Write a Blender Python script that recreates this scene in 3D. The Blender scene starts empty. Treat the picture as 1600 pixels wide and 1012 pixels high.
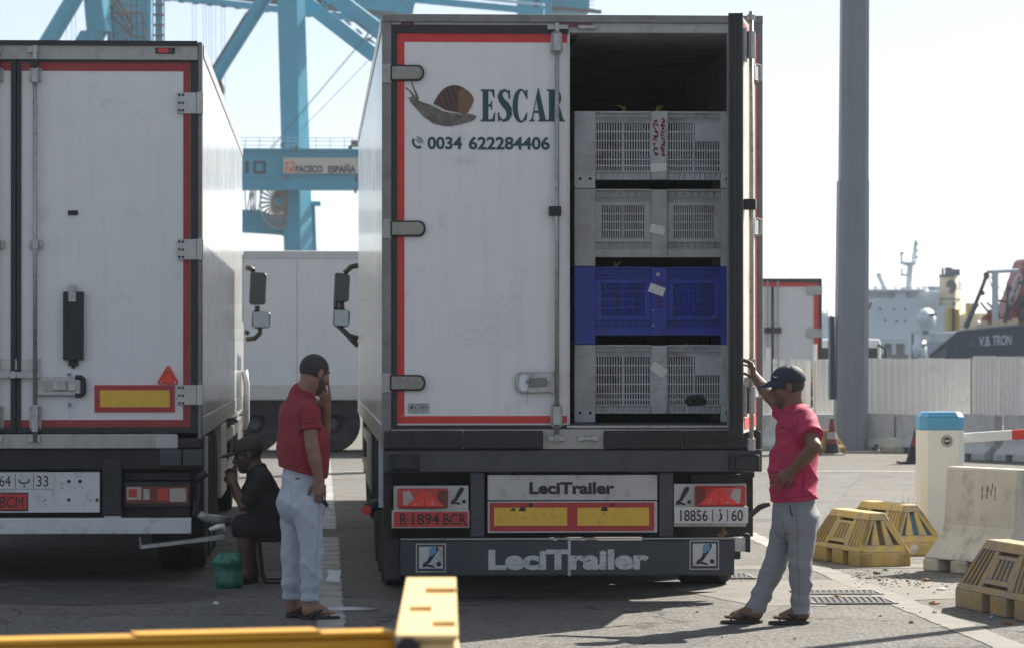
import bpy, math, random
import numpy as np
from mathutils import Vector, Matrix

random.seed(7)
C = bpy.context.scene.collection
S = bpy.context.scene
R = math.radians

# ---------------------------------------------------------------- camera, sky, sun, exposure
FPX = 5600.0                      # focal length in pixels of a 1600-wide frame
YAW = math.atan(300 / FPX)        # the lens looks a little to the right of the trailers' axis
PITCH = math.atan(44 / FPX)
EYE = Vector((0, 0, 1.7))
cd = bpy.data.cameras.new('camera')
cd.sensor_width = 36
cd.lens = FPX / 1600 * 36
cd.clip_start = .2
cd.clip_end = 6000
cd.dof.use_dof = True
cd.dof.focus_distance = 24.0
cd.dof.aperture_fstop = 7.1
cam = bpy.data.objects.new('camera', cd)
cam.location = EYE
cam.rotation_euler = (math.pi / 2 + PITCH, 0, -YAW)
C.objects.link(cam)
S.camera = cam

SUN_EL = R(37)
SUN_DIR = Vector((.65, .76, 0)).normalized() * math.cos(SUN_EL) + Vector((0, 0, math.sin(SUN_EL)))
w = bpy.data.worlds.new('World')
S.world = w
w.use_nodes = True
wn = w.node_tree
bg = wn.nodes['Background']
sky = wn.nodes.new('ShaderNodeTexSky')
sky.sky_type = 'NISHITA'
sky.sun_disc = False
sky.sun_elevation = SUN_EL
sky.sun_rotation = math.atan2(SUN_DIR.x, SUN_DIR.y)
sky.air_density = .45
sky.dust_density = .8
sky.ozone_density = 1.0
veil = wn.nodes.new('ShaderNodeMix')            # thin high haze whitens the whole sky evenly
veil.data_type = 'RGBA'
veil.inputs[0].default_value = .6
veil.inputs[7].default_value = (1.78, 1.92, 1.88, 1)
wn.links.new(sky.outputs[0], veil.inputs[6])
wn.links.new(veil.outputs[2], bg.inputs[0])
bg.inputs[1].default_value = .061
sl = bpy.data.lights.new('sun', 'SUN')
sl.energy = 2.6
sl.angle = R(.55)
sl.color = (1, .93, .82)
so = bpy.data.objects.new('sun', sl)
so.rotation_euler = (-SUN_DIR).to_track_quat('-Z', 'Y').to_euler()
so.location = (20, 20, 40)
C.objects.link(so)
S.view_settings.view_transform = 'Standard'
S.view_settings.look = 'None'
S.view_settings.gamma = 1
S.view_settings.use_curve_mapping = False
S.view_settings.exposure = 2.15
S.cycles.max_bounces = 8
S.cycles.use_denoising = True
S.cycles.caustics_reflective = False
S.cycles.caustics_refractive = False

_f = Vector((math.sin(YAW) * math.cos(PITCH), math.cos(YAW) * math.cos(PITCH), math.sin(PITCH)))
_r = Vector((math.cos(YAW), -math.sin(YAW), 0))
_u = _r.cross(_f)


def at(px, py, Y):
    """the world point on the plane y = Y seen at pixel (px, py) of the 1600 x 1012 photograph"""
    d = _f * FPX + _r * (px - 800) - _u * (py - 506)
    return EYE + d * (Y / d.y)


def gnd(px, py, z=0.):
    d = _f * FPX + _r * (px - 800) - _u * (py - 506)
    return EYE + d * ((z - 1.7) / d.z)


# ---------------------------------------------------------------- materials
def mat(name, col, rough=.5, metal=0., var=.12, vs=2.5, dirt=None, bump=None, grain=0., streak=None, emit=0., coat=0., spec=.5, trans=0., worn=None):
    """base colour broken by soft noise (var), dirt (colour, amount, scale), vertical streaks (colour, amount) and bump (scale, strength)"""
    m = bpy.data.materials.new(name)
    m.use_nodes = True
    t = m.node_tree
    N, L = t.nodes, t.links
    b = N['Principled BSDF']
    b.inputs['Roughness'].default_value = rough
    b.inputs['Metallic'].default_value = metal
    b.inputs['Specular IOR Level'].default_value = spec
    if coat:
        b.inputs['Coat Weight'].default_value = coat
        b.inputs['Coat Roughness'].default_value = .08
    if trans:
        b.inputs['Transmission Weight'].default_value = trans
    tc = N.new('ShaderNodeTexCoord')
    src = tc.outputs['Object']

    def noise(scale, det=5, vec=None, rgh=.6):
        n = N.new('ShaderNodeTexNoise')
        n.inputs['Scale'].default_value = scale
        n.inputs['Detail'].default_value = det
        n.inputs['Roughness'].default_value = rgh
        L.new(vec or src, n.inputs['Vector'])
        return n.outputs[0]

    def ramp(v, a, c):
        r = N.new('ShaderNodeMapRange')
        r.inputs[1].default_value = a
        r.inputs[2].default_value = c
        L.new(v, r.inputs[0])
        return r.outputs[0]

    def mix(fac, a, c, mode='MIX'):
        x = N.new('ShaderNodeMix')
        x.data_type = 'RGBA'
        x.blend_type = mode
        for i, v in ((0, fac), (6, a), (7, c)):
            if isinstance(v, (float, int)):
                x.inputs[i].default_value = v
            elif isinstance(v, tuple):
                x.inputs[i].default_value = (*v[:3], 1)
            else:
                L.new(v, x.inputs[i])
        return x.outputs[2]
    base = mix(ramp(noise(vs), .3, .7), tuple(c * (1 - var) for c in col), tuple(min(1, c * (1 + var)) for c in col))
    if grain:
        base = mix(ramp(noise(140, 3), .3, .7), base, mix(1., base, (1 - grain,) * 3, 'MULTIPLY'))
    if dirt:
        dc, da, ds = dirt
        f = ramp(noise(ds, 8, rgh=.68), .60 - .22 * da, .75 - .1 * da)
        mm = N.new('ShaderNodeMath')
        mm.operation = 'MULTIPLY'
        L.new(f, mm.inputs[0])
        mm.inputs[1].default_value = min(1, .35 + da)
        base = mix(mm.outputs[0], base, dc)
    if streak:
        mp = N.new('ShaderNodeMapping')
        mp.inputs['Scale'].default_value = (9, 9, .5)
        L.new(src, mp.inputs[0])
        f = ramp(noise(1.6, 6, mp.outputs[0]), .5, .8)
        mm = N.new('ShaderNodeMath')
        mm.operation = 'MULTIPLY'
        L.new(f, mm.inputs[0])
        mm.inputs[1].default_value = streak[1]
        base = mix(mm.outputs[0], base, streak[0])
    if worn:
        # chipped edges: where a rounded normal leaves the true one, broken by noise
        bv = N.new('ShaderNodeBevel')
        bv.inputs['Radius'].default_value = worn[1]
        bv.samples = 4
        ge = N.new('ShaderNodeNewGeometry')
        dt = N.new('ShaderNodeVectorMath')
        dt.operation = 'DOT_PRODUCT'
        L.new(bv.outputs[0], dt.inputs[0])
        L.new(ge.outputs['Normal'], dt.inputs[1])
        e = ramp(dt.outputs['Value'], .995, .86)
        mm = N.new('ShaderNodeMath')
        mm.operation = 'MULTIPLY'
        L.new(e, mm.inputs[0])
        L.new(ramp(noise(16, 6, rgh=.75), .40, .52), mm.inputs[1])
        base = mix(mm.outputs[0], base, worn[0])
    L.new(base, b.inputs['Base Color'])
    if bump:
        bn = N.new('ShaderNodeBump')
        bn.inputs['Strength'].default_value = bump[1]
        bn.inputs['Distance'].default_value = .01
        L.new(noise(bump[0], 4), bn.inputs['Height'])
        L.new(bn.outputs[0], b.inputs['Normal'])
    if rough > .15:
        rr = N.new('ShaderNodeMapRange')
        rr.inputs[3].default_value = max(.05, rough - .1)
        rr.inputs[4].default_value = min(1, rough + .12)
        L.new(noise(vs * 2.3), rr.inputs[0])
        L.new(rr.outputs[0], b.inputs['Roughness'])
    if emit:
        b.inputs['Emission Color'].default_value = (*col, 1)
        b.inputs['Emission Strength'].default_value = emit
    m['mix'] = 1
    return m


BROWN = (.12, .09, .06)
M = {
    'door': mat('door_paint', (.80, .78, .775), .38, var=.03, vs=1.5, dirt=((.42, .41, .4), .1, 3.2), streak=((.36, .35, .34), .16), bump=(1.2, .12)),
    'door_out': mat('dimmed_dirty_door_paint', (.52, .49, .43), .5, var=.06, vs=3, dirt=((.25, .22, .18), .4, 5), streak=((.28, .25, .2), .4)),  # darker than the door paint to dim its sunlit face, plus some dirt
    'hinge_cast': mat('cast_hinge_metal', (.31, .295, .265), .5, .2, var=.1, vs=8, dirt=((.15, .14, .12), .3, 12)),
    'side': mat('side_panel_paint', (.56, .57, .57), .17, var=.03, vs=.8, streak=((.42, .42, .41), .22), bump=(.9, .22), coat=.25),
    'frame': mat('weathered_frame_steel', (.23, .225, .215), .5, .35, var=.14, vs=6, dirt=((.1, .09, .08), .35, 7), streak=((.12, .1, .09), .3)),
    'header': mat('header_aluminium', (.42, .41, .38), .45, .3, var=.1, vs=5, dirt=((.16, .13, .1), .3, 6), streak=((.2, .16, .12), .3)),
    'steel': mat('galvanised_fitting', (.42, .42, .41), .4, .55, var=.12, vs=14, dirt=((.16, .15, .13), .4, 22)),
    'alu': mat('aluminium_plate', (.46, .455, .44), .36, .5, var=.08, vs=8, dirt=((.3, .28, .25), .3, 12)),
    'rubber': mat('black_rubber', (.022, .023, .025), .62, var=.2, vs=9, dirt=((.06, .055, .05), .3, 12), bump=(60, .15)),
    'gasket': mat('door_gasket_rubber', (.02, .021, .024), .5, var=.15, vs=8),
    'tyre': mat('tyre_rubber', (.024, .024, .025), .75, var=.2, vs=7, dirt=((.07, .06, .05), .4, 5), bump=(40, .2)),
    'tape': mat('red_reflective_tape', (.64, .028, .024), .35, var=.06, vs=12, dirt=((.2, .03, .03), .15, 30)),
    'tape_dark': mat('faded_red_tape', (.36, .028, .03), .4, var=.08, vs=9, dirt=((.18, .03, .03), .2, 20)),
    'chassis': mat('chassis_paint', (.058, .063, .072), .5, var=.14, vs=5, dirt=((.09, .08, .07), .35, 9), bump=(30, .1)),
    'bumper': mat('bumper_paint', (.036, .043, .053), .42, var=.12, vs=4, dirt=((.09, .085, .08), .25, 7), streak=((.08, .08, .08), .25)),
    'under': mat('grimy_underbody', (.03, .029, .028), .8, var=.2, vs=6, dirt=((.06, .05, .04), .4, 8)),
    'silver': mat('silver_sticker_panel', (.50, .49, .47), .4, .15, var=.06, vs=6, dirt=((.22, .2, .17), .35, 10), streak=((.25, .22, .2), .3)),
    'whiteplate': mat('white_sheet_metal', (.66, .665, .67), .4, var=.05, vs=4, dirt=((.3, .27, .24), .3, 9), streak=((.35, .33, .3), .25)),
    'yellow': mat('yellow_reflector', (.80, .49, .05), .4, var=.06, vs=10, dirt=((.25, .15, .04), .25, 25)),
    'reflred': mat('red_reflector_border', (.46, .03, .035), .4, var=.08, vs=10, dirt=((.2, .03, .03), .3, 20)),
    'plate_red': mat('red_number_plate', (.55, .04, .035), .4, var=.06, vs=8, dirt=((.25, .04, .04), .25, 20)),
    'plate_white': mat('white_number_plate', (.62, .61, .58), .4, var=.05, vs=8, dirt=((.35, .32, .28), .3, 20)),
    'ink': mat('black_print', (.015, .016, .017), .5, var=.15, vs=20),
    'green_ink': mat('dark_green_print', (.013, .07, .062), .45, var=.1, vs=10),
    'white_ink': mat('pale_print', (.55, .55, .54), .5, var=.06, vs=20, dirt=((.09, .09, .09), .35, 16)),
    'sticker': mat('white_paper_label', (.8, .8, .78), .55, var=.06, vs=40, dirt=((.35, .35, .35), .4, 120)),
    'blue_ink': mat('blue_print', (.12, .3, .5), .5, var=.1, vs=20),
    'lens_red': mat('red_lamp_lens', (.5, .02, .02), .12, var=.1, vs=30, coat=.5),
    'lens_bright': mat('bright_red_reflector', (.85, .045, .03), .2, var=.1, vs=30),
    'lens_clear': mat('clear_lamp_lens', (.42, .37, .34), .15, var=.2, vs=40),
    'lamp_dark': mat('dark_red_lens', (.14, .018, .018), .15, var=.2, vs=20),
    'marker_red': mat('red_marker_lens', (.7, .03, .02), .2, var=.1, vs=30),
    'inner': mat('trailer_lining', (.58, .59, .6), .55, var=.1, vs=3, dirt=((.12, .12, .11), .35, 4)),
    'glass': mat('dark_glass', (.012, .014, .016), .06, var=.1, vs=2),
    'mirror': mat('mirror_glass', (.22, .23, .24), .02, 1., var=.02, vs=3),
    'mirror_shell': mat('mirror_housing_plastic', (.012, .012, .013), .5, var=.1, vs=8),
    'cab': mat('cab_paint', (.7, .71, .72), .2, var=.04, vs=2, coat=.5),
    'crate_grey': mat('grey_crate_plastic', (.52, .535, .55), .5, var=.1, vs=5, dirt=((.30, .28, .25), .5, 7), streak=((.2, .19, .17), .25)),
    'crate_olive': mat('warm_grey_crate_plastic', (.45, .455, .45), .52, var=.08, vs=5, dirt=((.28, .26, .21), .4, 6), streak=((.2, .18, .15), .3)),
    'crate_blue': mat('blue_crate_plastic', (.025, .05, .37), .42, var=.12, vs=5, dirt=((.03, .03, .14), .35, 6)),
    'sack': mat('dark_net_sack', (.04, .035, .028), .8, var=.5, vs=35, bump=(45, 1.)),
    'straw': mat('yellow_sack_tie', (.32, .27, .05), .7, var=.25, vs=30),
    'redmark': mat('red_marker_scrawl', (.33, .03, .06), .6, var=.25, vs=60),
    'skin': mat('skin_tanned', (.24, .125, .083), .5, var=.1, vs=22, bump=(160, .06)),
    'skin_dark': mat('skin_brown', (.15, .073, .045), .5, var=.1, vs=22, bump=(160, .06)),
    'skin_shaded': mat('skin_shaded_brown', (.10, .05, .032), .5, var=.1, vs=22),  # shade put into the skin colour, so the seated figure reads as a silhouette
    'stitch_red': mat('dark_red_stitching', (.16, .014, .023), .8),
    'stitch_tee': mat('raspberry_stitching', (.2, .014, .035), .8),
    'stitch_grey': mat('grey_stitching', (.16, .157, .155), .8),
    'stitch_blue': mat('blue_grey_stitching', (.34, .35, .38), .8),
    'hair': mat('short_black_hair', (.024, .021, .019), .6, var=.35, vs=60, bump=(220, .5)),
    'stubble': mat('dark_stubble', (.055, .036, .028), .7, var=.3, vs=80, bump=(240, .4)),
    'eye': mat('dark_eye', (.03, .02, .018), .15, var=.1, vs=30),
    'polo': mat('dark_red_polo_cotton', (.245, .02, .034), .8, var=.1, vs=14, bump=(220, .12)),
    'tee': mat('raspberry_red_cotton', (.40, .02, .075), .78, var=.09, vs=12, bump=(200, .1)),
    'sweats': mat('pale_blue_grey_sweatpants', (.42, .45, .52), .85, var=.07, vs=12, bump=(240, .15)),
    'sweats_grey': mat('grey_marl_sweatpants', (.215, .22, .235), .85, var=.09, vs=60, bump=(240, .15)),
    'blackcloth': mat('black_cloth', (.011, .011, .012), .85, var=.2, vs=12, bump=(160, .15)),
    'navy': mat('navy_cap_cloth', (.014, .019, .045), .7, var=.12, vs=20, bump=(200, .15)),
    'olivecap': mat('charcoal_cap_cloth', (.03, .028, .024), .75, var=.2, vs=25),
    'flipflop': mat('black_foam_sandal', (.018, .017, .017), .6, var=.2, vs=20),
    'bag': mat('green_plastic_bag', (.014, .15, .105), .35, var=.2, vs=9, bump=(14, .6), spec=.6),
    'blacktube': mat('black_tube_steel', (.02, .02, .021), .3, .2, var=.1, vs=8),
    'concrete': mat('pale_concrete', (.60, .56, .475), .85, var=.1, vs=3, dirt=((.2, .18, .15), .4, 4), streak=((.30, .27, .22), .4), grain=.15, bump=(60, .35), worn=((.34, .31, .26), .025)),
    'concrete_white': mat('whitewashed_concrete', (.60, .595, .57), .8, var=.08, vs=2, dirt=((.22, .19, .17), .45, 3.2), streak=((.3, .27, .24), .4), grain=.12, bump=(40, .3)),
    'sep': mat('chipped_yellow_concrete', (.70, .47, .11), .75, var=.16, vs=5, dirt=((.30, .28, .25), .62, 10), streak=((.30, .22, .1), .35), grain=.18, bump=(50, .4), worn=((.36, .33, .29), .02)),
    'sep_old': mat('worn_yellow_concrete', (.52, .36, .1), .8, var=.2, vs=5, dirt=((.25, .24, .23), 1.0, 6), streak=((.2, .16, .1), .4), grain=.2, bump=(50, .5), worn=((.3, .285, .27), .03)),
    'sep_in': mat('dark_core_concrete', (.26, .19, .09), .85, var=.25, vs=9, dirt=((.12, .11, .1), .6, 14)),  # darker tone of the solid core seen through the slots
    'blue_paint': mat('blue_paint', (.1, .27, .42), .5, var=.1, vs=6, dirt=((.2, .3, .36), .3, 12)),
    'plastic_y': mat('yellow_orange_barrier_plastic', (.72, .36, .02), .45, var=.07, vs=3, dirt=((.42, .24, .04), .3, 6)),
    'plastic_pale': mat('sun_bleached_yellow_plastic', (.72, .50, .22), .5, var=.06, vs=3, dirt=((.42, .3, .14), .25, 6)),
    'gatebody': mat('cream_powder_coat', (.78, .76, .69), .4, var=.04, vs=3, streak=((.36, .33, .28), .22)),
    'gateblue': mat('sky_blue_powder_coat', (.09, .33, .53), .4, var=.05, vs=4, streak=((.2, .34, .42), .2)),
    'white_arm': mat('white_arm_paint', (.72, .71, .68), .4, var=.05, vs=4),
    'red_arm': mat('red_arm_paint', (.6, .04, .03), .4, var=.06, vs=5),
    'cone_red': mat('faded_red_cone_rubber', (.26, .045, .04), .6, var=.15, vs=7, dirt=((.08, .05, .05), .5, 8)),
    'cone_white': mat('grimy_cone_band', (.42, .40, .38), .6, var=.15, vs=8, dirt=((.1, .09, .09), .4, 9)),
    'cone_black': mat('black_cone_base', (.03, .03, .032), .7, var=.2, vs=7),
    'fence': mat('white_corrugated_sheet', (.80, .78, .74), .5, var=.05, vs=2, streak=((.42, .36, .28), .28), dirt=((.4, .32, .22), .15, 4)),
    'mast': mat('galvanised_mast_steel', (.22, .235, .26), .45, .3, var=.07, vs=1.2, dirt=((.19, .19, .2), .25, 1.2), streak=((.15, .15, .16), .75)),
    'crane': mat('crane_blue_paint', (.035, .33, .47), .45, var=.08, vs=.5, streak=((.16, .32, .4), .25)),
    'crane_dark': mat('crane_fittings_brown', (.13, .10, .095), .6, var=.2, vs=1.5),
    'cable': mat('steel_cable', (.08, .09, .1), .6, var=.1, vs=2),
    'crane_ink': mat('navy_lettering_paint', (.015, .03, .07), .5, var=.1, vs=2),
    'crane_sign': mat('cream_sign_paint', (.55, .5, .44), .5, var=.06, vs=1),
    'orange': mat('orange_emblem_paint', (.7, .15, .05), .5, var=.08, vs=1),
    'hull': mat('tug_hull_blue_grey', (.03, .06, .10), .45, var=.1, vs=.5, streak=((.07, .1, .13), .3)),
    'ship_white': mat('ship_white_paint', (.55, .60, .64), .5, var=.06, vs=.3, streak=((.36, .36, .36), .35)),
    'ship_cream': mat('funnel_cream_paint', (.68, .56, .37), .5, var=.06, vs=.4, streak=((.4, .3, .2), .3)),
    'ship_dark': mat('ship_navy_paint', (.03, .05, .08), .5, var=.1, vs=.6),
    'ship_red': mat('tug_funnel_red', (.36, .035, .035), .45, var=.1, vs=.7, streak=((.15, .03, .03), .4)),
    'ship_grey': mat('ship_hull_grey', (.1, .12, .14), .6, var=.12, vs=.3),
    'ship_yellow': mat('crane_yellow_paint', (.6, .38, .03), .5, var=.1, vs=1),
    'litter': mat('litter_paper', (.6, .58, .55), .7, var=.15, vs=30),
    'leaf': mat('dry_leaf_brown', (.22, .11, .04), .8, var=.3, vs=40),
    'rubblem': mat('rubble_stone', (.2, .185, .165), .9, var=.3, vs=15),
    'canvas': mat('far_trailer_panel', (.70, .685, .68), .4, var=.04, vs=.8, streak=((.36, .36, .37), .25)),
    'phone': mat('dark_phone_plastic', (.02, .02, .022), .2, var=.1, vs=9),
}


# ---------------------------------------------------------------- mesh helpers
ORG = {}


class MB:
    def __init__(s):
        s.v, s.f, s.m, s.i = [], [], [], 0

    def add(s, vs, fs):
        k = len(s.v)
        s.v += [tuple(p) for p in vs]
        s.f += [tuple(k + j for j in q) for q in fs]
        s.m += [s.i] * len(fs)
        return s

    def hexa(s, p):
        return s.add(p, [(3, 2, 1, 0), (4, 5, 6, 7), (0, 1, 5, 4), (1, 2, 6, 5), (2, 3, 7, 6), (3, 0, 4, 7)])

    def box(s, x0, y0, z0, x1, y1, z1):
        x0, x1 = min(x0, x1), max(x0, x1)
        y0, y1 = min(y0, y1), max(y0, y1)
        z0, z1 = min(z0, z1), max(z0, z1)
        return s.hexa([(x0, y0, z0), (x1, y0, z0), (x1, y1, z0), (x0, y1, z0), (x0, y0, z1), (x1, y0, z1), (x1, y1, z1), (x0, y1, z1)])

    def rect(s, x0, y0, x1, y1, Y, front=.0, th=.03):
        """a box whose front face covers the pixel rectangle at depth Y - front"""
        a, b = at(x0, y1, Y), at(x1, y0, Y)
        return s.box(a.x, Y - front, a.z, b.x, Y - front + th, b.z)

    def beam(s, a, b, wx, wz, up=(0, 0, 1)):
        a, b = Vector(a), Vector(b)
        d = (b - a).normalized()
        u = Vector(up)
        x = d.cross(u).normalized() * wx / 2
        z = x.cross(d).normalized() * wz / 2
        return s.hexa([a - x - z, a + x - z, b + x - z, b - x - z, a - x + z, a + x + z, b + x + z, b - x + z])

    def tube(s, pts, r, n=10, caps=True):
        pts = [Vector(p) for p in pts]
        rs = r if isinstance(r, (list, tuple)) else [r] * len(pts)
        vs, fs = [], []
        ref = None
        for i, p in enumerate(pts):
            d = (pts[min(i + 1, len(pts) - 1)] - pts[max(i - 1, 0)]).normalized()
            if ref is None:
                ref = d.orthogonal().normalized()
            ref = (ref - d * ref.dot(d)).normalized()
            q = d.cross(ref)
            for k in range(n):
                a = 2 * math.pi * k / n
                vs.append(p + (ref * math.cos(a) + q * math.sin(a)) * rs[i])
        for i in range(len(pts) - 1):
            for k in range(n):
                j = (k + 1) % n
                fs.append((i * n + k, i * n + j, (i + 1) * n + j, (i + 1) * n + k))
        if caps:
            fs.append(tuple(range(n))[::-1])
            fs.append(tuple((len(pts) - 1) * n + k for k in range(n)))
        return s.add(vs, fs)

    def prism(s, poly, o, u, v, wd, depth):
        """a 2-D outline in the plane (o, u, v) pushed along wd"""
        o, u, v, wd = map(Vector, (o, u, v, wd))
        n = len(poly)
        vs = [o + u * a + v * b for a, b in poly] + [o + u * a + v * b + wd * depth for a, b in poly]
        fs = [tuple(range(n))[::-1], tuple(range(n, 2 * n))] + [(k, (k + 1) % n, n + (k + 1) % n, n + k) for k in range(n)]
        return s.add(vs, fs)

    def pix(s, poly, Y, front=.0, th=.02):
        """an outline given in pixels, standing at depth Y"""
        p = [at(x, y, Y) for x, y in poly]
        return s.prism([(q.x, q.z) for q in p], (0, Y - front, 0), (1, 0, 0), (0, 0, 1), (0, 1, 0), th)

    def lathe(s, prof, c, ax=(0, 0, 1), n=24):
        """profile of (radius, height) pairs turned about an axis"""
        c, ax = Vector(c), Vector(ax).normalized()
        e = ax.orthogonal().normalized()
        g = ax.cross(e)
        vs, fs = [], []
        for r, h in prof:
            for k in range(n):
                a = 2 * math.pi * k / n
                vs.append(c + ax * h + (e * math.cos(a) + g * math.sin(a)) * r)
        for i in range(len(prof) - 1):
            for k in range(n):
                j = (k + 1) % n
                fs.append((i * n + k, i * n + j, (i + 1) * n + j, (i + 1) * n + k))
        return s.add(vs, fs)

    def disc(s, c, r, th, ax=(0, 1, 0), n=16):
        return s.lathe([(.0001, -th / 2), (r, -th / 2), (r, th / 2), (.0001, th / 2)], c, ax, n)

    def ribbon(s, pts, wd, Y, th=.004, close=False):
        """a flat stroke of varying width along a polyline in the x-z plane at depth Y"""
        n = len(pts)
        ws = wd if isinstance(wd, (list, tuple)) else [wd] * n
        L_, R_ = [], []
        for i, (x, z) in enumerate(pts):
            a, b = pts[max(i - 1, 0)], pts[min(i + 1, n - 1)]
            dx, dz = b[0] - a[0], b[1] - a[1]
            q = math.hypot(dx, dz) or 1
            nx, nz = -dz / q * ws[i] / 2, dx / q * ws[i] / 2
            L_.append((x + nx, z + nz))
            R_.append((x - nx, z - nz))
        vs = [(x, Y, z) for x, z in L_ + R_] + [(x, Y + th, z) for x, z in L_ + R_]
        fs = []
        for i in range(n - 1):
            fs.append((i, i + 1, n + i + 1, n + i))
            fs.append((2 * n + i, 3 * n + i, 3 * n + i + 1, 2 * n + i + 1))
            fs.append((i, 2 * n + i, 2 * n + i + 1, i + 1))
            fs.append((n + i, n + i + 1, 3 * n + i + 1, 3 * n + i))
        return s.add(vs, fs)

    def text(s, body, o, u, v, wdt, hgt, bold=0., shear=0., keep=False):
        """lettering filled into the box (o, u * wdt, v * hgt)"""
        c = bpy.data.curves.new('lettering', 'FONT')
        c.body = body
        c.offset = bold
        c.shear = shear
        c.resolution_u = 4
        ob = bpy.data.objects.new('lettering', c)
        C.objects.link(ob)
        dg = bpy.context.evaluated_depsgraph_get()
        me = bpy.data.meshes.new_from_object(ob.evaluated_get(dg))
        C.objects.unlink(ob)
        bpy.data.objects.remove(ob)
        bpy.data.curves.remove(c)
        co = np.array([q.co[:] for q in me.vertices])
        if len(co) == 0:
            return s
        lo, hi = co.min(0), co.max(0)
        sx, sy = wdt / (hi[0] - lo[0]), hgt / (hi[1] - lo[1])
        if keep:
            sx = sy = min(sx, sy)
        o, u, v = Vector(o), Vector(u), Vector(v)
        s.add([o + u * float((q[0] - lo[0]) * sx) + v * float((q[1] - lo[1]) * sy) for q in co], [tuple(p.vertices) for p in me.polygons])
        bpy.data.meshes.remove(me)
        return s

    def ptext(s, body, x0, y0, x1, y1, Y, front=.0, bold=0., shear=0.):
        a, b = at(x0, y1, Y), at(x1, y0, Y)
        return s.text(body, (a.x, Y - front, a.z), (1, 0, 0), (0, 0, 1), b.x - a.x, b.z - a.z, bold, shear)

    def build(s, name, ms, parent=None, smooth=False, bevel=0., origin=None):
        me = bpy.data.meshes.new(name)
        if parent is not None:
            og = ORG[parent.name]
        elif origin is not None:
            og = Vector(origin)
        else:
            a = np.array(s.v)
            og = Vector(((a[:, 0].min() + a[:, 0].max()) / 2, (a[:, 1].min() + a[:, 1].max()) / 2, a[:, 2].min()))
        me.from_pydata([(p[0] - og[0], p[1] - og[1], p[2] - og[2]) for p in s.v], [], s.f)
        for x in (ms if isinstance(ms, (list, tuple)) else [ms]):
            me.materials.append(M[x] if isinstance(x, str) else x)
        if len(me.materials) > 1:
            me.polygons.foreach_set('material_index', s.m)
        me.update()
        me.validate()
        o = bpy.data.objects.new(name, me)
        C.objects.link(o)
        if parent is not None:
            o.parent = parent
        else:
            o.location = og
        ORG[o.name] = og
        if smooth:
            me.shade_smooth()
        if bevel:
            b = o.modifiers.new('edge', 'BEVEL')
            b.width = bevel
            b.segments = 2
            b.limit_method = 'ANGLE'
            b.angle_limit = R(40)
            b.harden_normals = False
        return o


def tag(o, label=None, cat=None, group=None, kind=None):
    for k, v in (('label', label), ('category', cat), ('group', group), ('kind', kind)):
        if v:
            o[k] = v
    return o


def thing(name, label, cat, loc, group=None):
    o = bpy.data.objects.new(name, None)
    o.empty_display_size = .2
    o.location = loc
    C.objects.link(o)
    ORG[o.name] = Vector(loc)
    return tag(o, label, cat, group)


def kids(o):
    return [c for c in bpy.data.objects if c.parent == o]


def copy_tree(o, parent=None, chl=None):
    if chl is None:
        chl = {}
        for c in bpy.data.objects:
            if c.parent:
                chl.setdefault(c.parent.name, []).append(c)
    n = o.copy()
    C.objects.link(n)
    ORG[n.name] = ORG[o.name]
    if parent is not None:
        n.parent = parent
    for c in chl.get(o.name, []):
        copy_tree(c, n, chl)
    return n


X_, Y_, Z_ = Vector((1, 0, 0)), Vector((0, 1, 0)), Vector((0, 0, 1))
# ================================================================ the open trailer in the middle
YM = 24.5
XL, XR = at(597, 500, YM).x, at(1192, 500, YM).x
ZT = at(800, 25, YM).z
LEN = 13.6
ZF = 1.213                                      # load floor
trailer = thing('refrigerated_trailer', 'white refrigerated trailer with its right rear door open on stacked crates', 'trailer', ((XL + XR) / 2, YM, 0))


def wheel(parent, x, y, r=.52, wd=.38, side=-1):
    """tyre with a rim as its sub-part; side is the outward x direction"""
    h = wd / 2
    t = MB().lathe([(r * .56, -h * .9), (r * .8, -h), (r * .95, -h * .97), (r, -h * .8), (r, -h * .42), (r * .975, -h * .4), (r * .975, -h * .3), (r, -h * .28), (r, h * .28), (r * .975, h * .3), (r * .975, h * .4), (r, h * .42), (r, h * .8), (r * .95, h * .97), (r * .8, h), (r * .56, h * .9), (r * .56, -h * .9)], (x, y, r), X_, 36)
    w_ = t.build('wheel', 'tyre', parent)
    m = MB().lathe([(.0001, side * h * .45), (r * .2, side * h * .5), (r * .22, side * h * .25), (r * .45, side * h * .1), (r * .53, side * h * .8), (r * .57, side * h * .86), (r * .57, side * h * .7), (r * .5, -side * h * .6), (.0001, -side * h * .6)], (x, y, r), X_, 28)
    for k in range(10):
        a = k * math.pi / 5
        m.tube([(x + side * h * .15, y + math.cos(a) * r * .33, r + math.sin(a) * r * .33), (x + side * h * .3, y + math.cos(a) * r * .33, r + math.sin(a) * r * .33)], .016, 6)
    m.build('rim', 'steel', w_)
    return w_


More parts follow.
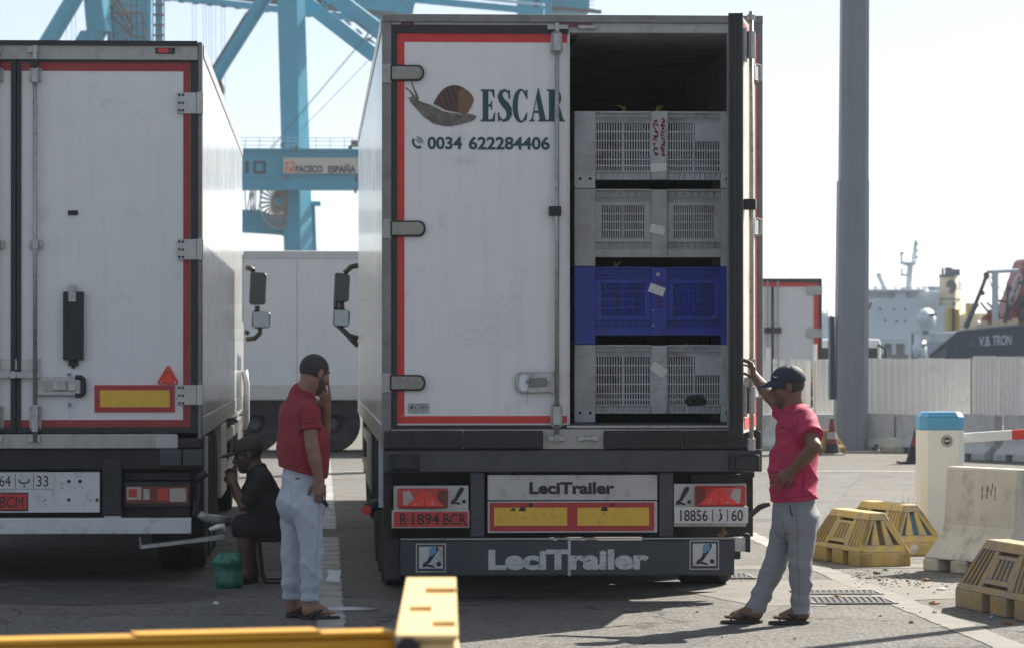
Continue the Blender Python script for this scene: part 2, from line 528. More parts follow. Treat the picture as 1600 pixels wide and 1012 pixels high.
def trailer_box(root, xl, xr, Y, zt, zb, ln, zf):
    """side walls, roof, floor, front wall and their lining"""
    MB().box(xl, Y + .13, zb, xl + .025, Y + ln, zt - .02).build('side_wall', 'side', root)
    MB().box(xr - .025, Y + .13, zb, xr, Y + ln, zt - .02).build('side_wall', 'side', root)
    MB().box(xl + .026, Y + .131, zt - .045, xr - .026, Y + ln, zt - .02).build('roof', 'side', root)
    MB().box(xl + .026, Y + ln - .03, zb, xr - .026, Y + ln, zt - .046).build('front_wall', 'side', root)
    li = MB()
    li.box(xl + .027, Y + .14, zf, xl + .075, Y + ln - .04, zt - .11)
    li.box(xr - .075, Y + .14, zf, xr - .027, Y + ln - .04, zt - .11)
    li.box(xl + .027, Y + .14, zt - .109, xr - .027, Y + ln - .04, zt - .047)
    li.box(xl + .076, Y + ln - .1, zf, xr - .076, Y + ln - .041, zt - .11)
    li.build('lining', 'inner', root)
    MB().box(xl + .027, Y + .14, zb + .02, xr - .027, Y + ln - .04, zf - .001).build('load_floor', 'chassis', root)
    for x in (xl, xr):
        s = -1 if x == xl else 1
        MB().box(x, Y + .125, zt - .1, x + s * .008, Y + ln - .02, zt - .012).build('roof_rail', 'alu', root)
        MB().box(x, Y + .125, zb - .01, x + s * .006, Y + ln - .02, zb + .13).build('lower_rail', 'alu', root)


trailer_box(trailer, XL, XR, YM, ZT, 1.075, LEN, ZF)
# load lamp and seam on the ceiling
MB().box(XL + 1.3, YM + .3, ZT - .125, XL + 1.36, YM + 9, ZT - .111).build('ceiling_rail', 'rubber', trailer)
MB().rect(1062, 70, 1084, 75, YM + 1.5, 0, .1).build('ceiling_lamp', 'header', trailer)

# rear frame
f = MB()
f.rect(597, 25, 612, 700, YM, .0, .125)
f.build('left_post', 'frame', trailer, bevel=.008)
f = MB()
f.rect(1180, 27, 1192, 700, YM, .0, .125)
f.build('right_post', 'frame', trailer, bevel=.008)
MB().rect(597, 25, 1192, 34.5, YM, .012, .14).build('roof_beam', 'frame', trailer, bevel=.006)
MB().rect(612.5, 35, 1179.5, 49, YM, -.012, .1).build('header', 'header', trailer)
MB().rect(867, 37, 925, 42, YM, .016, .03).build('header_strip', 'lamp_dark', trailer)
mk = MB().rect(627, 35.5, 646, 41, YM, .002, .02).build('marker_lamp', 'rubber', trailer)
MB().rect(631, 36.5, 642, 40, YM, .01, .01).build('lens', 'lamp_dark', mk)
# bright sealing edge round the opening
MB().rect(889, 49, 1141, 51, YM, -.02, .06).build('opening_trim', 'alu', trailer)
MB().rect(1137.5, 51, 1141, 664, YM, -.02, .06).build('opening_trim', 'alu', trailer)
MB().rect(886, 664, 1141, 668, YM, .0, .12).build('threshold', 'steel', trailer)
MB().rect(1141.5, 51, 1179, 664, YM, -.03, .06).build('door_jamb', 'gasket', trailer)

# the closed left door
door = MB().rect(620, 47, 890, 664, YM, -.015, .085).build('rear_door', 'door', trailer, bevel=.004)
g = MB()
g.rect(612.6, 40, 888, 52, YM, .0, .014)
g.rect(612.6, 52, 620, 664.5, YM, .0, .014)
g.rect(612.6, 664.6, 886, 669, YM, .0, .014)
g.build('gasket', 'gasket', door)
t = MB()
t.rect(620.5, 52.5, 887, 65.5, YM, -.012, .004)
t.rect(620.5, 65.6, 632, 649, YM, -.012, .004)
t.rect(620.5, 649.1, 886, 661, YM, -.012, .004)
t.build('reflective_tape', 'tape', door)
MB().rect(886.8, 54, 890.4, 662, YM, -.008, .03).build('edge_trim', 'whiteplate', door)
# three cast hinges with a rounded nose
for (x0, y0, x1, y1) in ((604, 102, 663, 127), (604, 345, 665, 370), (603, 585, 665, 610)):
    h = (y1 - y0) / 2
    n = [(x0 + 6, y0), (x1 - h * .8, y0)] + [(x1 - h * .8 + h * .8 * math.sin(a), (y0 + y1) / 2 - h * math.cos(a)) for a in [R(q) for q in range(15, 180, 15)]] + [(x1 - h * .8, y1), (x0 + 6, y1)]
    hg = MB().pix(n, YM, .016, .03).build('hinge', 'rubber', door, bevel=.004)
    cx, cy = (x0 + x1) / 2, (y0 + y1) / 2
    MB().pix([(cx + (x - cx) * .9, cy + (y - cy) * .8) for x, y in n], YM, .028, .02).build('hinge_plate', 'hinge_cast', hg, bevel=.004)
    p = MB().rect(597, y0 - 2, 612, y1 + 3, YM, .01, .02)
    p.build('hinge_block', 'header', hg, bevel=.005)
    b = MB()
    for (dx, dy) in ((.05, .22), (.05, .78), (.45, .22), (.45, .78), (.82, .3), (.82, .7)):
        q = at(x0 + (x1 - x0) * dx, y0 + (y1 - y0) * dy, YM)
        b.disc((q.x, YM - .03, q.z), .007, .01, Y_, 8)
    b.build('bolt', 'steel', hg)
# lock rod, guides, clamp, handle
rod = MB()
a, b = at(869.5, 47, YM), at(869.5, 690, YM)
rod.tube([(a.x, YM - .045, a.z), (b.x, YM - .045, b.z)], .0155, 14)
rod = rod.build('lock_rod', 'steel', door, smooth=True)
for (y0, y1) in ((49, 86), (629, 668)):
    q = MB()
    q.pix([(861, y0 + 4), (865, y0), (874, y0), (878, y0 + 4), (879, y1 - 4), (874, y1), (865, y1), (860, y1 - 4)], YM, .012, .014)
    q.rect(863.5, y0 + 5, 875.5, y1 - 5, YM, .072, .06)
    for dx in (862.5, 877):
        for dy in (y0 + 8, y1 - 8):
            c = at(dx, dy, YM)
            q.disc((c.x, YM - .016, c.z), .007, .01, Y_, 8)
    q.build('rod_guide', 'steel', rod, bevel=.004)
MB().rect(857, 323, 876, 338, YM, .07, .07).build('rod_clamp', 'rubber', rod, bevel=.006)
for bits in (((856, 680, 866.2, 688, .032), (866, 678, 873, 690, .06), (872.8, 680, 884, 688, .033)), ((903, 680, 913.2, 688, .032), (913, 681, 924, 687, .036), (923.8, 680, 935, 688, .033)), ((855, 39, 866.2, 47, .03), (866, 37, 873, 50, .06), (872.8, 39.5, 888, 46.5, .031)), ((903, 40, 918.2, 46, .03), (918, 40.5, 932, 46, .026))):
    q = MB()
    for x0, y0, x1, y1, fr in bits:
        q.rect(x0, y0, x1, y1, YM, fr, .03 if fr < .05 else .05)
    q.build('lock_keeper', 'steel', trailer, bevel=.003)
hp = [(805, 590), (808, 583), (813, 580.5), (858, 581), (864, 580), (872, 580), (872, 615), (864, 615), (858, 612.5), (815, 614), (808, 610), (805, 604)]
hd = MB().pix(hp, YM, .03, .045).build('door_handle', 'steel', door, bevel=.006)
MB().pix([(811, 590), (815, 585), (825, 584.5), (825, 610), (815, 609.5), (811, 604)], YM, .034, .006).build('recess', 'door', hd)
MB().pix([(826, 590), (852, 589), (855, 594), (853, 603), (826, 604.5)], YM, .042, .02).build('lever', 'frame', hd, bevel=.006)
c1, c2 = at(823, 580, YM), at(823, 632, YM)
sv = MB().tube([(c1.x, YM - .045, c1.z), (c1.x + .004, YM - .05, (c1.z + c2.z) / 2), (c2.x, YM - .02, c2.z)], .0018, 5).build('seal_wire', 'steel', hd)
MB().rect(821.3, 593, 824.8, 599, YM, .056, .012).build('seal_tag', 'blue_ink', hd)

# ---- printing on the door: snail, name, telephone number
def mpix(poly, front, Y=YM):
    return MB().pix(poly, Y, front, .0015)


m = bpy.data.materials.new('printed_snail_skin')
m.use_nodes = True
N, L = m.node_tree.nodes, m.node_tree.links
tc = N.new('ShaderNodeTexCoord')
vo = N.new('ShaderNodeTexVoronoi')
vo.feature = 'DISTANCE_TO_EDGE'
vo.inputs['Scale'].default_value = 55
cr = N.new('ShaderNodeValToRGB')
cr.color_ramp.elements[0].color = (.10, .09, .08, 1)
cr.color_ramp.elements[1].position = .16
cr.color_ramp.elements[1].color = (.23, .21, .19, 1)
L.new(tc.outputs['Object'], vo.inputs['Vector'])
L.new(vo.outputs['Distance'], cr.inputs[0])
nz = N.new('ShaderNodeTexNoise')
nz.inputs['Scale'].default_value = 16
L.new(tc.outputs['Object'], nz.inputs['Vector'])
mx = N.new('ShaderNodeMix')
mx.data_type = 'RGBA'
mx.blend_type = 'MULTIPLY'
mx.inputs[0].default_value = .8
L.new(cr.outputs[0], mx.inputs[6])
c2_ = N.new('ShaderNodeValToRGB')
c2_.color_ramp.elements[0].position = .35
c2_.color_ramp.elements[0].color = (.55, .5, .45, 1)
c2_.color_ramp.elements[1].position = .65
L.new(nz.outputs[0], c2_.inputs[0])
L.new(c2_.outputs[0], mx.inputs[7])
L.new(mx.outputs[2], N['Principled BSDF'].inputs['Base Color'])
M['snail_skin'] = m


def shell_mat(name, stops, sc, rot):
    m = bpy.data.materials.new(name)
    m.use_nodes = True
    N, L = m.node_tree.nodes, m.node_tree.links
    tc = N.new('ShaderNodeTexCoord')
    mp = N.new('ShaderNodeMapping')
    mp.inputs['Rotation'].default_value = rot
    wv = N.new('ShaderNodeTexWave')
    wv.inputs['Scale'].default_value = sc
    wv.inputs['Distortion'].default_value = 1.5
    wv.inputs['Detail'].default_value = 3
    nz = N.new('ShaderNodeTexNoise')
    nz.inputs['Scale'].default_value = 9
    cr = N.new('ShaderNodeValToRGB')
    cr.color_ramp.elements[0].position = .25
    cr.color_ramp.elements[0].color = (*stops[0], 1)
    cr.color_ramp.elements[1].position = .75
    cr.color_ramp.elements[1].color = (*stops[1], 1)
    mx = N.new('ShaderNodeMath')
    mx.operation = 'MULTIPLY_ADD'
    mx.inputs[1].default_value = .35
    L.new(tc.outputs['Object'], mp.inputs[0])
    L.new(mp.outputs[0], wv.inputs['Vector'])
    L.new(tc.outputs['Object'], nz.inputs['Vector'])
    L.new(wv.outputs['Fac'], mx.inputs[0])
    L.new(nz.outputs[0], mx.inputs[2])
    L.new(mx.outputs[0], cr.inputs[0])
    L.new(cr.outputs[0], N['Principled BSDF'].inputs['Base Color'])
    M[name] = m


shell_mat('printed_shell_brown', ((.028, .018, .016), (.12, .058, .04)), 9, (0, R(20), 0))
shell_mat('printed_shell_lip', ((.075, .035, .02), (.21, .12, .06)), 16, (0, R(-60), 0))
body = [(641, 152), (645, 150), (650, 153), (655, 158), (663, 161), (671, 163), (680, 168), (692, 174), (705, 177), (718, 178), (732, 178), (742, 180), (745, 183), (741, 188), (730, 192), (718, 195), (705, 197.5), (694, 197.5), (684, 195), (678, 194), (670, 188), (662, 183), (655, 175), (648, 167), (642, 161), (640, 156)]
sn = mpix(body, -.0105).build('snail_print', 'snail_skin', door)
tn = MB()
for (p, wq) in (([(649, 154), (644, 147), (640, 142), (634, 137)], [4.5, 3, 2, 1.6]), ([(653, 156), (650, 146), (646, 137), (643, 128)], [4.5, 3, 2, 1.6]), ([(642, 153.5), (636, 152.5)], [1.2, .8])):
    q = [at(x, y, YM) for x, y in p]
    tn.ribbon([(v.x, v.z) for v in q], [a / 228 for a in wq], YM + .0104, .001)
tn.build('snail_horns', 'snail_skin', sn)
mpix([(677, 162), (681, 155), (686, 147), (692, 140), (700, 135), (709, 133), (717, 134), (724, 137), (731, 142), (737, 148), (740.5, 155), (739, 161), (736, 168), (731, 176), (727, 179), (722, 179), (716, 176), (705, 174), (696, 172), (687, 167)], -.0095).build('snail_shell', 'printed_shell_brown', sn)
mpix([(717, 143), (722, 138.5), (731, 142), (737, 148), (740.5, 155), (739, 161), (736, 168), (731, 176), (727, 179), (722, 179), (717, 175), (716, 165), (715, 153)], -.0085).build('shell_whorl', 'printed_shell_lip', sn)
lp = MB()
q = [at(x, y, YM) for x, y in ((677, 163), (687, 168.5), (697, 173), (706, 175.5), (716, 177.5), (723, 180))]
lp.ribbon([(v.x, v.z) for v in q], .0055, YM + .0076, .001)
lp.build('shell_rim', 'silver', sn)


def letter_rows():
    """condensed bold serif capitals E S C A R as outlines in a box 1 high"""
    E_ = [[(0, 0), (.66, 0), (.68, .28), (.63, .28), (.54, .08), (.36, .06), (.36, .47), (.44, .47), (.50, .36), (.53, .36), (.53, .66), (.50, .66), (.44, .54), (.36, .54), (.36, .94), (.50, .94), (.60, .74), (.65, .74), (.64, 1), (0, 1), (0, .96), (.10, .93), (.10, .07), (0, .04)]]

    def arcs(cx, cz, rx, rz, a0, a1, n=14):
        return [(cx + rx * math.cos(R(a0 + (a1 - a0) * i / n)), cz + rz * math.sin(R(a0 + (a1 - a0) * i / n))) for i in range(n + 1)]
    o_ = arcs(.36, .5, .36, .52, 62, 298, 22)
    i_ = arcs(.40, .5, .17, .46, 298, 62, 22)
    C_ = [o_ + [(.62, .06), (.66, .30), (.63, .30)] + i_ + [(.63, .70), (.66, .70), (.66, 1.0), (.63, 1.0), (.58, .94)]]
    A_ = [[(0, 0), (.26, 0), (.26, .04), (.18, .07), (.23, .26), (.46, .26), (.46, .33), (.25, .33), (.34, .68), (.5, .1), (.51, .06), (.43, .04), (.43, 0), (.86, 0), (.86, .04), (.79, .07), (.46, 1.02), (.42, 1.02), (.12, .09), (.08, .05), (0, .04)]]
    bowl = arcs(.38, .735, .30, .265, 90, -90, 14)
    bin_ = arcs(.38, .735, .09, .205, -90, 90, 10)
    R_ = [[(0, 0), (.44, 0), (.44, .04), (.36, .07), (.36, .47), (.40, .47), (.62, 0), (.86, 0), (.86, .04), (.78, .07), (.58, .52)] + bowl[3:13][::-1] + [(.38, 1), (0, 1), (0, .96), (.10, .93), (.10, .07), (0, .04)], ]
    return E_, C_, A_, R_, bin_


E_, C_, A_, R_, bin_ = letter_rows()


def place_letter(mb, polys, x0, x1, y0, y1, wmax, front):
    a, b = at(x0, y1, YM), at(x1, y0, YM)
    for p in polys:
        mb.prism([(a.x + u / wmax * (b.x - a.x), a.z + v * (b.z - a.z)) for u, v in p], (0, YM - front, 0), X_, Z_, Y_, .0015)


lt = MB()
place_letter(lt, E_, 751, 774, 140, 190, .68, -.0105)
place_letter(lt, C_, 801, 825, 140, 191, .68, -.0105)
place_letter(lt, A_, 827, 855, 139, 190, .86, -.0105)
place_letter(lt, R_, 854.5, 883, 140, 190, .86, -.0105)
sx = [(797, 152), (794, 144), (789, 141), (783.5, 143.5), (781.5, 150), (784, 157), (790, 164), (795, 171), (796, 179), (793, 186), (787, 189), (781.5, 186), (778.5, 178)]
q = [at(x, y, YM) for x, y in sx]
lt.ribbon([(v.x, v.z) for v in q], [w_ / 228 for w_ in (2, 3, 4, 6, 8, 9.5, 11, 10, 8.5, 6.5, 4, 3, 2)], YM + .0104, .001)
lt.rect(794.5, 141, 797, 155, YM, -.0098, .001)
lt.rect(778, 176, 780.5, 190, YM, -.0098, .001)
lt.build('name_lettering', 'green_ink', door)
# counters: a pale window in A and R
ct = MB()
a, b = at(854.5, 190, YM), at(883, 140, YM)
ct.prism([(a.x + u / .86 * (b.x - a.x), a.z + v * (b.z - a.z)) for u, v in bin_], (0, YM + .0088, 0), X_, Z_, Y_, .001)
ct.build('letter_counter', 'door', door)
ph = MB()
ph.ptext('0034', 668, 214, 722, 233.5, YM, -.0105, bold=.028)
ph.build('telephone_lettering', 'green_ink', door)
ph = MB()
ph.ptext('622284406', 732.5, 214, 859, 234, YM, -.0105, bold=.028)
ph.build('telephone_lettering', 'green_ink', door)
ph = MB()
q = [at(x, y, YM) for x, y in ((646.5, 217), (645, 222), (647.5, 227.5), (653, 231), (658, 229.5))]
ph.ribbon([(v.x, v.z) for v in q], [.018, .014, .014, .016, .018], YM + .0104, .001)
for r_ in (4, 7, 10):
    q = [at(651 + r_ * math.sin(R(t_)), 224 - r_ * math.cos(R(t_)), YM) for t_ in range(0, 91, 15)]
    ph.ribbon([(v.x, v.z) for v in q], .0055, YM + .0104, .001)
ph.build('telephone_symbol', 'green_ink', door)
st = MB().rect(637, 629, 671, 645, YM, -.0105, .0015).build('maker_label', 'silver', door)
k = MB()
k.ptext('EL CUERVO', 648, 633.5, 669, 637.5, YM, -.0085, bold=.02)
k.rect(650, 631, 667, 632, YM, -.0085, .0008)
for q in range(8):
    k.rect(639 + q * 3.6, 639, 641.2 + q * 3.6, 640.4, YM, -.0085, .0008)
k.rect(642, 642.6, 664, 643.4, YM, -.0085, .0008)
k.pix([(639, 637.5), (645, 631.5), (646.5, 632.5), (644, 636), (647, 637.5)], YM, -.0085, .0008)
k.build('label_print', 'ink', st)
# smudged rectangle of old glue on the panel
sm = MB()
rr = random.Random(3)
for j in range(34):
    y = 462 + j * 2.5
    x = 708 + j * .1
    while x < 812:
        ln = rr.uniform(2, 9)
        if rr.random() < .8 * (1 - .3 * j / 34) and not (y < 482 and x < 742):
            sm.rect(x, y, x + ln, y + rr.uniform(.8, 1.7), YM, -.0148, .0002)
        x += ln + rr.uniform(.8, 3)
M['smudge'] = mat('faint_glue_smudge', (.70, .675, .66), .5, var=.04, vs=6)
sm.build('glue_residue', 'smudge', door)

# the open right door, swung out towards the camera
H = Vector((2.985, YM - .05))
F = Vector((2.752, 23.25))
du = (F - H).normalized()
nn = Vector((-du.y, du.x))                      # outward face looks to the right
if nn.x < 0:
    nn = -nn
DW = (F - H).length
zb, zt = 1.17, 3.885


def dbox(mb, u0, u1, n0, n1, z0, z1):
    P = lambda u, n: H + du * u + nn * n
    a = [P(u0, n0), P(u0, n1), P(u1, n1), P(u1, n0)]
    return mb.hexa([(p.x, p.y, z0) for p in a] + [(p.x, p.y, z1) for p in a])


od = dbox(MB(), 0, DW - .004, -.075, 0, zb, zt).build('open_rear_door', 'door_out', trailer, bevel=.004)
g = MB()
for k in range(5):
    dbox(g, DW - .012 * (k % 2) - .02, DW + .012 - .008 * (k % 2), -.094 + .019 * k, -.094 + .019 * (k + 1) - .001, zb - .02, zt + .025)
dbox(g, -.02, DW - .03, -.093, -.076, zb - .02, zb + .05)
dbox(g, -.02, DW - .03, -.093, -.076, zt - .05, zt + .02)
dbox(g, -.02, .05, -.092, -.0765, zb + .051, zt - .051)
g.build('gasket', 'gasket', od)
t = MB()
dbox(t, .03, DW - .09, .001, .004, zt - .1, zt - .03)
dbox(t, .03, DW - .09, .001, .004, zb + .03, zb + .1)
dbox(t, .03, .09, .001, .004, zb + .101, zt - .101)
t.build('reflective_tape', 'tape', od)
p = H + du * (DW - .1) + nn * .048
rod = MB().tube([(p.x, p.y, 1.06), (p.x, p.y, 3.93)], .0155, 12).build('lock_rod', 'steel', od, smooth=True)
for z0, z1 in ((3.62, 3.8), (1.3, 1.48), (1.06, 1.14), (3.87, 3.91), (1.55, 1.66)):
    q = MB()
    q.tube([(p.x, p.y, z0), (p.x, p.y, z1)], .027, 10)
    if z0 in (3.62, 1.3):
        dbox(q, DW - .16, DW - .05, .001, .022, z0 - .02, z1 + .02)
    q.build('rod_guide', 'steel', rod, bevel=.003)
q = MB()
dbox(q, DW - .16, DW - .04, .002, .08, 2.63, 2.7)
q.build('rod_clamp', 'rubber', rod, bevel=.006)
q = MB()
dbox(q, DW - .55, DW - .12, .001, .035, 1.48, 1.54)
dbox(q, DW - .5, DW - .3, .03, .06, 1.47, 1.55)
q.build('door_handle', 'steel', od, bevel=.005)
for zc in (3.6, 2.55, 1.45):
    q = MB()
    a = H + du * .16 + nn * .014
    b = H + du * .16 + nn * .045
    q.tube([(a.x, a.y, zc + .055), (b.x, b.y, zc + .05), (b.x, b.y, zc - .05), (a.x, a.y, zc - .055)], .011, 8)
    dbox(q, -.02, .34, .002, .016, zc - .055, zc + .055)
    q.build('hinge', 'steel', od, bevel=.003)

# sill, buffers and cross beam
MB().rect(612.5, 669.5, 1179.5, 701, YM, -.002, .12).build('rear_sill', 'header', trailer)
for x0, x1 in ((600, 722), (724, 848), (943, 1065), (1067, 1188)):
    b = MB().rect(x0, 672, x1, 700.5, YM, .05, .05).build('buffer', 'rubber', trailer, bevel=.01)
    q = MB()
    for fx in (.1, .5, .9):
        for fy in (.28, .75):
            c = at(x0 + (x1 - x0) * fx, 672 + 28 * fy, YM)
            q.disc((c.x, YM - .05, c.z), .012, .008, Y_, 10)
    q.build('bolt', 'gasket', b)
for x0, x1 in ((972, 1008), (1012, 1050), (1090, 1130), (672, 712)):
    MB().ptext('LeciTrailer', x0, 680.5, x1, 688.5, YM, .0515, bold=.03).build('moulded_lettering', 'ink', trailer)
MB().rect(599, 702, 1190, 737, YM, .03, .14).build('cross_beam', 'chassis', trailer, bevel=.006)
for x0, x1 in ((607, 655), (1138, 1186)):
    lm = MB().rect(x0, 709, x1, 735, YM, .07, .045).build('corner_buffer', 'rubber', trailer, bevel=.014)
    MB().rect(x0 + 9, 711, x1 - 9, 733, YM, .09, .03).build('roller', 'gasket', lm, bevel=.014)
for x0, x1 in ((735, 757), (1030, 1052)):
    q = MB().rect(x0, 737.5, x1, 838, YM, .0, .12)
    for y in (764, 809):
        c = at((x0 + x1) / 2, y, YM)
        q.disc((c.x, YM, c.z), .014, .012, Y_, 8)
    q.build('upright', 'chassis', trailer, bevel=.005)
q = MB().rect(600, 738, 612, 842, YM, -.1, .2)
q.rect(600, 738, 1185, 748, YM, -.22, .1)
q.build('side_bracket', 'under', trailer)
MB().box(XL + .03, YM + .32, .42, XR - .03, YM + .36, 1.03).build('added_dark_backing', 'under', trailer)  # dark sheet added to stop light showing through between the lamp panels
MB().rect(1082, 741, 1160, 755, YM, -.06, .1).build('locker_frame', 'under', trailer)
# maker's panel and the striped marking plate
pn = MB().rect(762, 741, 1027, 781, YM, .004, .03).build('maker_panel', 'silver', trailer, bevel=.003)
k = MB()
k.ptext('LeciTrailer', 827, 752, 960, 771.5, YM, .0062, bold=.042)
k.build('panel_lettering', 'ink', pn)
pl = MB().rect(762, 782, 1027, 832, YM, .002, .03).build('marking_plate', 'alu', trailer, bevel=.003)
MB().rect(765, 784, 1022, 829, YM, .008, .007).build('red_border', 'reflred', pl)
for x0, x1 in ((772, 886), (902, 1014)):
    MB().rect(x0, 792, x1, 820.5, YM, .012, .005).build('yellow_field', 'yellow', pl)
MB().pix([(796, 797), (803, 792), (806, 797)], YM, .0145, .002).build('plate_screw', 'ink', pl)
for x in (829, 957):
    c = at(x, 788, YM)
    MB().disc((c.x, YM - .01, c.z), .013, .01, Y_, 10).build('plate_bolt', 'ink', pl)
    MB().pix([(x - 19, 797.5), (x - 16, 791), (x - 9, 791), (x - 7, 797.5)], YM, .0145, .002).build('plate_chip', 'ink', pl)
# lamps and number plates


def script_L(mb, x0, y0, x1, y1, Y, front):
    s_ = lambda u, v: at(x0 + (x1 - x0) * u, y0 + (y1 - y0) * v, Y)
    p = [s_(*q) for q in ((.80, .0), (.70, .1), (.52, .40), (.34, .72), (.10, .86), (.05, .96), (.30, .90), (.62, .98))]
    mb.ribbon([(v.x, v.z) for v in p], [.012, .034, .03, .022, .014, .01, .016, .012], Y - front, .0015)
    c = s_(.84, .84)
    mb.disc((c.x, Y - front, c.z), (at(x1, 0, Y).x - at(x0, 0, Y).x) * .12, .002, Y_, 14)


def lamp(parent, x0, y0, x1, y1, mirror):
    w_ = x1 - x0
    fx = (lambda u: x1 - w_ * u) if mirror else (lambda u: x0 + w_ * u)
    sh = MB().rect(x0, y0, x1, y1, YM, .04, .035).build('tail_lamp', 'lens_red', parent, bevel=.012)
    q = MB()
    q.pix([(fx(.1), y0 + 5), (fx(.24), y0 + 4), (fx(.4), y1 - 4), (fx(.12), y1 - 5)], YM, .0425, .004)
    q.build('clear_lens', 'lens_clear', sh)
    q = MB().pix([(fx(.62), y0 + 5), (fx(.78), y1 - 4), (fx(.7), y1 - 4)], YM, .0425, .004)
    q.build('clear_lens', 'lens_clear', sh)
    q = MB()
    cx = fx(.54)
    for k in range(4):
        xa = cx + (-2.2 + k * 1.5)
        xb = cx - 24 + k * 16
        q.pix([(xa - .6, y0 + 4), (xa + .6, y0 + 4), (xb + 6.5, y1 - 3), (xb - 6.5, y1 - 3)], YM, .0445, .004)
    q.build('reflector_wedge', 'lens_bright', sh)
    q = MB().rect(min(fx(.8), fx(.98)), y0 + 2.5, max(fx(.8), fx(.98)), y1 - 2.5, YM, .0422, .004)
    q.build('dark_lens', 'lamp_dark', sh)


lp_ = MB().rect(615, 758, 732, 823, YM, .0, .03).build('lamp_panel', 'silver', trailer, bevel=.004)
lamp(lp_, 621, 762, 700, 793, False)
k = MB()
script_L(k, 703, 761, 729, 787, YM, .0035)
k.build('emblem', 'ink', lp_)
np_ = MB().rect(612, 796, 733, 824, YM, .034, .03).build('number_plate', 'silver', trailer, bevel=.003)
MB().rect(615, 798, 731, 822, YM, .038, .004).build('plate_face', 'plate_red', np_)
k = MB()
k.ptext('R', 625, 801, 636, 819, YM, .0405, bold=.015)
k.ptext('1894', 644, 801, 686, 819, YM, .0405, bold=.01)
k.ptext('BCR', 692, 801, 729, 819, YM, .0405, bold=.01)
k.build('plate_lettering', 'ink', np_)
rp_ = MB().rect(1053, 755, 1166, 822, YM, .0, .03).build('lamp_panel', 'silver', trailer, bevel=.004)
lamp(rp_, 1085, 758, 1165, 790, True)
k = MB()
script_L(k, 1055, 760, 1081, 788, YM, .0035)
k.build('emblem', 'ink', rp_)
np_ = MB().rect(1053, 790.5, 1168, 817, YM, .034, .03).build('number_plate', 'plate_white', trailer, bevel=.004)
k = MB()
k.ptext('18856', 1062, 795.5, 1105, 813, YM, .0365, bold=.01)
k.ptext('60', 1142, 795.5, 1160, 813, YM, .0365, bold=.01)
for x in (1112.5, 1136):
    k.rect(x - .6, 795, x + .8, 813.5, YM, .0365, .002)
q = [at(x, y, YM) for x, y in ((1124.8, 800), (1126.4, 804), (1126, 808.5), (1123.5, 812), (1121, 813))]
k.ribbon([(v.x, v.z) for v in q], [.008, .013, .013, .01, .006], YM - .0365, .0015)
c = at(1124, 796, YM)
k.disc((c.x, YM - .0365, c.z), .0075, .002, Y_, 8)
k.build('plate_lettering', 'ink', np_)
q = MB()
c = at(1128, 833, YM)
q.tube([(c.x, YM + .05, c.z - .04), (c.x, YM - .0, c.z), (c.x + .01, YM - .02, c.z + .04)], .013, 8)
q.tube([(c.x - .03, YM - .0, c.z - .012), (c.x + .035, YM - .0, c.z + .006)], .009, 8)
q.build('air_coupling', mat('brass', (.22, .16, .07), .5, .6), trailer)
a, b, c = at(1168, 806, YM), at(1188, 792, YM), at(1203, 786, YM)
MB().tube([(a.x - .05, YM + .1, a.z), (a.x + .02, YM + .05, a.z), (b.x, YM + .03, b.z), (c.x, YM + .03, c.z)], .02, 10).build('hand_grip_rod', 'rubber', trailer, smooth=True)
# underrun bumper
bp = MB().rect(625, 842, 1145, 898, YM, .1, .06).build('underrun_bumper', 'bumper', trailer, bevel=.008)
MB().rect(625, 838.5, 1145, 841.6, YM, .105, .08).build('bumper_strip', 'steel', bp)
MB().rect(600, 843, 624.5, 905, YM, .05, .08).build('bumper_end', 'rubber', bp, bevel=.01)
q = MB()
q.rect(1145.5, 838, 1163, 860, YM, .09, .1)
q.build('bumper_bracket', 'silver', bp, bevel=.005)
MB().rect(1163.2, 832, 1170, 861, YM, .1, .12).build('bumper_cap', 'rubber', bp, bevel=.006)
MB().rect(885.7, 842.5, 890, 897.5, YM, .1025, .01).build('bumper_joint', 'silver', bp)
k = MB()
k.ptext('LeciTrailer', 762, 856, 1012, 888.5, YM, .1035, bold=.045)
k.build('bumper_lettering', 'white_ink', bp)
for x0, y0, x1, y1 in ((649, 847, 696, 892), (1075, 842, 1121, 888)):
    e = MB().rect(x0, y0, x1, y1, YM, .1035, .004).build('emblem_plate', 'header', bp)
    MB().rect(x0 + 2, y0 + 2, x1 - 2, y1 - 2, YM, .1055, .002).build('emblem_border', 'bumper', e)
    MB().rect(x0 + 5, y0 + 5, x1 - 5, y1 - 6, YM, .1075, .002).build('emblem_field', 'white_ink', e)
    k = MB()
    script_L(k, x0 + 9, y0 + 6, x1 - 6, y1 - 8, YM, .1095)
    k.build('emblem', 'ink', e)
    q = MB()
    p = [at(x0 + (x1 - x0) * u, y0 + (y1 - y0) * v, YM) for u, v in ((.62, .13), (.56, .25), (.48, .42))]
    q.ribbon([(v.x, v.z) for v in p], [.03, .05, .02], YM - .1105, .001)
    q.build('emblem_stroke', 'blue_ink', e)

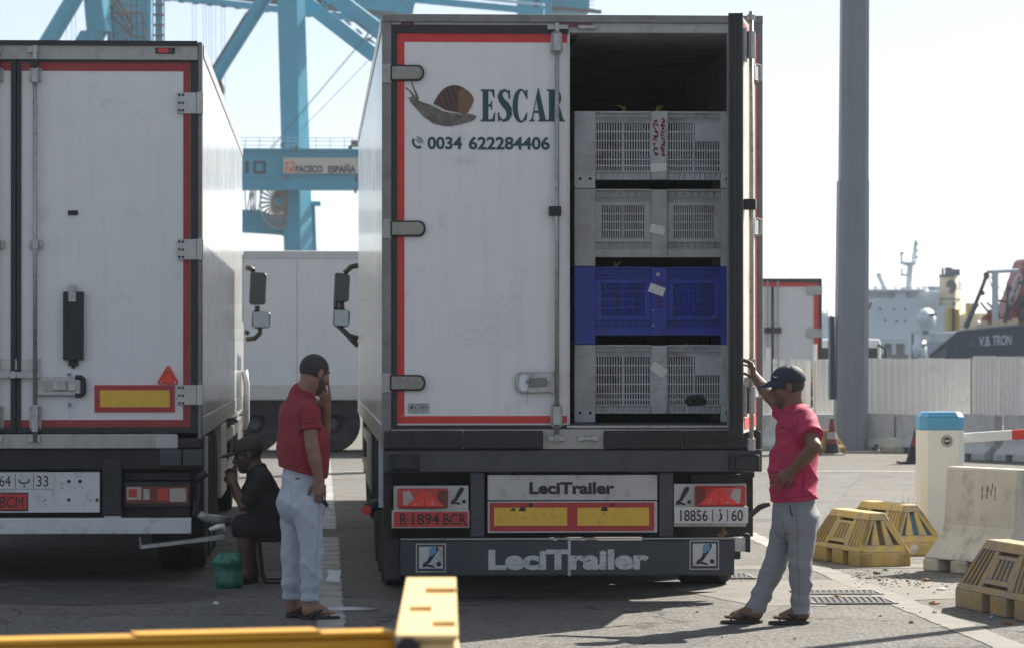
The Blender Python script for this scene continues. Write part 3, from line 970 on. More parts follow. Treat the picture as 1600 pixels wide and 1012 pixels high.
# running gear
q = MB()
for x in (XL + .82, XR - .82):
    q.box(x - .07, YM + .15, .72, x + .07, YM + 12.8, 1.07)
for y in (27.6, 29, 31, 33, 35):
    q.box(XL + .1, y, .98, XR - .1, y + .1, 1.07)
q.build('chassis_rails', 'chassis', trailer)
for y in (26.3, 27.61, 28.92):
    MB().tube([(XL + .3, y, .52), (XR - .3, y, .52)], .07, 12).build('axle', 'under', trailer)
    wheel(trailer, XL + .215, y, side=-1)
    wheel(trailer, XR - .215, y, side=1)
    for x in (XL + .03, XR - .43):
        mg = MB()
        n = 10
        for k in range(n):
            a0, a1 = R(15 + 150 * k / n), R(15 + 150 * (k + 1) / n)
            pts = []
            for rr_ in (.57, .585):
                for aa in (a0, a1):
                    pts.append((y + rr_ * math.cos(aa), .52 + rr_ * math.sin(aa)))
            mg.hexa([(x, *pts[0]), (x + .4, *pts[0]), (x + .4, *pts[1]), (x, *pts[1]), (x, *pts[2]), (x + .4, *pts[2]), (x + .4, *pts[3]), (x, *pts[3])])
        mg.build('mudguard', 'rubber', trailer)
for x in (XL + .03, XR - .43):
    MB().box(x, 25.55, .22, x + .4, 25.57, .95).build('mud_flap', 'rubber', trailer)
bx = MB().box(XL + .02, 30.0, .48, XL + .5, 32.6, 1.05).build('pallet_locker', 'chassis', trailer, bevel=.01)
MB().box(XL + .006, 30.3, .55, XL + .019, 32.3, 1.0).build('locker_door', 'alu', bx)
bx = MB().box(XR - .5, 30.0, .48, XR - .02, 32.6, 1.05).build('pallet_locker', 'chassis', trailer, bevel=.01)
for x in (XL + .03, XR - .06):
    for z in (.55, .85):
        MB().box(x, 33, z, x + .03, 36.4, z + .1).build('side_guard', 'alu', trailer)
    MB().box(x, 33.2, .5, x + .031, 33.26, 1.07).build('guard_post', 'chassis', trailer)
    MB().box(x, 36.0, .5, x + .031, 36.06, 1.07).build('guard_post', 'chassis', trailer)
for x in (XL + .5, XR - .6):
    MB().box(x, 34.4, .05, x + .12, 34.52, 1.07).build('landing_leg', 'under', trailer)
q = MB()
for k in range(4):
    y = 25.0 + k * .14
    q.box(XL - .012 + .002 * k, y, .62, XL + .02, y + .09, 1.06)
q.build('side_skirt_slats', 'whiteplate', trailer)
c = at(586, 800, 26.0)
sd = MB().tube([(XL + .1, 26.0, .62), (XL - .02, 25.9, .6), (XL - .08, 25.88, .57)], .045, 10).build('side_lamp_arm', 'rubber', trailer, smooth=True)
MB().disc((XL - .085, 25.86, .565), .035, .05, Y_, 12).build('lens', 'marker_red', sd)
refr = MB().box(XL + .3, YM + LEN + .002, 2.0, XR - .3, YM + LEN + .42, 3.7).build('cooling_unit', 'cab', trailer, bevel=.03)
trailer.rotation_euler.z = .00125

# ---------------------------------------------------------------- crates of snails in the open bay
YC = 24.78


def crate(kind, m, z0, label, order):
    cx = at(1030, 400, YC).x
    root = thing('plastic_crate', label, 'crate', (cx, YC + .5, z0), 'crates stacked in the open trailer')
    W, D, HH = .59, 1.0, .535
    b = MB()
    b.box(cx - W, YC, z0, cx - .445, YC + .06, z0 + HH)
    b.box(cx + .43, YC, z0, cx + W, YC + .06, z0 + HH)
    b.box(cx - .055, YC - .008, z0 + .06, cx + .055, YC + .05, z0 + HH - .004)
    b.box(cx - .445, YC + .004, z0 + HH - .012, cx - .0555, YC + .05, z0 + HH)
    b.box(cx + .0555, YC + .004, z0 + HH - .012, cx + .43, YC + .05, z0 + HH)
    for x0, x1 in ((-.445, -.0555), (.0555, .43)):
        if kind == 'a':
            b.box(cx + x0, YC + .03, z0 + .455, cx + x1, YC + .045, z0 + HH - .0125)
            b.box(cx + x0, YC + .002, z0 + .455, cx + x1, YC + .029, z0 + .462)
            b.box(cx + x0, YC + .002, z0 + .49, cx + x1, YC + .029, z0 + .495)
            b.box(cx + x0, YC + .002, z0 + .325, cx + x1, YC + .028, z0 + .333)
            b.box(cx + x0, YC + .002, z0 + .195, cx + x1, YC + .028, z0 + .203)
            b.box(cx + x0, YC + .002, z0 + .112, cx + x1, YC + .04, z0 + .122)
            b.box(cx + x0, YC + .02, z0 + .06, cx + x1, YC + .04, z0 + .1115)
            for k in range(11):
                xx = x0 + .01 + (x1 - x0 - .02) * k / 10
                b.box(cx + xx - .003, YC + .006, z0 + .07, cx + xx + .003, YC + .0195, z0 + .118)
            for fr in (0, .33, .5, .67, 1):
                xx = x0 + (x1 - x0 - .006) * fr
                b.box(cx + xx, YC + .004, z0 + .4965, cx + xx + .006, YC + .0295, z0 + .522)
        else:
            b.box(cx + x0, YC + .01, z0 + .475, cx + x1, YC + .03, z0 + .482)
            b.box(cx + x0, YC + .03, z0 + .45, cx + x1, YC + .045, z0 + HH - .0125)
            for k in range(8):
                xx = x0 + (x1 - x0 - .006) * k / 7
                b.box(cx + xx, YC + .006, z0 + .4825, cx + xx + .005, YC + .0295, z0 + .521)
            b.box(cx + x0, YC + .012, z0 + .165, cx + x0 + .045, YC + .04, z0 + .449)
            b.box(cx + x1 - .045, YC + .012, z0 + .165, cx + x1, YC + .04, z0 + .449)
            b.box(cx + x0 + .0451, YC + .012, z0 + .42, cx + x1 - .0451, YC + .04, z0 + .449)
            b.box(cx + x0 + .0451, YC + .012, z0 + .165, cx + x1 - .0451, YC + .04, z0 + .195)
            b.box(cx + x0, YC + .004, z0 + .12, cx + x1, YC + .03, z0 + .127)
            b.box(cx + x0, YC + .03, z0 + .06, cx + x1, YC + .05, z0 + .1645)
            for k in range(9):
                xx = x0 + (x1 - x0 - .006) * k / 8
                b.box(cx + xx, YC + .006, z0 + .1275, cx + xx + .005, YC + .0295, z0 + .162)
            b.box(cx + x0, YC + .002, z0 + .062, cx + x1, YC + .0295, z0 + .119)
    # other three walls, base and feet
    b.box(cx - W, YC + .061, z0 + .1, cx - W + .03, YC + D, z0 + HH)
    b.box(cx + W - .03, YC + .061, z0 + .1, cx + W, YC + D, z0 + HH)
    b.box(cx - W + .031, YC + D - .03, z0 + .1, cx + W - .031, YC + D, z0 + HH)
    b.box(cx - W + .031, YC + .051, z0 + .1, cx + W - .031, YC + D - .031, z0 + .12)
    for xx in (-W, W - .13):
        b.box(cx + xx, YC + D - .15, z0, cx + xx + .13, YC + D, z0 + .099)
    b.build('body', m, root, bevel=.003)
    for x0, x1 in ((-.445, -.0555), (.0555, .43)):
        s_ = MB()
        if kind == 'a':
            rows = ((.333, .455), (.203, .325), (.122, .195))
            for half in (0, 1):
                xa = x0 + (x1 - x0) * half / 2 + .006
                xb = x0 + (x1 - x0) * (half + 1) / 2 - .006
                for ri, (za, zb_) in enumerate(rows):
                    if x0 > 0 and half == 1 and ri == 0:
                        s_.box(cx + xa, YC + .008, z0 + za, cx + xb, YC + .026, z0 + zb_)
                        continue
                    n = 10
                    for k in range(n + 1):
                        xx = xa + (xb - xa) * k / n
                        s_.box(cx + xx - .004, YC + .008, z0 + za, cx + xx + .004, YC + .026, z0 + zb_)
                    zm = (za + zb_) / 2
                    s_.box(cx + xa, YC + .0092, z0 + zm - .005, cx + xb, YC + .025, z0 + zm + .005)
                s_.box(cx + xb, YC + .005, z0 + .122, cx + xb + .007, YC + .027, z0 + .455)
        else:
            for half in (0, 1):
                xa = x0 + .045 + (x1 - x0 - .09) * half / 2 + (.006 if half else 0)
                xb = x0 + .045 + (x1 - x0 - .09) * (half + 1) / 2 - (0 if half else .006)
                n = 9
                for k in range(n + 1):
                    xx = xa + (xb - xa) * k / n
                    s_.box(cx + xx - .0042, YC + .016, z0 + .195, cx + xx + .0042, YC + .036, z0 + .42)
                for zz in (.25, .307, .364):
                    s_.box(cx + xa, YC + .0172, z0 + zz - .005, cx + xb, YC + .0352, z0 + zz + .005)
        s_.build('slotted_panel', m, root)
    # rivet holes
    q = MB()
    if kind == 'a':
        for xx in (-.55, -.48, .47):
            q.disc((cx + xx, YC - .001, z0 + .065), .011, .006, Y_, 10)
        q.build('foot_hole', 'ink', root)
    # contents
    sk = MB()
    rr = random.Random(order)
    for k in range(34):
        x = cx + rr.uniform(-.5, .5)
        y = YC + rr.uniform(.14, .8)
        z = z0 + .2 + rr.uniform(0, .27)
        r1, r2, r3 = rr.uniform(.07, .12), rr.uniform(.07, .1), rr.uniform(.06, .09)
        vs = []
        n1, n2 = 6, 9
        for i in range(n1 + 1):
            th = math.pi * i / n1
            for j in range(n2):
                a = 2 * math.pi * j / n2
                e = 1 + rr.uniform(-.12, .12)
                vs.append((x + r1 * e * math.sin(th) * math.cos(a), y + r2 * e * math.sin(th) * math.sin(a), min(z + r3 * math.cos(th), z0 + .55)))
        fs = [(i * n2 + j, i * n2 + (j + 1) % n2, (i + 1) * n2 + (j + 1) % n2, (i + 1) * n2 + j) for i in range(n1) for j in range(n2)]
        sk.add(vs, fs)
    so_ = sk.build('sacks', 'sack', None, smooth=True)
    tag(so_, ('dark net sacks of snails in the topmost grey crate', 'dark net sacks of snails in the plain grey crate above the blue one', 'dark net sacks of snails in the blue crate', 'dark net sacks of snails in the lowest grey crate')[order], 'sacks', None, 'stuff')
    return root, cx


def paper(root, px, py, wd, hg, ang):
    c = at(px, py, YC)
    b = MB()
    ca, sa = math.cos(R(ang)), math.sin(R(ang))
    b.prism([(c.x + u * ca - v * sa, c.z + u * sa + v * ca) for u, v in ((-wd, -hg), (wd, -hg), (wd, hg), (-wd, hg))], (0, YC - .012, 0), X_, Z_, Y_, .002)
    b.build('paper_label', 'sticker', root)


crates = []
specs = [('a', 'crate_grey', 'topmost grey crate with red scrawl on its middle post', ),
         ('b', 'crate_olive', 'plain grey crate second from the top, directly above the blue one'),
         ('b', 'crate_blue', 'blue plastic crate in the stack of grey ones'),
         ('a', 'crate_grey', 'lowest grey crate, standing on the trailer floor under the blue one')]
for i, (kd, m_, lb) in enumerate(specs):
    z0 = ZF + .003 + .5395 * (3 - i)
    crates.append(crate(kd, m_, z0, lb, i))
paper(crates[0][0], 1029, 262, .055, .028, 4)
paper(crates[1][0], 1027, 359, .052, .03, -14)
paper(crates[2][0], 1026, 453, .055, .031, -20)
paper(crates[3][0], 1029, 577, .056, .032, -36)
sc = MB()
rr = random.Random(11)
for col_, xx in ((0, 1024), (1, 1036)):
    y = 186
    while y < 238:
        p = [at(xx + rr.uniform(-4, 4), y + rr.uniform(-2, 7), YC) for _ in range(5)]
        sc.ribbon([(v.x, v.z) for v in p], .009, YC - .0105 - .001 * col_, .001)
        y += 5.2
sc.build('marker_scrawl', 'redmark', crates[0][0])
MB().rect(1019, 174, 1043, 236, YC, .0092, .001).build('pale_patch', 'silver', crates[0][0])
sc = MB()
for (a, b) in (((1024, 445), (1038, 441)), ((1024, 452), (1036, 458)), ((1030, 444), (1031, 456)), ((1024, 466), (1037, 462)), ((1025, 474), (1037, 470)), ((1026, 482), (1038, 477)), ((1030, 466), (1031, 482))):
    p = [at(*a, YC), at(*b, YC)]
    sc.ribbon([(v.x, v.z) for v in p], .01, YC - .0095, .001)
sc.build('marker_scrawl', mat('dull_red_marker', (.13, .02, .14), .6), crates[2][0])
q = MB()
for x, y, r_ in ((1028, 429, .014), (1020, 485, .006), (1020, 508, .006), (1115, 495, .006)):
    c = at(x, y, YC)
    q.disc((c.x, YC - .009, c.z), r_, .004, Y_, 10)
q.build('rivet', 'silver', crates[2][0])
tl = ('yellow tie sticking up from the topmost crate, the left one', 'yellow tie sticking up from the topmost crate, beside the scrawled post', 'yellow tie showing under the plain grey crate', 'yellow tie in the gap under the blue crate')
for i, (px, py) in enumerate(((973, 172), (1027, 172), (961, 411), (1071, 538))):
    c = at(px, py, YC + .1)
    q = MB()
    zb_ = c.z - (.0 if i < 2 else .02)
    for k in range(4):
        e = rr.uniform(-.03, .03)
        q.tube([(c.x + e * .3, YC + .1 + .01 * k, zb_ - .02), (c.x + e * .6 + .006, YC + .09 + .01 * k, zb_ + .012), (c.x + e * 1.1 + (-.03 if i in (0,) else .02), YC + .08 + .01 * k, zb_ + .032)], [.005, .005, .002], 5)
    tag(q.build('sack_tie', 'straw'), tl[i], 'tie')
q = MB()
c = at(1087, 626, YC)
for k in range(5):
    q.lathe([(.001, -.03), (.03, -.02), (.036, 0), (.028, .02), (.001, .03)], (c.x + (k - 2) * .02, YC - .004 + .004 * k, c.z + .01 * (k % 2)), Y_, 9)
tag(q.build('snail_clump', 'sack'), 'dark brown clump bulging through the lowest grey crate', 'snails')
# ================================================================ the closed trailer on the left
YN = 26.55
NR = at(316, 500, YN).x
NL = NR - 2.6
NT = at(160, 65, YN).z
ltr = thing('closed_trailer', 'white trailer with both rear doors shut, parked beside the open one', 'trailer', ((NL + NR) / 2, YN, 0))
trailer_box(ltr, NL, NR, YN, NT, 1.09, 13.6, 1.22)
f = MB()
f.rect(309, 66, 316, 698, YN, .0, .125)
f.build('right_post', 'frame', ltr, bevel=.006)
MB().box(NL, YN, 1.0, NL + .035, YN + .125, NT).build('left_post', 'frame', ltr, bevel=.006)
MB().box(NL + .036, YN - .02, NT - .03, NR - .036, YN + .13, NT + .005).build('roof_seal', 'gasket', ltr)
a = at(100, 93, YN).z
MB().box(NL + .036, YN + .003, a, NR - .036, YN + .1, NT - .031).build('header', 'header', ltr)
mk = MB().rect(243, 75.5, 273, 84, YN, .012, .015).build('marker_lamp', 'rubber', ltr)
MB().rect(247, 76.5, 263, 83, YN, .02, .008).build('lens', 'marker_red', mk)
MB().rect(264, 76.8, 269, 82.7, YN, .018, .006).build('lens', 'lamp_dark', mk)
xs = at(25, 400, YN).x                          # seam between the doors
b0 = at(0, 676, YN).z
t0 = at(0, 94, YN).z


def shut_door(x0, x1, name):
    d = MB().box(x0, YN + .012, b0, x1, YN + .09, t0).build(name, 'door', ltr, bevel=.004)
    return d


xi = at(308.5, 400, YN).x
dR = shut_door(xs + .006, xi, 'rear_door')
dL = shut_door(NL + .04, xs - .006, 'rear_door')
k = 1 / (FPX / YN)                              # metres per pixel here
zt1, zt2 = at(0, 97, YN).z, at(0, 110.5, YN).z
zr1, zr2 = at(0, 655.5, YN).z, at(0, 667, YN).z
g = MB()
g.box(xs + .0065, YN - .004, b0, xs + 8 * k, YN + .011, t0)
g.box(xs + 8 * k, YN - .004, zt1, xi, YN + .011, t0)
g.rect(297.5, 97.2, 308.3, 667, YN, .004, .014)
g.box(xs + 8 * k, YN - .004, b0, xi, YN + .011, zr2)
g.build('gasket', 'gasket', dR)
g = MB()
g.box(xs - 8 * k, YN - .006, b0, xs - .0065, YN + .011, t0)
g.box(NL + .04, YN - .004, zt1, xs - 8 * k, YN + .011, t0)
g.box(NL + .04, YN - .004, b0, xs - 8 * k, YN + .011, zr2)
g.build('gasket', 'gasket', dL)
t = MB()
t.box(xs + 8 * k + .002, YN + .008, zt2, at(297, 400, YN).x, YN + .0115, zt1 - .001)
t.rect(286, 110.6, 297, 655.4, YN, -.008, .0035)
t.box(xs + 8 * k + .002, YN + .008, zr2 + .001, at(297, 400, YN).x, YN + .0115, zr1)
t.build('reflective_tape', 'tape_dark', dR)
t = MB()
t.box(NL + .1, YN + .008, zt2, xs - 8 * k - .002, YN + .0115, zt1 - .001)
t.box(NL + .1, YN + .008, zr2 + .001, xs - 8 * k - .002, YN + .0115, zr1)
t.box(NL + .1, YN + .008, zr1, NL + .16, YN + .0115, zt2)
t.build('reflective_tape', 'tape_dark', dL)
for y0, y1 in ((145, 178), (374, 406), (601, 632)):
    h = MB().rect(277, y0, 307, y1, YN, .016, .02).build('hinge', 'alu', dR, bevel=.003)
    q = MB()
    q.rect(307.2, y0 - 1, 317.5, y1 + 1, YN, .022, .03)
    q.build('hinge_knuckle', 'alu', h, bevel=.006)
    q = MB()
    for dx, dy in ((280.5, 4), (286, 4), (280.5, 16), (286, 16.5), (280.5, 28), (286, 28)):
        c = at(dx, y0 + dy, YN)
        q.disc((c.x, YN - .018, c.z), .0095, .01, Y_, 8)
    q.build('bolt', 'rubber', h)
# lock rods
for xr, d_ in ((55.5, dR), (-3.5, dL)):
    rod = MB()
    a, b = at(xr, 76, YN), at(xr, 690, YN)
    rod.tube([(a.x, YN - .045, a.z), (b.x, YN - .045, b.z)], .0165, 12)
    rod = rod.build('lock_rod', 'steel', d_, smooth=True)
    for y0, y1 in ((107, 128), (635, 672)):
        q = MB()
        q.rect(xr - 9.5, y0, xr + 9.5, y1, YN, .004, .014)
        q.rect(xr - 5, y0 - 3, xr + 5, y1 + 2, YN, .075, .07)
        for dx in (-7.5, 7.5):
            for dy in (y0 + 3, y1 - 3):
                c = at(xr + dx, dy, YN)
                q.disc((c.x, YN - .006, c.z), .008, .008, Y_, 8)
        q.build('rod_guide', 'steel', rod, bevel=.003)
    q = MB()
    q.rect(xr - 9, 376, xr + 11, 388, YN, .03, .04)
    q.rect(xr - 4, 374, xr + 5, 390, YN, .07, .04)
    q.build('rod_bracket', 'steel', rod, bevel=.003)
    q = MB()
    q.rect(xr - 12, 73, xr + 6, 83, YN, .04, .04)
    q.rect(xr - 3.5, 72, xr + 3.5, 95, YN, .066, .03)
    q.build('rod_keeper', 'steel', rod, bevel=.003)
    q = MB()
    q.rect(xr - 11, 679, xr + 8, 690, YN, .05, .05)
    q.build('rod_keeper', 'steel', rod, bevel=.003)
    c = at(xr - .5, 101, YN)
    MB().disc((c.x, YN - .085, c.z), .033, .05, Y_, 14).build('rod_cap', 'rubber', rod, bevel=.008)
# handle and its grip
hd = MB().rect(55, 589, 126, 618, YN, .035, .05).build('door_handle', 'steel', dR, bevel=.008)
MB().rect(69, 594, 118, 611, YN, .04, .01).build('recess', 'header', hd, bevel=.003)
MB().rect(83, 596, 104, 609, YN, .056, .02).build('lever', 'steel', hd, bevel=.004)
c = at(113.5, 603, YN)
MB().disc((c.x, YN - .045, c.z), .032, .02, Y_, 16).build('lock_cup', 'alu', hd)
p = [at(*q_, YN) for q_ in ((118, 589), (127, 589), (131, 592), (131.5, 603), (131, 614), (127, 617), (118, 617))]
MB().tube([(v.x, YN - .03, v.z) for v in p], .018, 8).build('grip', 'rubber', hd, smooth=True)
MB().rect(-4, 560, 65, 577, YN, -.006, .004).build('backing_plate', 'alu', dR)
a, b = at(-30, 585, YN), at(60, 585, YN)
q = MB()
q.rect(-30, 580, 62, 590, YN, .05, .03)
c = at(21, 585, YN)
q.disc((c.x, YN - .055, c.z), .03, .02, Y_, 12)
q.build('locking_bar', 'steel', dR, bevel=.003)
# document tube, lamp, triangle, marking plate
dt = MB().rect(99, 456, 131, 562, YN, .05, .06).build('document_box', 'rubber', dR, bevel=.006)
q = MB()
q.rect(107.5, 446, 119.5, 472, YN, .058, .04)
q.build('clip', 'steel', dt, bevel=.004)
q = MB()
q.rect(107, 562, 122, 571, YN, .02, .03)
q.rect(112, 571, 117, 575, YN, .015, .02)
q.build('lower_clip', 'rubber', dt, bevel=.003)
q = MB().rect(106, 329, 121.5, 336.5, YN, .003, .014).build('small_lamp', 'rubber', dR, bevel=.004)
q = MB().pix([(261, 571), (264.5, 571), (278.5, 596), (277, 599.5), (248, 599.5), (246, 596)], YN, .008, .02).build('warning_triangle', 'marker_red', dR, bevel=.004)
e = MB().pix([(262.7, 580), (271, 595), (254, 595)], YN, .011, .01).build('inner_triangle', 'lens_bright', q)
e = MB()
for px, py in ((263, 576), (252, 596.5), (274, 596.5)):
    c = at(px, py, YN)
    e.disc((c.x, YN - .012, c.z), .006, .004, Y_, 8)
e.build('rivet', 'alu', q)
pl = MB().rect(147.5, 601, 273, 643.5, YN, -.004, .01).build('marking_plate', 'reflred', dR)
MB().rect(156, 609, 265, 635.5, YN, -.001, .004).build('yellow_field', 'yellow', pl)
a, b, c = at(110, 618, YN), at(108, 635, YN), at(111, 662, YN)
q = MB().tube([(a.x, YN - .02, a.z), (b.x, YN - .02, b.z), (c.x, YN - .015, c.z)], .0018, 5).build('seal_wire', 'steel', hd)
q = MB().rect(106.5, 629, 112, 635, YN, .028, .01)
q.rect(105, 582, 111, 586.5, YN, .0, .01)
q.build('seal_tag', 'blue_ink', hd)
# sill and the beam under it
MB().box(NL, YN - .03, at(0, 700, YN).z, at(277, 0, YN).x, YN + .1, at(0, 677.5, YN).z).build('rear_sill', 'header', ltr, bevel=.004)
q = MB().rect(244, 679, 278, 699, YN, .034, .03)
for px, py in ((255, 683), (255, 695)):
    c = at(px, py, YN)
    q.disc((c.x, YN - .036, c.z), .01, .01, Y_, 8)
q.build('sill_plate', 'silver', ltr)
MB().rect(277.5, 684, 316, 699, YN, .04, .1).build('corner_buffer', 'rubber', ltr, bevel=.01)
MB().box(NL, YN - .0, at(0, 733, YN).z, NR - .01, YN + .1, at(0, 700.5, YN).z).build('cross_beam', 'under', ltr, bevel=.01)
MB().rect(250, 700.6, 284, 727, YN, .03, .03).build('beam_cover', 'chassis', ltr, bevel=.008)
MB().rect(286, 700.6, 318, 727, YN, .03, .03).build('beam_cover', 'chassis', ltr, bevel=.008)
# plate carrier
wp = MB().box(NL + .5, YN - .03, at(0, 800, YN).z, at(157, 0, YN).x, YN - .01, at(0, 737, YN).z).build('plate_carrier', 'whiteplate', ltr, bevel=.004)
q = MB()
rr = random.Random(5)
for px, py, r_ in [(108, 751, .014), (125.5, 751, .014), (108, 780, .013), (152, 780, .012), (71, 780, .005)] + [(rr.uniform(58, 150), rr.choice((756, 761, 775, 781, 788)), .004) for _ in range(16)]:
    c = at(px, py, YN)
    q.disc((c.x, YN - .031, c.z), r_, .004, Y_, 8)
q.build('hole', 'ink', wp)
np_ = MB().rect(-40, 738, 85, 763.5, YN, .036, .006).build('number_plate', 'plate_white', ltr, bevel=.002)
k = MB()
k.ptext('64', 0, 742, 17, 759, YN, .0375, bold=.0)
k.ptext('33', 58, 742, 76, 759, YN, .0375, bold=.0)
k.rect(24, 739.5, 24.9, 762, YN, .0375, .001)
k.rect(52.5, 739.5, 53.4, 762, YN, .0375, .001)
q = [at(x, y, YN) for x, y in ((31, 748), (31.5, 752), (35, 754), (40, 754), (45, 752.5), (46, 747))]
k.ribbon([(v.x, v.z) for v in q], .011, YN - .0375, .001)
c = at(38.5, 758.5, YN)
k.disc((c.x, YN - .0375, c.z), .008, .002, Y_, 8)
k.build('plate_lettering', 'ink', np_)
np_ = MB().rect(-60, 768.5, 44.5, 797.5, YN, .036, .006).build('number_plate', 'rubber', ltr, bevel=.002)
MB().rect(-58, 770.5, 43, 795, YN, .0375, .003).build('plate_face', 'plate_red', np_)
k = MB()
k.ptext('BCM', 1, 775, 37, 792, YN, .039, bold=.0)
k.build('plate_lettering', 'ink', np_)
MB().rect(160, 716, 191, 805, YN, .03, .12).build('upright', 'rubber', ltr, bevel=.012)
MB().rect(163, 805.2, 189, 812, YN, .02, .08).build('upright_foot', 'silver', ltr)
# lamp cluster
q = MB().rect(194, 752, 298, 792, YN, .0, .06).build('tail_lamp', 'rubber', ltr, bevel=.006)
MB().rect(197, 759, 295, 786, YN, .006, .01).build('clear_lens', 'lamp_dark', q)
MB().rect(224, 763, 234, 780, YN, .01, .006).build('clear_lens', 'lens_clear', q)
MB().rect(265, 762, 291, 783, YN, .01, .006).build('clear_lens', 'lens_clear', q)
MB().rect(198, 760, 221, 780, YN, .01, .006).build('clear_lens', 'lens_clear', q)
MB().rect(246, 762, 263, 781, YN, .011, .006).build('red_lens', 'lens_red', q)
MB().rect(201, 763, 214, 776, YN, .012, .006).build('red_lens', 'lens_red', q)
q = MB().rect(196, 738, 297, 749, YN, -.04, .1)
q.rect(196, 793, 296, 807, YN, -.06, .1)
q.rect(298.5, 703, 316, 806, YN, -.12, .1)
q.build('lamp_bracket', 'under', ltr)
MB().box(NL + .05, YN + .16, .48, NR - .03, YN + .2, 1.05).build('added_dark_backing', 'under', ltr)  # added dark sheet closing the bright gaps around the tail lamp
MB().box(NL + .05, YN - .09, at(0, 833, YN).z, at(300, 0, YN).x, YN + .02, at(0, 808.5, YN).z).build('underrun_bumper', 'whiteplate', ltr, bevel=.006)
# hose fittings and folding step at the corner
p = [at(312, 802, YN), at(320, 808, YN), at(338, 811, YN), at(358, 815, YN)]
MB().tube([(v.x, YN - .05 + .03 * i, v.z) for i, v in enumerate(p)], [.028, .032, .035, .038], 12).build('crank_tube', 'steel', ltr, smooth=True)
p = [at(327, 826, YN), at(340, 822, YN), at(349, 820, YN), at(353, 829, YN)]
MB().tube([(v.x, YN - .06, v.z) for v in p], [.012, .022, .018, .01], 8).build('rag', 'sticker', ltr, smooth=True)
a, b = at(219, 853, YN), at(349, 839, YN)
q = MB().beam((a.x, YN - .05, a.z), (b.x, YN + .1, b.z), .1, .028)
q.tube([(a.x + .01, YN - .05, a.z), (a.x, YN - .05, a.z + .07)], .006, 6)
q.build('folding_step', 'alu', ltr)
q = MB()
for (x, y0, y1) in ((312, 742, 800), (306, 780, 806)):
    a, b = at(x, y0, YN), at(x - 1, y1, YN)
    q.tube([(a.x, YN + .02, a.z), (b.x, YN - .02, b.z)], .02, 8)
a, b = at(306, 748, YN), at(322, 738, YN)
q.tube([(a.x, YN - .01, a.z), (b.x, YN - .03, b.z)], .03, 8)
q.build('air_hose', 'rubber', ltr, smooth=True)
# running gear
q = MB()
for x in (NL + .82, NR - .82):
    q.box(x - .07, YN + .15, .72, x + .07, YN + 12.8, 1.08)
q.build('chassis_rails', 'chassis', ltr)
for y in (YN + 1.9, YN + 3.21, YN + 4.52):
    MB().tube([(NL + .3, y, .52), (NR - .3, y, .52)], .07, 12).build('axle', 'under', ltr)
    wheel(ltr, NL + .215, y, side=-1)
    wheel(ltr, NR - .215, y, side=1)
for x in (NL + .02, NR - .42):
    MB().box(x, YN + 1.2, .2, x + .4, YN + 1.22, 1.0).build('mud_flap', 'rubber', ltr)
MB().box(NL + .1, YN + .3, .5, NR - .5, YN + 1.1, .98).build('spare_carrier', 'under', ltr)
q = MB()
for i in range(5):
    y = YN + .2 + i * .35
    q.box(NR - .03, y, .45, NR - .005, y + .06, 1.08)
q.build('side_struts', 'under', ltr)
bx = MB().box(NR - .6, YN + 3.0 + 2.6, .4, NR - .01, YN + 7.4, 1.05).build('side_locker', 'whiteplate', ltr, bevel=.01)
bx = MB().box(NR - .02, YN + .75, .46, NR + .012, YN + 1.02, 1.06).build('control_panel', 'whiteplate', ltr, bevel=.01)
MB().box(NR - .4, YN + .5, .5, NR - .03, YN + 1.15, 1.05).build('valve_box', 'under', ltr)
for z in (.55, .85):
    MB().box(NR - .04, YN + 7.6, z, NR - .01, YN + 12, z + .1).build('side_guard', 'alu', ltr)
c = at(388, 575, 40)
MB().tube([(NR + .03, 40, 1.5), (NR + .05, 40, 1.35), (NR + .05, 40, .95), (NR + .02, 40, .85)], .035, 10).build('air_line', 'whiteplate', ltr, smooth=True)
MB().box(NL + .3, YN + 13.602, 2.0, NR - .3, YN + 14.05, 3.7).build('cooling_unit', 'cab', ltr, bevel=.03)

# ================================================================ the two tractors, mostly hidden by their trailers


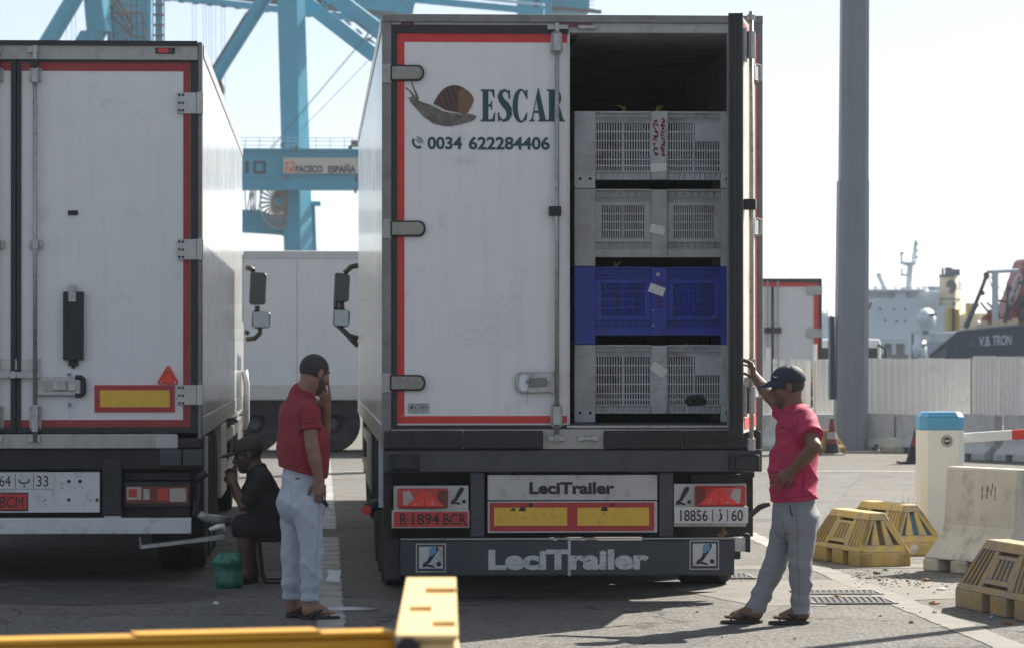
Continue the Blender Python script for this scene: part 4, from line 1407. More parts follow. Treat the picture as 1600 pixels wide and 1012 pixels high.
def tractor(xl, xr, y, label, mirrors):
    cx = (xl + xr) / 2
    root = thing('tractor_unit', label, 'lorry cab', (cx, y, 0), 'tractors in front of the parked trailers')
    h = 1.24
    b = MB()
    b.hexa([(cx - h, y + .9, .95), (cx + h, y + .9, .95), (cx + h, y + 3.1, .95), (cx - h, y + 3.1, .95), (cx - h, y + .9, 3.3), (cx + h, y + .9, 3.3), (cx + h * .97, y + 2.9, 3.3), (cx - h * .97, y + 2.9, 3.3)])
    b.build('cab_body', 'cab', root, bevel=.06)
    MB().box(cx - 1.1, y + 2.99, 2.1, cx + 1.1, y + 3.08, 3.0).build('windscreen', 'glass', root, bevel=.02)
    for s in (-1, 1):
        d = MB().box(cx + s * h - (.02 if s > 0 else 0), y + 1.9, 1.1, cx + s * h + (.02 if s < 0 else 0) + s * .012, y + 2.9, 2.95).build('cab_door', 'cab', root, bevel=.01)
        MB().box(cx + s * (h + .014), y + 1.98, 2.05, cx + s * (h + .018), y + 2.82, 2.85).build('side_window', 'glass', d)
        MB().box(cx + s * (h - .3), y + 1.05, .5, cx + s * (h - .01), y + 3.0, .94).build('side_step', 'rubber', root, bevel=.02)
    MB().box(cx - h, y + 3.11, .4, cx + h, y + 3.3, 1.1).build('bumper', 'rubber', root, bevel=.04)
    q = MB()
    for s in (-.42, .42):
        q.box(cx + s - .05, y - 3.0, .7, cx + s + .05, y + 2.8, .94)
    q.build('chassis_rails', 'chassis', root)
    for s in (-1, 1):
        wheel(root, cx + s * 1.05, y + 2.2, .5, .32, s)
        wheel(root, cx + s * .98, y - 1.6, .5, .5, s)
        MB().tube([(cx + s * .75, y - .6, .6), (cx + s * .75, y + .7, .6)], .33, 16).build('fuel_tank', 'alu', root, smooth=False)
    for m_ in mirrors:
        m_(root, y)
    return root


def mirror_set(pts, Y):
    """one stalk with a tall main mirror and a smaller wide-angle mirror below; pts are pixel outlines at depth Y"""
    def make(root, y):
        for arm in pts['arm'][::-1]:
            p = [at(px, py, Y) for px, py in arm]
            a = MB().tube([(v.x, Y + .05, v.z) for v in p], .03, 8).build('mirror_arm', 'mirror_shell', root, smooth=True)
        for key in ('big', 'small'):
            x0, y0, x1, y1 = pts[key]
            dx = 2 if key == 'big' else 1
            s_ = MB().pix([(x0 + dx, y0), (x1 - 2, y0 + 2), (x1, y0 + 6), (x1 - dx, y1 - 1), (x0 + 3, y1), (x0, y1 - 4)], Y, .0, .12).build('mirror_housing', 'mirror_shell', a, bevel=.03)
            w_ = 2.6
            v0, v1 = at(x0 + w_, y1 - w_, Y), at(x1 - w_, y0 + w_, Y)
            tx = pts['tilt']
            g = MB().hexa([(v0.x, Y - .006, v0.z), (v1.x, Y - .006 + tx * .004, v0.z), (v1.x, Y - .003 + tx * .004, v0.z), (v0.x, Y - .003, v0.z), (v0.x, Y - .006, v1.z), (v1.x, Y - .006 + tx * .004, v1.z), (v1.x, Y - .003 + tx * .004, v1.z), (v0.x, Y - .003, v1.z)])
            g.build('mirror_glass', 'glass' if key == 'big' else 'mirror', a)
    return make


YA, YB = 42.0, 39.9
m1 = mirror_set({'arm': [[(384, 418), (392, 420), (398, 424)], [(402, 478), (402, 486)], [(384, 530), (398, 528), (406, 520), (406, 512)], [(384, 522), (387, 516)]], 'big': (389, 424, 417, 477), 'small': (393, 485, 423, 513), 'tilt': 1}, YA)
m2 = mirror_set({'arm': [[(560, 415), (549, 417), (538, 427)], [(534, 470), (534, 486)], [(525, 470), (525, 484)], [(528, 508), (545, 524), (560, 528)], [(545, 526), (560, 540)]], 'big': (521, 426, 547, 473), 'small': (520, 482, 547, 511), 'tilt': -1}, YB)
tractor(NL + .05, NR - .05, 40.6 - .4, 'white cab hidden ahead of the closed trailer, dark door mirrors sticking out on its right', [m1])
tractor(XL, XR, 38.5 - .4 + .3, 'white cab hidden ahead of the open trailer, dark door mirrors sticking out on its left', [m2])
# ================================================================ ground, water
m = bpy.data.materials.new('worn_asphalt')
m.use_nodes = True
N, L = m.node_tree.nodes, m.node_tree.links
B_ = N['Principled BSDF']
B_.inputs['Roughness'].default_value = .8
B_.inputs['Specular IOR Level'].default_value = .2
tc = N.new('ShaderNodeTexCoord')


def nz_(sc, det=4, rg=.6):
    n = N.new('ShaderNodeTexNoise')
    n.inputs['Scale'].default_value = sc
    n.inputs['Detail'].default_value = det
    n.inputs['Roughness'].default_value = rg
    L.new(tc.outputs['Object'], n.inputs['Vector'])
    return n.outputs[0]


def rp_(v, a, b, c0=0., c1=1.):
    r = N.new('ShaderNodeMapRange')
    for i, x in ((1, a), (2, b), (3, c0), (4, c1)):
        r.inputs[i].default_value = x
    L.new(v, r.inputs[0])
    return r.outputs[0]


def mx_(fac, a, b, mode='MIX'):
    x = N.new('ShaderNodeMix')
    x.data_type = 'RGBA'
    x.blend_type = mode
    for i, v in ((0, fac), (6, a), (7, b)):
        if isinstance(v, tuple):
            x.inputs[i].default_value = (*v, 1)
        elif isinstance(v, float):
            x.inputs[i].default_value = v
        else:
            L.new(v, x.inputs[i])
    return x.outputs[2]


base = mx_(rp_(nz_(.35, 5), .35, .65), (.095, .092, .087), (.135, .13, .12))
base = mx_(rp_(nz_(.7, 7, .65), .52, .68, 0, .6), base, (.06, .057, .053))
base = mx_(rp_(nz_(1.7, 6), .55, .75, 0, .6), base, (.07, .068, .066))           # old oil and damp
vo = N.new('ShaderNodeTexVoronoi')
vo.inputs['Scale'].default_value = 42
L.new(tc.outputs['Object'], vo.inputs['Vector'])
base = mx_(.62, base, mx_(rp_(vo.outputs['Color'], .1, .95), (.055, .053, .05), (.235, .225, .205)))
base = mx_(rp_(nz_(24, 5, .78), .57, .68, 0, .7), base, (.38, .36, .33))          # pale aggregate
base = mx_(rp_(nz_(14, 6, .75), .60, .72, 0, .7), base, (.05, .049, .048))
cv = N.new('ShaderNodeTexVoronoi')
cv.feature = 'DISTANCE_TO_EDGE'
cv.inputs['Scale'].default_value = .33
wb = N.new('ShaderNodeVectorMath')
wb.operation = 'MULTIPLY_ADD'
nv = N.new('ShaderNodeTexNoise')
nv.inputs['Scale'].default_value = 1.3
nv.inputs['Detail'].default_value = 6
L.new(tc.outputs['Object'], nv.inputs['Vector'])
L.new(nv.outputs['Color'], wb.inputs[0])
wb.inputs[1].default_value = (1.6, 1.6, 0)
L.new(tc.outputs['Object'], wb.inputs[2])
L.new(wb.outputs[0], cv.inputs['Vector'])
base = mx_(rp_(cv.outputs['Distance'], .0, .012, .85, 0), base, (.03, .028, .027))  # cracks
L.new(base, B_.inputs['Base Color'])
bn = N.new('ShaderNodeBump')
bn.inputs['Strength'].default_value = .55
bn.inputs['Distance'].default_value = .012
L.new(vo.outputs['Distance'], bn.inputs['Height'])
bn2 = N.new('ShaderNodeBump')
bn2.inputs['Strength'].default_value = .5
bn2.inputs['Distance'].default_value = .02
L.new(nz_(18, 5, .7), bn2.inputs['Height'])
L.new(bn.outputs[0], bn2.inputs['Normal'])
L.new(bn2.outputs[0], B_.inputs['Normal'])
L.new(rp_(nz_(1.1, 4), .3, .7, .62, .95), B_.inputs['Roughness'])
M['asphalt'] = m

M['quay'] = mat('quay_concrete', (.3, .28, .25), .9, var=.15, vs=.4)
M['paintline'] = mat('worn_white_road_paint', (.46, .45, .42), .6, var=.12, vs=3, dirt=((.11, .105, .1), 1.0, 2.2), grain=.3, bump=(60, .1))
M['paintpale'] = mat('worn_cream_road_paint', (.225, .213, .185), .75, var=.15, vs=3, dirt=((.13, .125, .115), 1.0, 3.2), grain=.35, bump=(60, .3))
M['patch'] = mat('pale_concrete_strip', (.21, .195, .17), .85, var=.16, vs=2, dirt=((.12, .115, .105), .8, 2.2), grain=.35, bump=(50, .5))
M['damp'] = mat('damp_asphalt', (.05, .05, .052), .3, var=.3, vs=3, spec=.6)
g = MB()
QX, QY = 17., 135.                               # the quay corner: dock basin to the right, beyond
V = [(-600, -120, 0), (600, -120, 0), (600, QY, 0), (QX, QY, 0), (QX, 900, 0), (-600, 900, 0), (-600, QY, 0)]
g.add(V, [(0, 1, 2, 3, 6), (6, 3, 4, 5)])
tag(g.build('ground', 'asphalt', origin=(0, 0, 0)), kind='structure')
g = MB()
g.box(QX, QY - .6, -4, 600, QY - .02, -.012)
tag(g.build('quay_wall', 'quay', origin=(0, 0, 0)), kind='structure')
wm = bpy.data.materials.new('harbour_water')
wm.use_nodes = True
b_ = wm.node_tree.nodes['Principled BSDF']
b_.inputs['Base Color'].default_value = (.02, .05, .06, 1)
b_.inputs['Roughness'].default_value = .08
n_ = wm.node_tree.nodes.new('ShaderNodeTexNoise')
n_.inputs['Scale'].default_value = 1.2
u_ = wm.node_tree.nodes.new('ShaderNodeBump')
u_.inputs['Strength'].default_value = .4
wm.node_tree.links.new(n_.outputs[0], u_.inputs['Height'])
wm.node_tree.links.new(u_.outputs[0], b_.inputs['Normal'])
M['water'] = wm
tag(MB().add([(-700, 100, -2.2), (700, 100, -2.2), (700, 1500, -2.2), (-700, 1500, -2.2)], [(0, 1, 2, 3)]).build('water', 'water', origin=(0, 0, -2.2)), kind='structure')


def sheet(name, pts, m_, z=.004):
    """a ragged flat patch on the ground"""
    r_ = random.Random(hash(name) % 97 + len(pts))
    out = []
    for i, a in enumerate(pts):
        b = pts[(i + 1) % len(pts)]
        n = max(1, int((Vector(b) - Vector(a)).length / .12))
        for k in range(n):
            q = Vector(a).lerp(Vector(b), k / n)
            out.append((q.x + r_.uniform(-.012, .012), q.y + r_.uniform(-.02, .02), z))
    return tag(MB().add(out, [tuple(range(len(out)))]).build(name, m_), kind='structure')


random.seed(3)
sheet('road_line', [(-.02, 20), (.15, 20), (.17, 33), (.0, 33)], 'paintline')
sheet('road_line', [(.0, 34.5), (.16, 34.5), (.16, 58), (.0, 58)], 'paintline')
sheet('road_line', [(3.92, 15), (4.14, 15), (4.06, 24), (4.0, 30), (3.82, 30), (3.84, 24)], 'paintpale')
M['newer'] = mat('dark_asphalt_patch', (.055, .054, .053), .85, var=.2, vs=3, dirt=((.13, .125, .115), .5, 5), grain=.4, bump=(50, .5))
M['tyremark'] = mat('tyre_marked_asphalt', (.075, .072, .068), .8, var=.2, vs=3, dirt=((.12, .115, .105), 1.0, 2.0), grain=.4, bump=(50, .4))
sheet('asphalt_patch', [(3.1, 36.5), (4.9, 36.2), (5.1, 38.4), (3.3, 38.9)], 'tyremark', .0032)
sheet('tyre_track', [(1.2, 18.5), (1.5, 18.5), (3.5, 25.2), (3.25, 25.3)], 'tyremark', .0021)
sheet('tyre_track', [(4.2, 33), (4.5, 33), (7.6, 50), (7.2, 50)], 'tyremark', .0022)
sheet('oil_stain', [(-2.6, 24.6), (-1.6, 24.2), (-.9, 24.5), (-.6, 25.3), (-1.1, 26.2), (-2.2, 26.4), (-2.9, 25.5)], 'newer', .0024)
sheet('road_line', [(3.9, 30.8), (4.08, 30.8), (4.1, 44), (3.94, 44)], 'paintline')
sheet('road_line', [(-30, 52), (10, 50.6), (10, 50.9), (-30, 52.4)], 'paintline', .0045)
sheet('concrete_strip', [(2.55, 25.55), (2.9, 24.0), (3.4, 23.85), (3.39, 24.2), (7.5, 25.6), (7.5, 27.2), (2.6, 26.4)], 'patch', .003)
sheet('concrete_strip', [(3.2, 27.9), (5.6, 28.15), (5.6, 28.6), (3.2, 28.45)], 'patch', .0033)
sheet('puddle', [(.02, 23.75), (.12, 23.62), (.3, 23.6), (.42, 23.72), (.36, 23.86), (.2, 23.95), (.06, 23.9)], 'damp', .006)
sheet('puddle', [(.05, 26.6), (.14, 26.5), (.16, 27.9), (.06, 28.0)], 'damp', .0065)


M['grate_iron'] = mat('rusty_grate_iron', (.055, .052, .05), .7, .2, var=.2, vs=8)


def grate(x, y, wx, wy, label):
    root = thing('drain_grate', label, 'drain', (x + wx / 2, y + wy / 2, 0), 'drain grates in the asphalt')
    f = MB()
    f.box(x, y, .005, x + wx, y + .025, .012)
    f.box(x, y + wy - .025, .005, x + wx, y + wy, .012)
    f.box(x, y + .026, .005, x + .025, y + wy - .026, .012)
    f.box(x + wx - .025, y + .026, .005, x + wx, y + wy - .026, .012)
    f.build('frame', 'frame', root)
    MB().box(x + .026, y + .026, .0045, x + wx - .026, y + wy - .026, .0062).build('pit', 'ink', root)
    b = MB()
    n = int(wx / .045)
    for k in range(n):
        xx = x + .035 + (wx - .08) * k / n
        b.hexa([(xx, y + .027, .007), (xx + .02, y + .027, .007), (xx + .02 + .05, y + wy - .027, .007), (xx + .05, y + wy - .027, .007), (xx, y + .027, .0135), (xx + .02, y + .027, .0135), (xx + .02 + .05, y + wy - .027, .0135), (xx + .05, y + wy - .027, .0135)])
    b.build('bars', 'grate_iron', root)


grate(3.33, 24.95, .62, .4, 'steel drain grate behind the feet of the man in the cap, the farther of two')
grate(3.32, 24.02, .58, .62, 'steel drain grate behind the feet of the man in the cap, the nearer of two')
grate(2.85, 26.75, .42, .55, 'steel drain grate beside the right rear tyre of the open trailer')

# ================================================================ far trailer parked across the gap
YX = 61.0
ft = thing('far_trailer', 'long white trailer parked sideways beyond the gap between the two lorries', 'trailer', (-1, YX + 1.25, 0))
zt_, zb_ = at(470, 392, YX).z, at(470, 625, YX).z
MB().box(-9, YX, zb_, 4.2, YX + 2.5, zt_).build('body', 'canvas', ft, bevel=.02)
MB().box(-9, YX - .02, zb_ + .02, 4.2, YX - .001, zb_ + .26).build('lower_rail', 'alu', ft)
MB().box(-9, YX - .015, zt_ - .13, 4.2, YX - .001, zt_ - .02).build('roof_rail', 'alu', ft)
q = MB()
for k in range(11):
    q.box(-8.8 + k * 1.2, YX - .006, zb_ + .27, -8.785 + k * 1.2, YX - .001, zt_ - .14)
q.build('panel_joint', 'silver', ft)
MB().box(-8.8, YX + .1, zb_ - .25, 4.0, YX + 2.3, zb_ - .01).build('chassis_rails', 'under', ft)
for x in (-1.12, .2, 1.55, -6.5):
    for yy in (YX + .3, YX + 2.2):
        r_ = .49
        h = .17
        t = MB().lathe([(r_ * .5, -h), (r_ * .94, -h), (r_, -h * .7), (r_, h * .7), (r_ * .94, h), (r_ * .5, h), (r_ * .5, -h)], (x, yy, r_), Y_, 28).build('wheel', 'tyre', ft)
        MB().lathe([(.001, -h * .4), (r_ * .2, -h * .5), (r_ * .35, -h * .1), (r_ * .48, -h * .9), (r_ * .53, -h * .98), (r_ * .5, h), (.001, h)], (x, yy, r_), Y_, 20).build('rim', 'chassis', t)
MB().box(-.6, YX + .2, .45, -.02, YX + .6, zb_ - .26).build('mud_flap', 'rubber', ft)
MB().box(.75, YX + .1, .12, 4.0, YX + .7, zb_ - .26).build('side_locker', 'under', ft)

# far trailer behind the fence on the right
YR_ = 98.0
bt = thing('distant_trailer', 'pale trailer rear with red edging standing behind the white fence', 'trailer', (at(1207, 500, YR_).x, YR_ + 3, 0))
x1 = at(1284, 500, YR_).x
xc = at(1207, 500, YR_).x
x0 = 2 * xc - x1
zt_, zb_ = at(1200, 436.5, YR_).z, at(1200, 604, YR_).z
MB().box(x0, YR_, zb_, x1, YR_ + 13, zt_).build('body', 'canvas', bt, bevel=.02)
f = MB()
f.box(x0, YR_ - .05, zt_ - .09, x1, YR_ - .001, zt_ + .02)
f.box(x1 - .08, YR_ - .05, zb_, x1, YR_ - .001, zt_ - .091)
f.box(x0, YR_ - .05, zb_, x0 + .08, YR_ - .001, zt_ - .091)
f.build('frame', 'gasket', bt)
t = MB()
t.box(x0 + .09, YR_ - .03, zt_ - .2, x1 - .09, YR_ - .001, zt_ - .095)
t.box(x1 - .22, YR_ - .03, zb_ + .12, x1 - .09, YR_ - .001, zt_ - .201)
t.box(x0 + .09, YR_ - .03, zb_ + .0, x1 - .081, YR_ - .001, zb_ + .119)
t.build('reflective_tape', 'tape', bt)
MB().box(xc - .035, YR_ - .02, zb_ + .12, xc + .035, YR_ - .002, zt_ - .201).build('door_seam', 'gasket', bt)
for xx in (xc - .14, xc + .14):
    MB().tube([(xx, YR_ - .06, zb_ - .1), (xx, YR_ - .06, zt_ - .05)], .022, 6).build('lock_rod', 'steel', bt)
    c = at(1200, 516, YR_).z
    MB().box(xx - .09, YR_ - .12, c - .08, xx + .09, YR_ - .05, c + .08).build('rod_clamp', 'rubber', bt)
for y in (454, 520):
    c = at(1276, y, YR_)
    MB().box(x1 - .42, YR_ - .06, c.z - .12, x1 + .01, YR_ - .031, c.z + .12).build('hinge', 'steel', bt)
MB().box(x1 - .55, YR_ - .045, zb_ + .18, x1 - .27, YR_ - .002, zb_ + .5).build('marking_plate', 'yellow', bt)
MB().box(x0, YR_, .25, x1 - .1, YR_ + .2, zb_ - .02).build('underrun_frame', 'under', bt)
q = MB()
for k in range(9):
    q.box(x1 - 1.1 + k * .12, YR_ - .05, .45, x1 - 1.06 + k * .12, YR_ - .001, .95)
q.box(x1 - 1.15, YR_ - .08, .95, x1, YR_ - .02, 1.02)
q.box(x1 - 1.15, YR_ - .08, .4, x1, YR_ - .02, .47)
q.build('rear_grille', 'silver', bt)
for xx in (x0 + .25, x1 - .25):
    wheel(bt, xx, YR_ + 2, .5, .36, 1)
    wheel(bt, xx, YR_ + 10, .5, .36, 1)

# bus between the far trailer and the mast
YU = 112.
bus = thing('bus', 'white bus with a dark windscreen beyond the fence beside the steel mast', 'bus', (at(1300, 500, YU).x + .4, YU + 5, 0))
a = at(1283, 529, YU)
bx0 = a.x - .5
MB().box(bx0, YU, .4, bx0 + 2.4, YU + 10, a.z).build('body', 'cab', bus, bevel=.1)
MB().box(bx0 + .12, YU - .03, 1.2, bx0 + 2.28, YU - .001, a.z - .28).build('windscreen', 'glass', bus, bevel=.03)
MB().box(bx0 + .7, YU - .05, a.z - .22, bx0 + 1.7, YU - .001, a.z - .06).build('destination_panel', 'header', bus)
for xx in (bx0 + .2, bx0 + 2.2):
    wheel(bus, xx, YU + 1.5, .48, .3, 1)
    wheel(bus, xx, YU + 8, .48, .3, 1)
MB().tube([(bx0 + 2.3, YU - .02, a.z - .2), (bx0 + 2.5, YU - .25, a.z - .3), (bx0 + 2.5, YU - .25, a.z - .75)], .05, 6).build('mirror', 'rubber', bus)

# ================================================================ steel mast
YP = 60.6
base = at(1332, 700, YP)
mast = thing('steel_mast', 'tall thick galvanised steel mast standing on a bolted base before the fence', 'mast', (base.x, YP, 0))


def octo(w0, w1, z0, z1, x0_, x1_, ch=.16):
    vs = []
    for wd, z, cx_ in ((w0, z0, x0_), (w1, z1, x1_)):
        h = wd / 2
        c_ = wd * ch
        for u, v in ((-h, -h + c_), (-h + c_, -h), (h - c_, -h), (h, -h + c_), (h, h - c_), (h - c_, h), (-h + c_, h), (-h, h - c_)):
            vs.append((cx_ + u, YP + v, z))
    return vs, [tuple(range(8))[::-1], tuple(range(8, 16))] + [(k, (k + 1) % 8, 8 + (k + 1) % 8, 8 + k) for k in range(8)]


zj = at(1335, 283, YP).z
b0x = (at(1304, 700, YP).x + at(1354, 700, YP).x) / 2
j0x = (at(1309.5, 283, YP).x + at(1356, 283, YP).x) / 2
t0x = j0x + (j0x - b0x) * 2.0
MB().add(*octo(.545, .508, .03, zj, b0x, j0x)).build('lower_tube', 'mast', mast)
MB().add(*octo(.478, .40, zj - .02, 16, j0x + .008, t0x)).build('upper_tube', 'mast', mast)
MB().box(b0x - .48, YP - .45, .0, b0x + .48, YP + .45, .035).build('base_plate', 'concrete', mast, bevel=.01)
for u in (-.4, .38, .3, -.2):
    v = -.36 if u != .3 else .3
    MB().tube([(b0x + u, YP + v, .036), (b0x + u, YP + v, .15)], .035, 6).build('anchor_bolt', 'crane_dark', mast)
MB().tube([(b0x + .29, YP + .1, 2.35), (b0x + .36, YP - .05, 2.55)], .015, 6).build('hook', 'crane_dark', mast)
MB().box(b0x - .36, YP - .1, .9, b0x - .285, YP + .14, 2.3).build('cable_duct', 'hull', mast)

# ================================================================ fence of corrugated sheets on white barriers


def corrugated(root, a, b, z0, z1, pitch=.105, dep=.028):
    a, b = Vector(a), Vector(b)
    d = (b - a)
    ln = d.length
    d.normalize()
    nrm = Vector((d.y, -d.x))
    m_ = MB()
    n = max(2, int(ln / pitch))
    pts = []
    for k in range(n):
        for u, o in ((0, 0), (.38, 0), (.5, dep), (.88, dep)):
            q = a + d * (ln * (k + u) / n) + nrm * o
            pts.append(q)
    pts.append(b)
    vs = [(q.x, q.y, z0) for q in pts] + [(q.x, q.y, z1) for q in pts]
    vs += [(q.x - nrm.x * .004, q.y - nrm.y * .004, z0) for q in pts] + [(q.x - nrm.x * .004, q.y - nrm.y * .004, z1) for q in pts]
    K = len(pts)
    fs = []
    for i in range(K - 1):
        fs.append((i, i + 1, K + i + 1, K + i))
        fs.append((2 * K + i + 1, 2 * K + i, 3 * K + i, 3 * K + i + 1))
        fs.append((K + i, K + i + 1, 3 * K + i + 1, 3 * K + i))
        fs.append((i + 1, i, 2 * K + i, 2 * K + i + 1))
    m_.add(vs, fs)
    return m_.build('corrugated_panel', 'fence', root)


def fence_run(name, label, p0, p1, n, z0, z1, gaps=()):
    p0, p1 = Vector(p0), Vector(p1)
    root = thing(name, label, 'fence', ((p0.x + p1.x) / 2, (p0.y + p1.y) / 2, 0))
    d = (p1 - p0) / n
    dn = d.normalized()
    for k in range(n):
        rz = random.Random(k).uniform(-.006, .006)
        corrugated(root, p0 + d * k, p0 + d * (k + 1) - dn * (.03 if k in gaps else .0), z0, z1 + rz)
        q = p0 + d * k
        MB().box(q.x - .03, q.y + .05, .0, q.x + .03, q.y + .11, z1 - .03).build('post', 'steel', root)
    return root


YFN = 61.8
zf0, zf1 = at(1420, 651, YFN).z, at(1420, 559.5, YFN).z
xf = lambda px, Y=YFN: at(px, 600, Y).x
fence_run('corrugated_fence', 'long white corrugated fence on barriers to the right of the steel mast', (xf(1350), YFN), (xf(1519, 61.2), 61.2), 4, zf0, zf1, (3,))
zg0, zg1 = at(1560, 664, 57.5).z, at(1560, 556, 57.5).z
fence_run('corrugated_fence', 'white corrugated fence at the right edge, set nearer behind the gate arm', (xf(1521, 58.2), 58.2), (xf(1521, 58.2) + 3 * (xf(1680, 55.5) - xf(1521, 58.2)), 58.2 - 3 * 2.7), 12, zg0, zg1, (0, 1))
za, zb2 = at(1290, 648, 63).z, at(1290, 561, 63).z
fence_run('corrugated_fence', 'short white corrugated fence between the man in the cap and the mast', (xf(1276, 63), 63), (xf(1312, 63), 63), 2, za, zb2, ())
wf = thing('slatted_fence', 'open white fence of separate upright slats behind the head of the man in the cap', 'fence', (xf(1225, 63.5), 63.5, 0))
for (a_, b_, top) in ((1191, 1196, 562), (1196.5, 1204, 543), (1208, 1214, 560), (1219, 1226, 562), (1236, 1243, 561), (1246, 1256, 560), (1258, 1266, 562)):
    p0, p1 = at(a_, 648, 63.5), at(b_, top, 63.5)
    MB().box(p0.x, 63.45, p0.z, p1.x, 63.5, p1.z).build('slat', 'fence', wf)
p0, p1 = at(1191, 648, 63.5), at(1275, 640, 63.5)
MB().box(p0.x, 63.52, p0.z, p1.x, 63.56, p1.z).build('rail', 'fence', wf)
p0, p1 = at(1273, 700, 63.3), at(1276, 537, 63.3)
tag(MB().tube([(p0.x, 63.3, 0), (p1.x - .03, 63.3, p1.z)], .035, 8).build('thin_post', 'fence'), 'thin pale pole leaning slightly beside the short corrugated fence', 'pole')

# white concrete barriers under the fence
PROF = [(-.3, 0), (.3, 0), (.3, .08), (.16, .3), (.1, .36), (.075, 1.0), (-.075, 1.0), (-.1, .36), (-.16, .3), (-.3, .08)]


def jersey(p0, p1, hgt, m_, label, group=None, pockets=2, wd=1., chips=True):
    """a concrete barrier with a sloped foot and lifting pockets"""
    p0, p1 = Vector((*p0, 0)), Vector((*p1, 0))
    d = p1 - p0
    ln = d.length
    d.normalize()
    n = Vector((-d.y, d.x, 0))
    root = thing('concrete_barrier', label, 'barrier', ((p0 + p1) / 2), group)
    prof = [(u * wd, v * hgt) for u, v in PROF]
    b = MB()
    # foot cut by pockets: blocks between them, one upper body above
    ph = .115 * hgt / .8
    upper = [(u, v) for u, v in prof if v >= .08 * hgt - 1e-6]
    up = [(.3 * wd, ph), *[q for q in upper if q[1] > ph], (-.3 * wd, ph)]
    zc = .08 * hgt

    def slab(poly, s0, s1):
        b.prism(poly, p0 + d * s0, n, Z_, d, s1 - s0)
    low = [(-.3 * wd, 0), (.3 * wd, 0), (.3 * wd, ph), (-.3 * wd, ph)]
    slab(up, 0, ln)
    cuts = [ln * (k + 1) / (pockets + 1) for k in range(pockets)]
    s0 = 0
    for c_ in cuts:
        slab(low, s0, c_ - .08)
        s0 = c_ + .08
    slab(low, s0, ln)
    b.build('body', m_, root, bevel=.012)
    return root


jl = ['white barrier directly right of the steel mast, stained black in the middle', 'white barrier under the long fence, left of the traffic cone with the black base', 'white barrier under the long fence, behind the cream gate post', 'white barrier under the long fence, behind the blue cap of the gate post']
for k in range(4):
    xa, xb = xf(1352 + 46 * k, 60.9), xf(1396 + 46 * k, 60.9)
    jersey((xa, 60.9 - k * .2), (xb, 60.9 - k * .2 - .18), .66 - .015 * k, 'concrete_white', jl[k], 'white barriers along the fence', 1)
for k in range(3):
    xa, xb = xf(1512 + 50 * k, 56.6), xf(1560 + 50 * k, 56.0)
    jersey((xa, 56.7 - k * .75), (xb, 56.0 - k * .75), .72, 'concrete_white', ('grimy white barrier under the nearer fence, next to the gate post', 'grimy white barrier under the nearer fence, below the red part of the gate arm', 'grimy white barrier under the nearer fence, at the edge of the picture')[k], 'white barriers along the fence', 1)
MB_ = [(1186, 1240), (1242, 1312)]
for k, (a_, b_) in enumerate(MB_):
    jersey((xf(a_, 62.4), 62.4), (xf(b_, 62.4), 62.4), .62, 'concrete_white', ('white barrier beside the open trailer, behind the raised arm of the man in the cap', 'white barrier left of the steel mast, behind the striped cone')[k], 'white barriers along the fence', 0)

# ================================================================ harbour crane
YK = 240.


def kp(px, py, Y=YK):
    return at(px, py, Y)


cr = thing('harbour_crane', 'huge pale blue harbour crane rising behind the lorries', 'crane', (at(420, 500, YK).x, YK + 8, 0))


def kleg(name, pl, pr, Y, dep, py0=None):
    """a box leg between pixel edges: pl = left edge top/bottom, pr = right edge top/bottom, continued to the ground"""
    (x0, y0), (x1, y1) = pl
    (u0, v0), (u1, v1) = pr
    A, B = at(x0, y0, Y), at(x1, y1, Y)
    Cc, D = at(u0, v0, Y), at(u1, v1, Y)
    return MB().hexa([(B.x, Y, B.z), (D.x, Y, D.z), (D.x, Y + dep, D.z), (B.x, Y + dep, B.z), (A.x, Y, A.z), (Cc.x, Y, Cc.z), (Cc.x, Y + dep, Cc.z), (A.x, Y + dep, A.z)]).build(name, 'crane', cr)


# main leg: front face plus a right face that catches the sun (the leg is turned a little)


def turned_leg(name, tx, bx, ty, by, Y):
    """prism with a diamond-turned plan: left edge, front corner, right edge in pixels at top and bottom"""
    T = [at(x, ty, Y) for x in tx]
    Bq = [at(x, by, Y) for x in bx]
    vs = []
    for P in (Bq, T):
        w1 = P[1].x - P[0].x
        w2 = P[2].x - P[1].x
        vs += [(P[0].x, Y + .55 * w1, P[0].z), (P[1].x, Y, P[1].z), (P[2].x, Y + 1.6 * w2, P[2].z), (P[2].x - .8 * w1, Y + 1.6 * w2 + 1.0, P[2].z)]
    return MB().hexa(vs).build(name, 'crane', cr)


turned_leg('main_leg', (429, 462, 471), (450, 473, 497), -160, 640, YK + .6)
# portal beam: front web, flanges, sign
kb = MB()
a, b = kp(150, 297), kp(830, 237)
kb.box(a.x, YK - 1.2, a.z, b.x, YK + .4, b.z)
beam = kb.build('portal_beam', 'crane', cr)
q = MB()
c0, c1 = kp(150, 239, YK), kp(830, 236, YK)
q.box(a.x, YK - 1.5, c1.z - .12, b.x, YK - 1.21, c1.z + .03)
c0 = kp(150, 276.5)
q.box(a.x, YK - 1.34, c0.z - .05, b.x, YK - 1.205, c0.z + .05)
q.box(a.x, YK - 1.4, a.z - .01, b.x, YK - 1.205, a.z + .12)
for px in (433, 560, 300):
    u = kp(px, 250)
    q.box(u.x - .04, YK - 1.26, a.z + .13, u.x + .04, YK - 1.206, c1.z - .13)
q.build('beam_flange', 'crane', beam)
s0, s1 = kp(443, 273), kp(610, 249)
sg = MB().box(s0.x, YK - 1.45, s0.z, s1.x, YK - 1.36, s1.z).build('name_board', 'crane_sign', beam)
k = MB()


def ktext(k, body, x0, y0, x1, y1, off, **kw):
    a, b = at(x0, y1, YK - off), at(x1, y0, YK - off)
    k.text(body, (a.x, YK - off, a.z), (1, 0, 0), (0, 0, 1), b.x - a.x, b.z - a.z, **kw)


